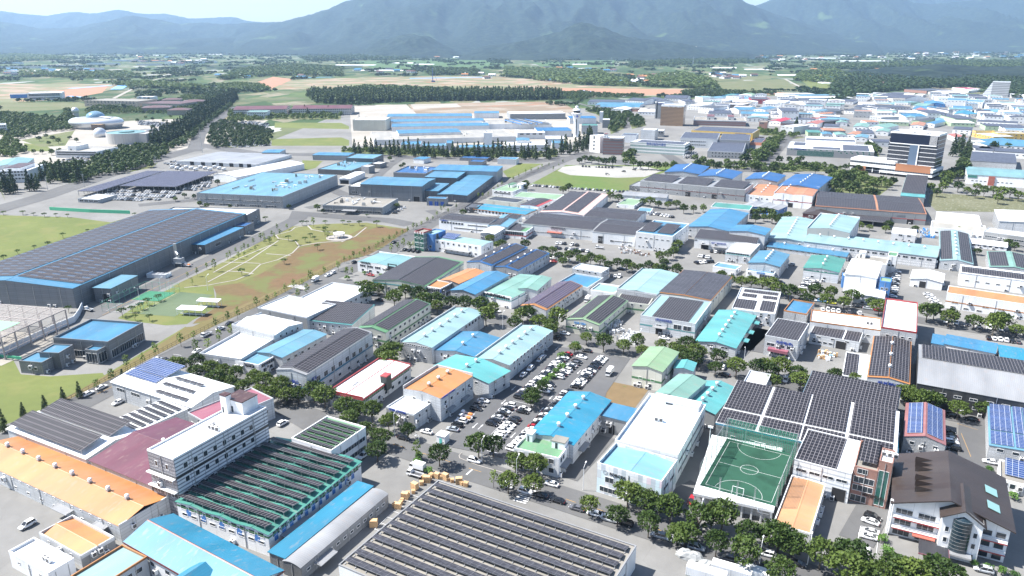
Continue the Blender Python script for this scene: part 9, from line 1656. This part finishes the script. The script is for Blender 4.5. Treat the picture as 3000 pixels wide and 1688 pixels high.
# ------------------------------------------------------------ yard goods
WOOD=flat('pallet_wood',(.55,.36,.19),.8)
m=MB()
for lv in range(3):
    z=lv*.42
    for i in range(6): m.box(-.6+i*.21,-.6,z+.3,-.6+i*.21+.14,.6,z+.36)
    for j in (-.6,-.05,.5): m.box(-.6,j,z+.08,.6,j+.1,z+.3)
m.box(-.58,-.58,0,.58,.58,.09); pal=m.mesh('pallet_stack',WOOD)
m=MB()
for z in (0,.5,1.,1.5): 
    m.box(-1,-.7,z,1,.7,z+.08)
    for x in (-1,-.05,.9): 
        for y in (-.7,.6): m.box(x,y,z+.08,x+.1,y+.1,z+.5)
    m.box(-1,-.68,z+.2,1,-.62,z+.4); m.box(-.95,.62,z+.2,.95,.68,z+.4); m.box(-.93,-.6,z+.1,.93,.6,z+.45)
crt=m.mesh('crate_stack',WOOD)
for i,(x,y) in enumerate(sorted(P['pallets'])):
    kind=i%3==0; o=link('crate_stack' if kind else 'pallet_stack',crt if kind else pal,None,(x,y,.1),R(rng.uniform(-40,10))); s=rng.uniform(.75,1.15); o.scale=(s,s,s); tag(o,'wooden %s, %s from the left beside the wide solar roof'%('crates' if kind else 'pallets',ordn(i)),'crate stack' if kind else 'pallet stack','wooden stacks beside the loading yard')
def heap(name,label,cat,pts,mats_,n=14,r=2.4,hh=1.4,seed=1):
    rd=random.Random(seed)
    for i,(x,y) in enumerate(pts):
        m=MB()
        for k in range(n):
            a=rd.uniform(0,6.3); d_=r*rd.random(); s=rd.uniform(.3,.9); px_,py_=d_*math.cos(a),d_*math.sin(a); z=0; m.box(px_,py_,z,px_+s*1.3,py_+s,z+rd.uniform(.5,hh),rd.randrange(len(mats_)))
        o=link(name,m.mesh(name,mats_),None,(x,y,.1),R(rd.uniform(-30,0))); tag(o,label+' %s from the left'%ordn(i) if len(pts)>1 else label,cat,label if len(pts)>1 else None)
heap('white_sack_pile','pile of white sacks in the cluttered yard,','sacks',sorted(P['goods2']),[WHITEP,flat('sack_white',(.6,.6,.58)),METAL],16,3,1.8,2)
heap('scrap_pile','pile of rusty parts by the tall white factory,','scrap',sorted(P['scrap']),[flat('rust',(.22,.13,.09)),METAL,WHITEP],18,3.2,1.5,3)
heap('stacked_goods','stack of wrapped pale blue goods before the maroon canopy office,','goods',sorted(P['goods']),[WHITEP,flat('pale_blue_wrap',(.35,.5,.6)),WOOD],14,2.2,2,4)
heap('stacked_goods','stack of blue and white crates on the small office yard,','goods',sorted(P['bluegoods']),[WHITEP,flat('crate_blue',(.04,.25,.6)),METAL],16,3.5,2.2,5)
for i,(x,y) in enumerate(sorted(P['tarps'])):
    m=MB(); m.lathe([(2.3,0),(2.1,.9),(1.5,1.7),(.9,2.1),(.2,2.3)],9,sx=1.2,sy=.8); me=m.mesh('covered_machine',flat('grey_tarpaulin',(.30,.31,.31),.8)); rd=random.Random(i)
    for v in me.vertices: v.co.x+=rd.uniform(-.25,.25); v.co.y+=rd.uniform(-.25,.25); v.co.z*=rd.uniform(.85,1.1)
    tag(link('covered_machine',me,None,(x,y,.1),R(-26)),'machine under a grey tarpaulin, %s from the left by the bottom kerb'%ordn(i),'covered machine','machines under tarpaulins')
for i,(x,y) in enumerate(sorted(P['containers'])):
    m=MB(); m.box(-5,-1.3,0,5,1.3,2.6); 
    for k in range(24): m.box(-5+k*.42,-1.36,.15,-4.8+k*.42,-1.3,2.5); m.box(-5+k*.42,-1.3,2.6,-4.8+k*.42,1.3,2.65)
    tag(link('shipping_container',m.mesh('shipping_container',wallmat('white')),None,(x,y,.1),R(-26)),'white ribbed container, %s from the left at the bottom edge'%ordn(i),'container','white containers at the bottom edge')
for i,(x,y) in enumerate(P['canister']):
    m=MB(); m.box(-1.6,-1.6,0,1.6,1.6,3); m.box(-1.8,-1.8,3.0,1.8,1.8,3.25,1); m.box(-.5,-1.66,0,.5,-1.6,2.1,2); tag(link('guard_booth',m.mesh('guard_booth',[wallmat('white'),WHITEP,flat('teal_panel',(.1,.45,.4))],),None,(x,y,0),R(-26)),'small white and teal guard booth at the car park gate','guard booth')
# ------------------------------------------------------------ far plain: greenhouses, houses, crane
rd=random.Random(5)
def far_px(x,y): 
    a=(x-1500)/2200.; q=math.atan((y-120)/2200.); 
    return None
def plain(x,y):
    t=(y-120)/2200.; Y=130*(1/t) if t>0 else 9e9; k=math.radians(18.216); # invert the level ray
    import mathutils
    X=x-1500; b_=y-844; dx,dy,dz=X,2200*math.cos(k)-b_*math.sin(k),-2200*math.sin(k)-b_*math.cos(k); s=-130/dz; return dx*s,dy*s
GH=[(350,158,120),(560,150,90),(420,164,60),(680,148,110),(760,143,160),(900,146,120),(1000,150,80),(1040,192,110),(1130,208,150),(1350,138,70),(1390,146,60),(1880,138,90),(2070,142,50),(2290,160,110),(2400,172,120),(2540,180,130),(2650,185,90),(2200,165,60),(2120,200,70),(2220,205,60),(2330,222,90),(1840,190,50),(1700,190,40),(1600,215,60),(1240,190,50),(640,160,70),(2060,185,70),(1960,175,50),(2760,186,80),(2860,190,90),(2480,165,50),(820,152,70),(540,214,35),(1180,186,60),(2440,245,60),(2760,150,90),(2900,148,90),(2840,160,70),(1560,144,50),(1500,172,60)]
for gi,(x,y,wp) in enumerate(sorted(GH)):
    X,Y=plain(x,y); s=Y/2200.; w_=wp*s; n=5; m=MB()
    for k in range(n):
        yy=k*max(9,5*s*1.4); 
        for i in range(6):
            t0,t1=math.pi*i/6,math.pi*(i+1)/6; r_=max(3,1.5*s); m.poly([(-w_/2,yy-r_*math.cos(t0),r_*math.sin(t0)),(w_/2,yy-r_*math.cos(t0),r_*math.sin(t0)),(w_/2,yy-r_*math.cos(t1),r_*math.sin(t1)),(-w_/2,yy-r_*math.cos(t1),r_*math.sin(t1))])
        m.poly([(-w_/2,yy-r_,0),(-w_/2,yy+r_,0),(-w_/2,yy,r_)]); m.poly([(w_/2,yy-r_,0),(w_/2,yy,r_),(w_/2,yy+r_,0)])
    tag(link('greenhouse',m.mesh('greenhouse',flat('greenhouse_film',(.75,.76,.78),.5)),None,(X,Y,0),R(rd.uniform(-14,2))),'white greenhouse tunnels, %s from the left on the distant farmland'%ordn(gi),'greenhouse','greenhouses on the distant farmland')
HW=[wallmat('white'),wallmat('lgrey')]; HR=[roofmat('brownr',0),roofmat('blue3',0),roofmat('white',0),roofmat('slate',0),roofmat('orange',0)]; HMs={}
def house(k):
    if k not in HMs:
        m=MB(); m.box(-6,-4,0,6,4,4); m.slab([(-6.4,-4.4,3.8),(6.4,-4.4,3.8),(6.4,0,6.2),(-6.4,0,6.2)],.2,1); m.slab([(-6.4,0,6.2),(6.4,0,6.2),(6.4,4.4,3.8),(-6.4,4.4,3.8)],.2,1)
        for i in range(3): m.box(-4.6+i*3.6,-4.05,1.2,-3.2+i*3.6,-4,2.6,2)
        HMs[k]=m.mesh('farm_house',[HW[k%2],HR[k%5],GLASS])
    return HMs[k]
HL=[]
for x0_,y0_,x1_,y1_,n in [(1820,222,1980,250,20),(1200,150,1500,170,16),(1700,150,1900,165,14),(2100,165,2600,178,18),(300,140,560,150,16),(1560,200,1750,212,12),(2080,216,2240,232,16),(1850,118+12,2060,142,14),(2640,150,3000,175,34),(1040,205,1300,214,8),(560,138,900,143,16),(1700,205,1800,225,8),(640,205,900,232,14),(20,205,330,222,26),(400,170,600,190,16),(2380,205,2600,240,14),(1350,215,1500,232,8),(2560,225,2700,255,8),(1560,228,1700,240,8)]:
    for _ in range(n):
        X,Y=plain(rd.uniform(x0_,x1_),rd.uniform(y0_,y1_)); HL.append((X/Y,X,Y,rd.randrange(10),rd.uniform(-.6,.6)))
HC=['brown','blue','white','charcoal','orange']; hc=[0]*5
for _,X,Y,k,a in sorted(HL):
    s=1+Y/2600.; o=link('farm_house',house(k),None,(X,Y,0),a); o.scale=(s,s,1+Y/6000.); hc[k%5]+=1; tag(o,'small %s roofed farm house, %s of its colour from the left, far plain'%(HC[k%5],ordn(hc[k%5]-1)),'house','houses scattered over the distant plain')
for i,(x,y,wp,rc) in enumerate([(60,200,120,'slate'),(180,196,110,'lgrey'),(90,215,140,'white'),(250,205,90,'slate'),(430,182,100,'redp'),(540,186,110,'slate'),(370,180,80,'blue3'),(300,190,90,'blue3'),(470,192,130,'slate'),(20,188,80,'blue3'),(600,184,60,'lgrey')]):
    X,Y=plain(x,y); s=Y/2200.; build('distant_factory','low distant factory, %s from the left behind the left construction land'%ordn(i),'factory',(X-wp*s/2,Y,-6,wp*s,40,9),{'r':'F','rc':rc,'wc':'white','group':'low distant factories on the left plain'})
# temporary blue sheeting on the earthworks
for i,(x0_,y0_,x1_,y1_) in enumerate([(205,260,330,250),(340,262,370,246),(1200,230,1440,226),(880,228,980,226),(1700,265,1740,270),(200,282,262,286)]):
    a,b_=plain(x0_,y0_),plain(x1_,y1_); strip_obj('tarpaulin_ground',[a,b_],.3,Vector((b_[0]-a[0],b_[1]-a[1])).length*.08+6,flat('blue_sheet',(.15,.35,.65),.6))
x,y=P['crane'][0]; o=root('piling_rig','tall piling rig standing on the distant earthworks','piling rig',(x,y,0)); m=MB(); m.tube((0,0,0),(0,0,46),1.4,1.,6); m.tube((0,0,40),(16,0,0),.5,.4,5); m.box(-4,-3,0,8,3,5); m.obj('mast',flat('rig_blue',(.06,.1,.25)),o)
# lattice pylons on the plain
for i,(x,y) in enumerate([(1640,205),(1790,196),(2600,200),(2030,192),(1480,170)]):
    X,Y=plain(x,y); m=MB(); 
    for s1,s2 in ((-1,-1),(1,-1),(1,1),(-1,1)): m.tube((s1*5,s2*5,0),(s1*1,s2*1,34),.35,.25,4); m.tube((s1,s2,34),(0,0,48),.25,.15,4)
    for z in (32,38,43): m.tube((-9,0,z),(9,0,z),.3,.3,4)
    for k in range(6): z=k*5.6; q=5-k*.66; m.tube((-q,-q,z),(q-.6,-q+.6,z+5.6),.2,.2,3); m.tube((q,q,z),(-q+.6,q-.6,z+5.6),.2,.2,3)
    tag(link('power_pylon',m.mesh('power_pylon',METAL),None,(X,Y,0)),'steel lattice pylon on the plain, %s from the left'%ordn([1,2,4,3,0][i]),'pylon','power pylons on the plain')
print('objects',len(bpy.data.objects))
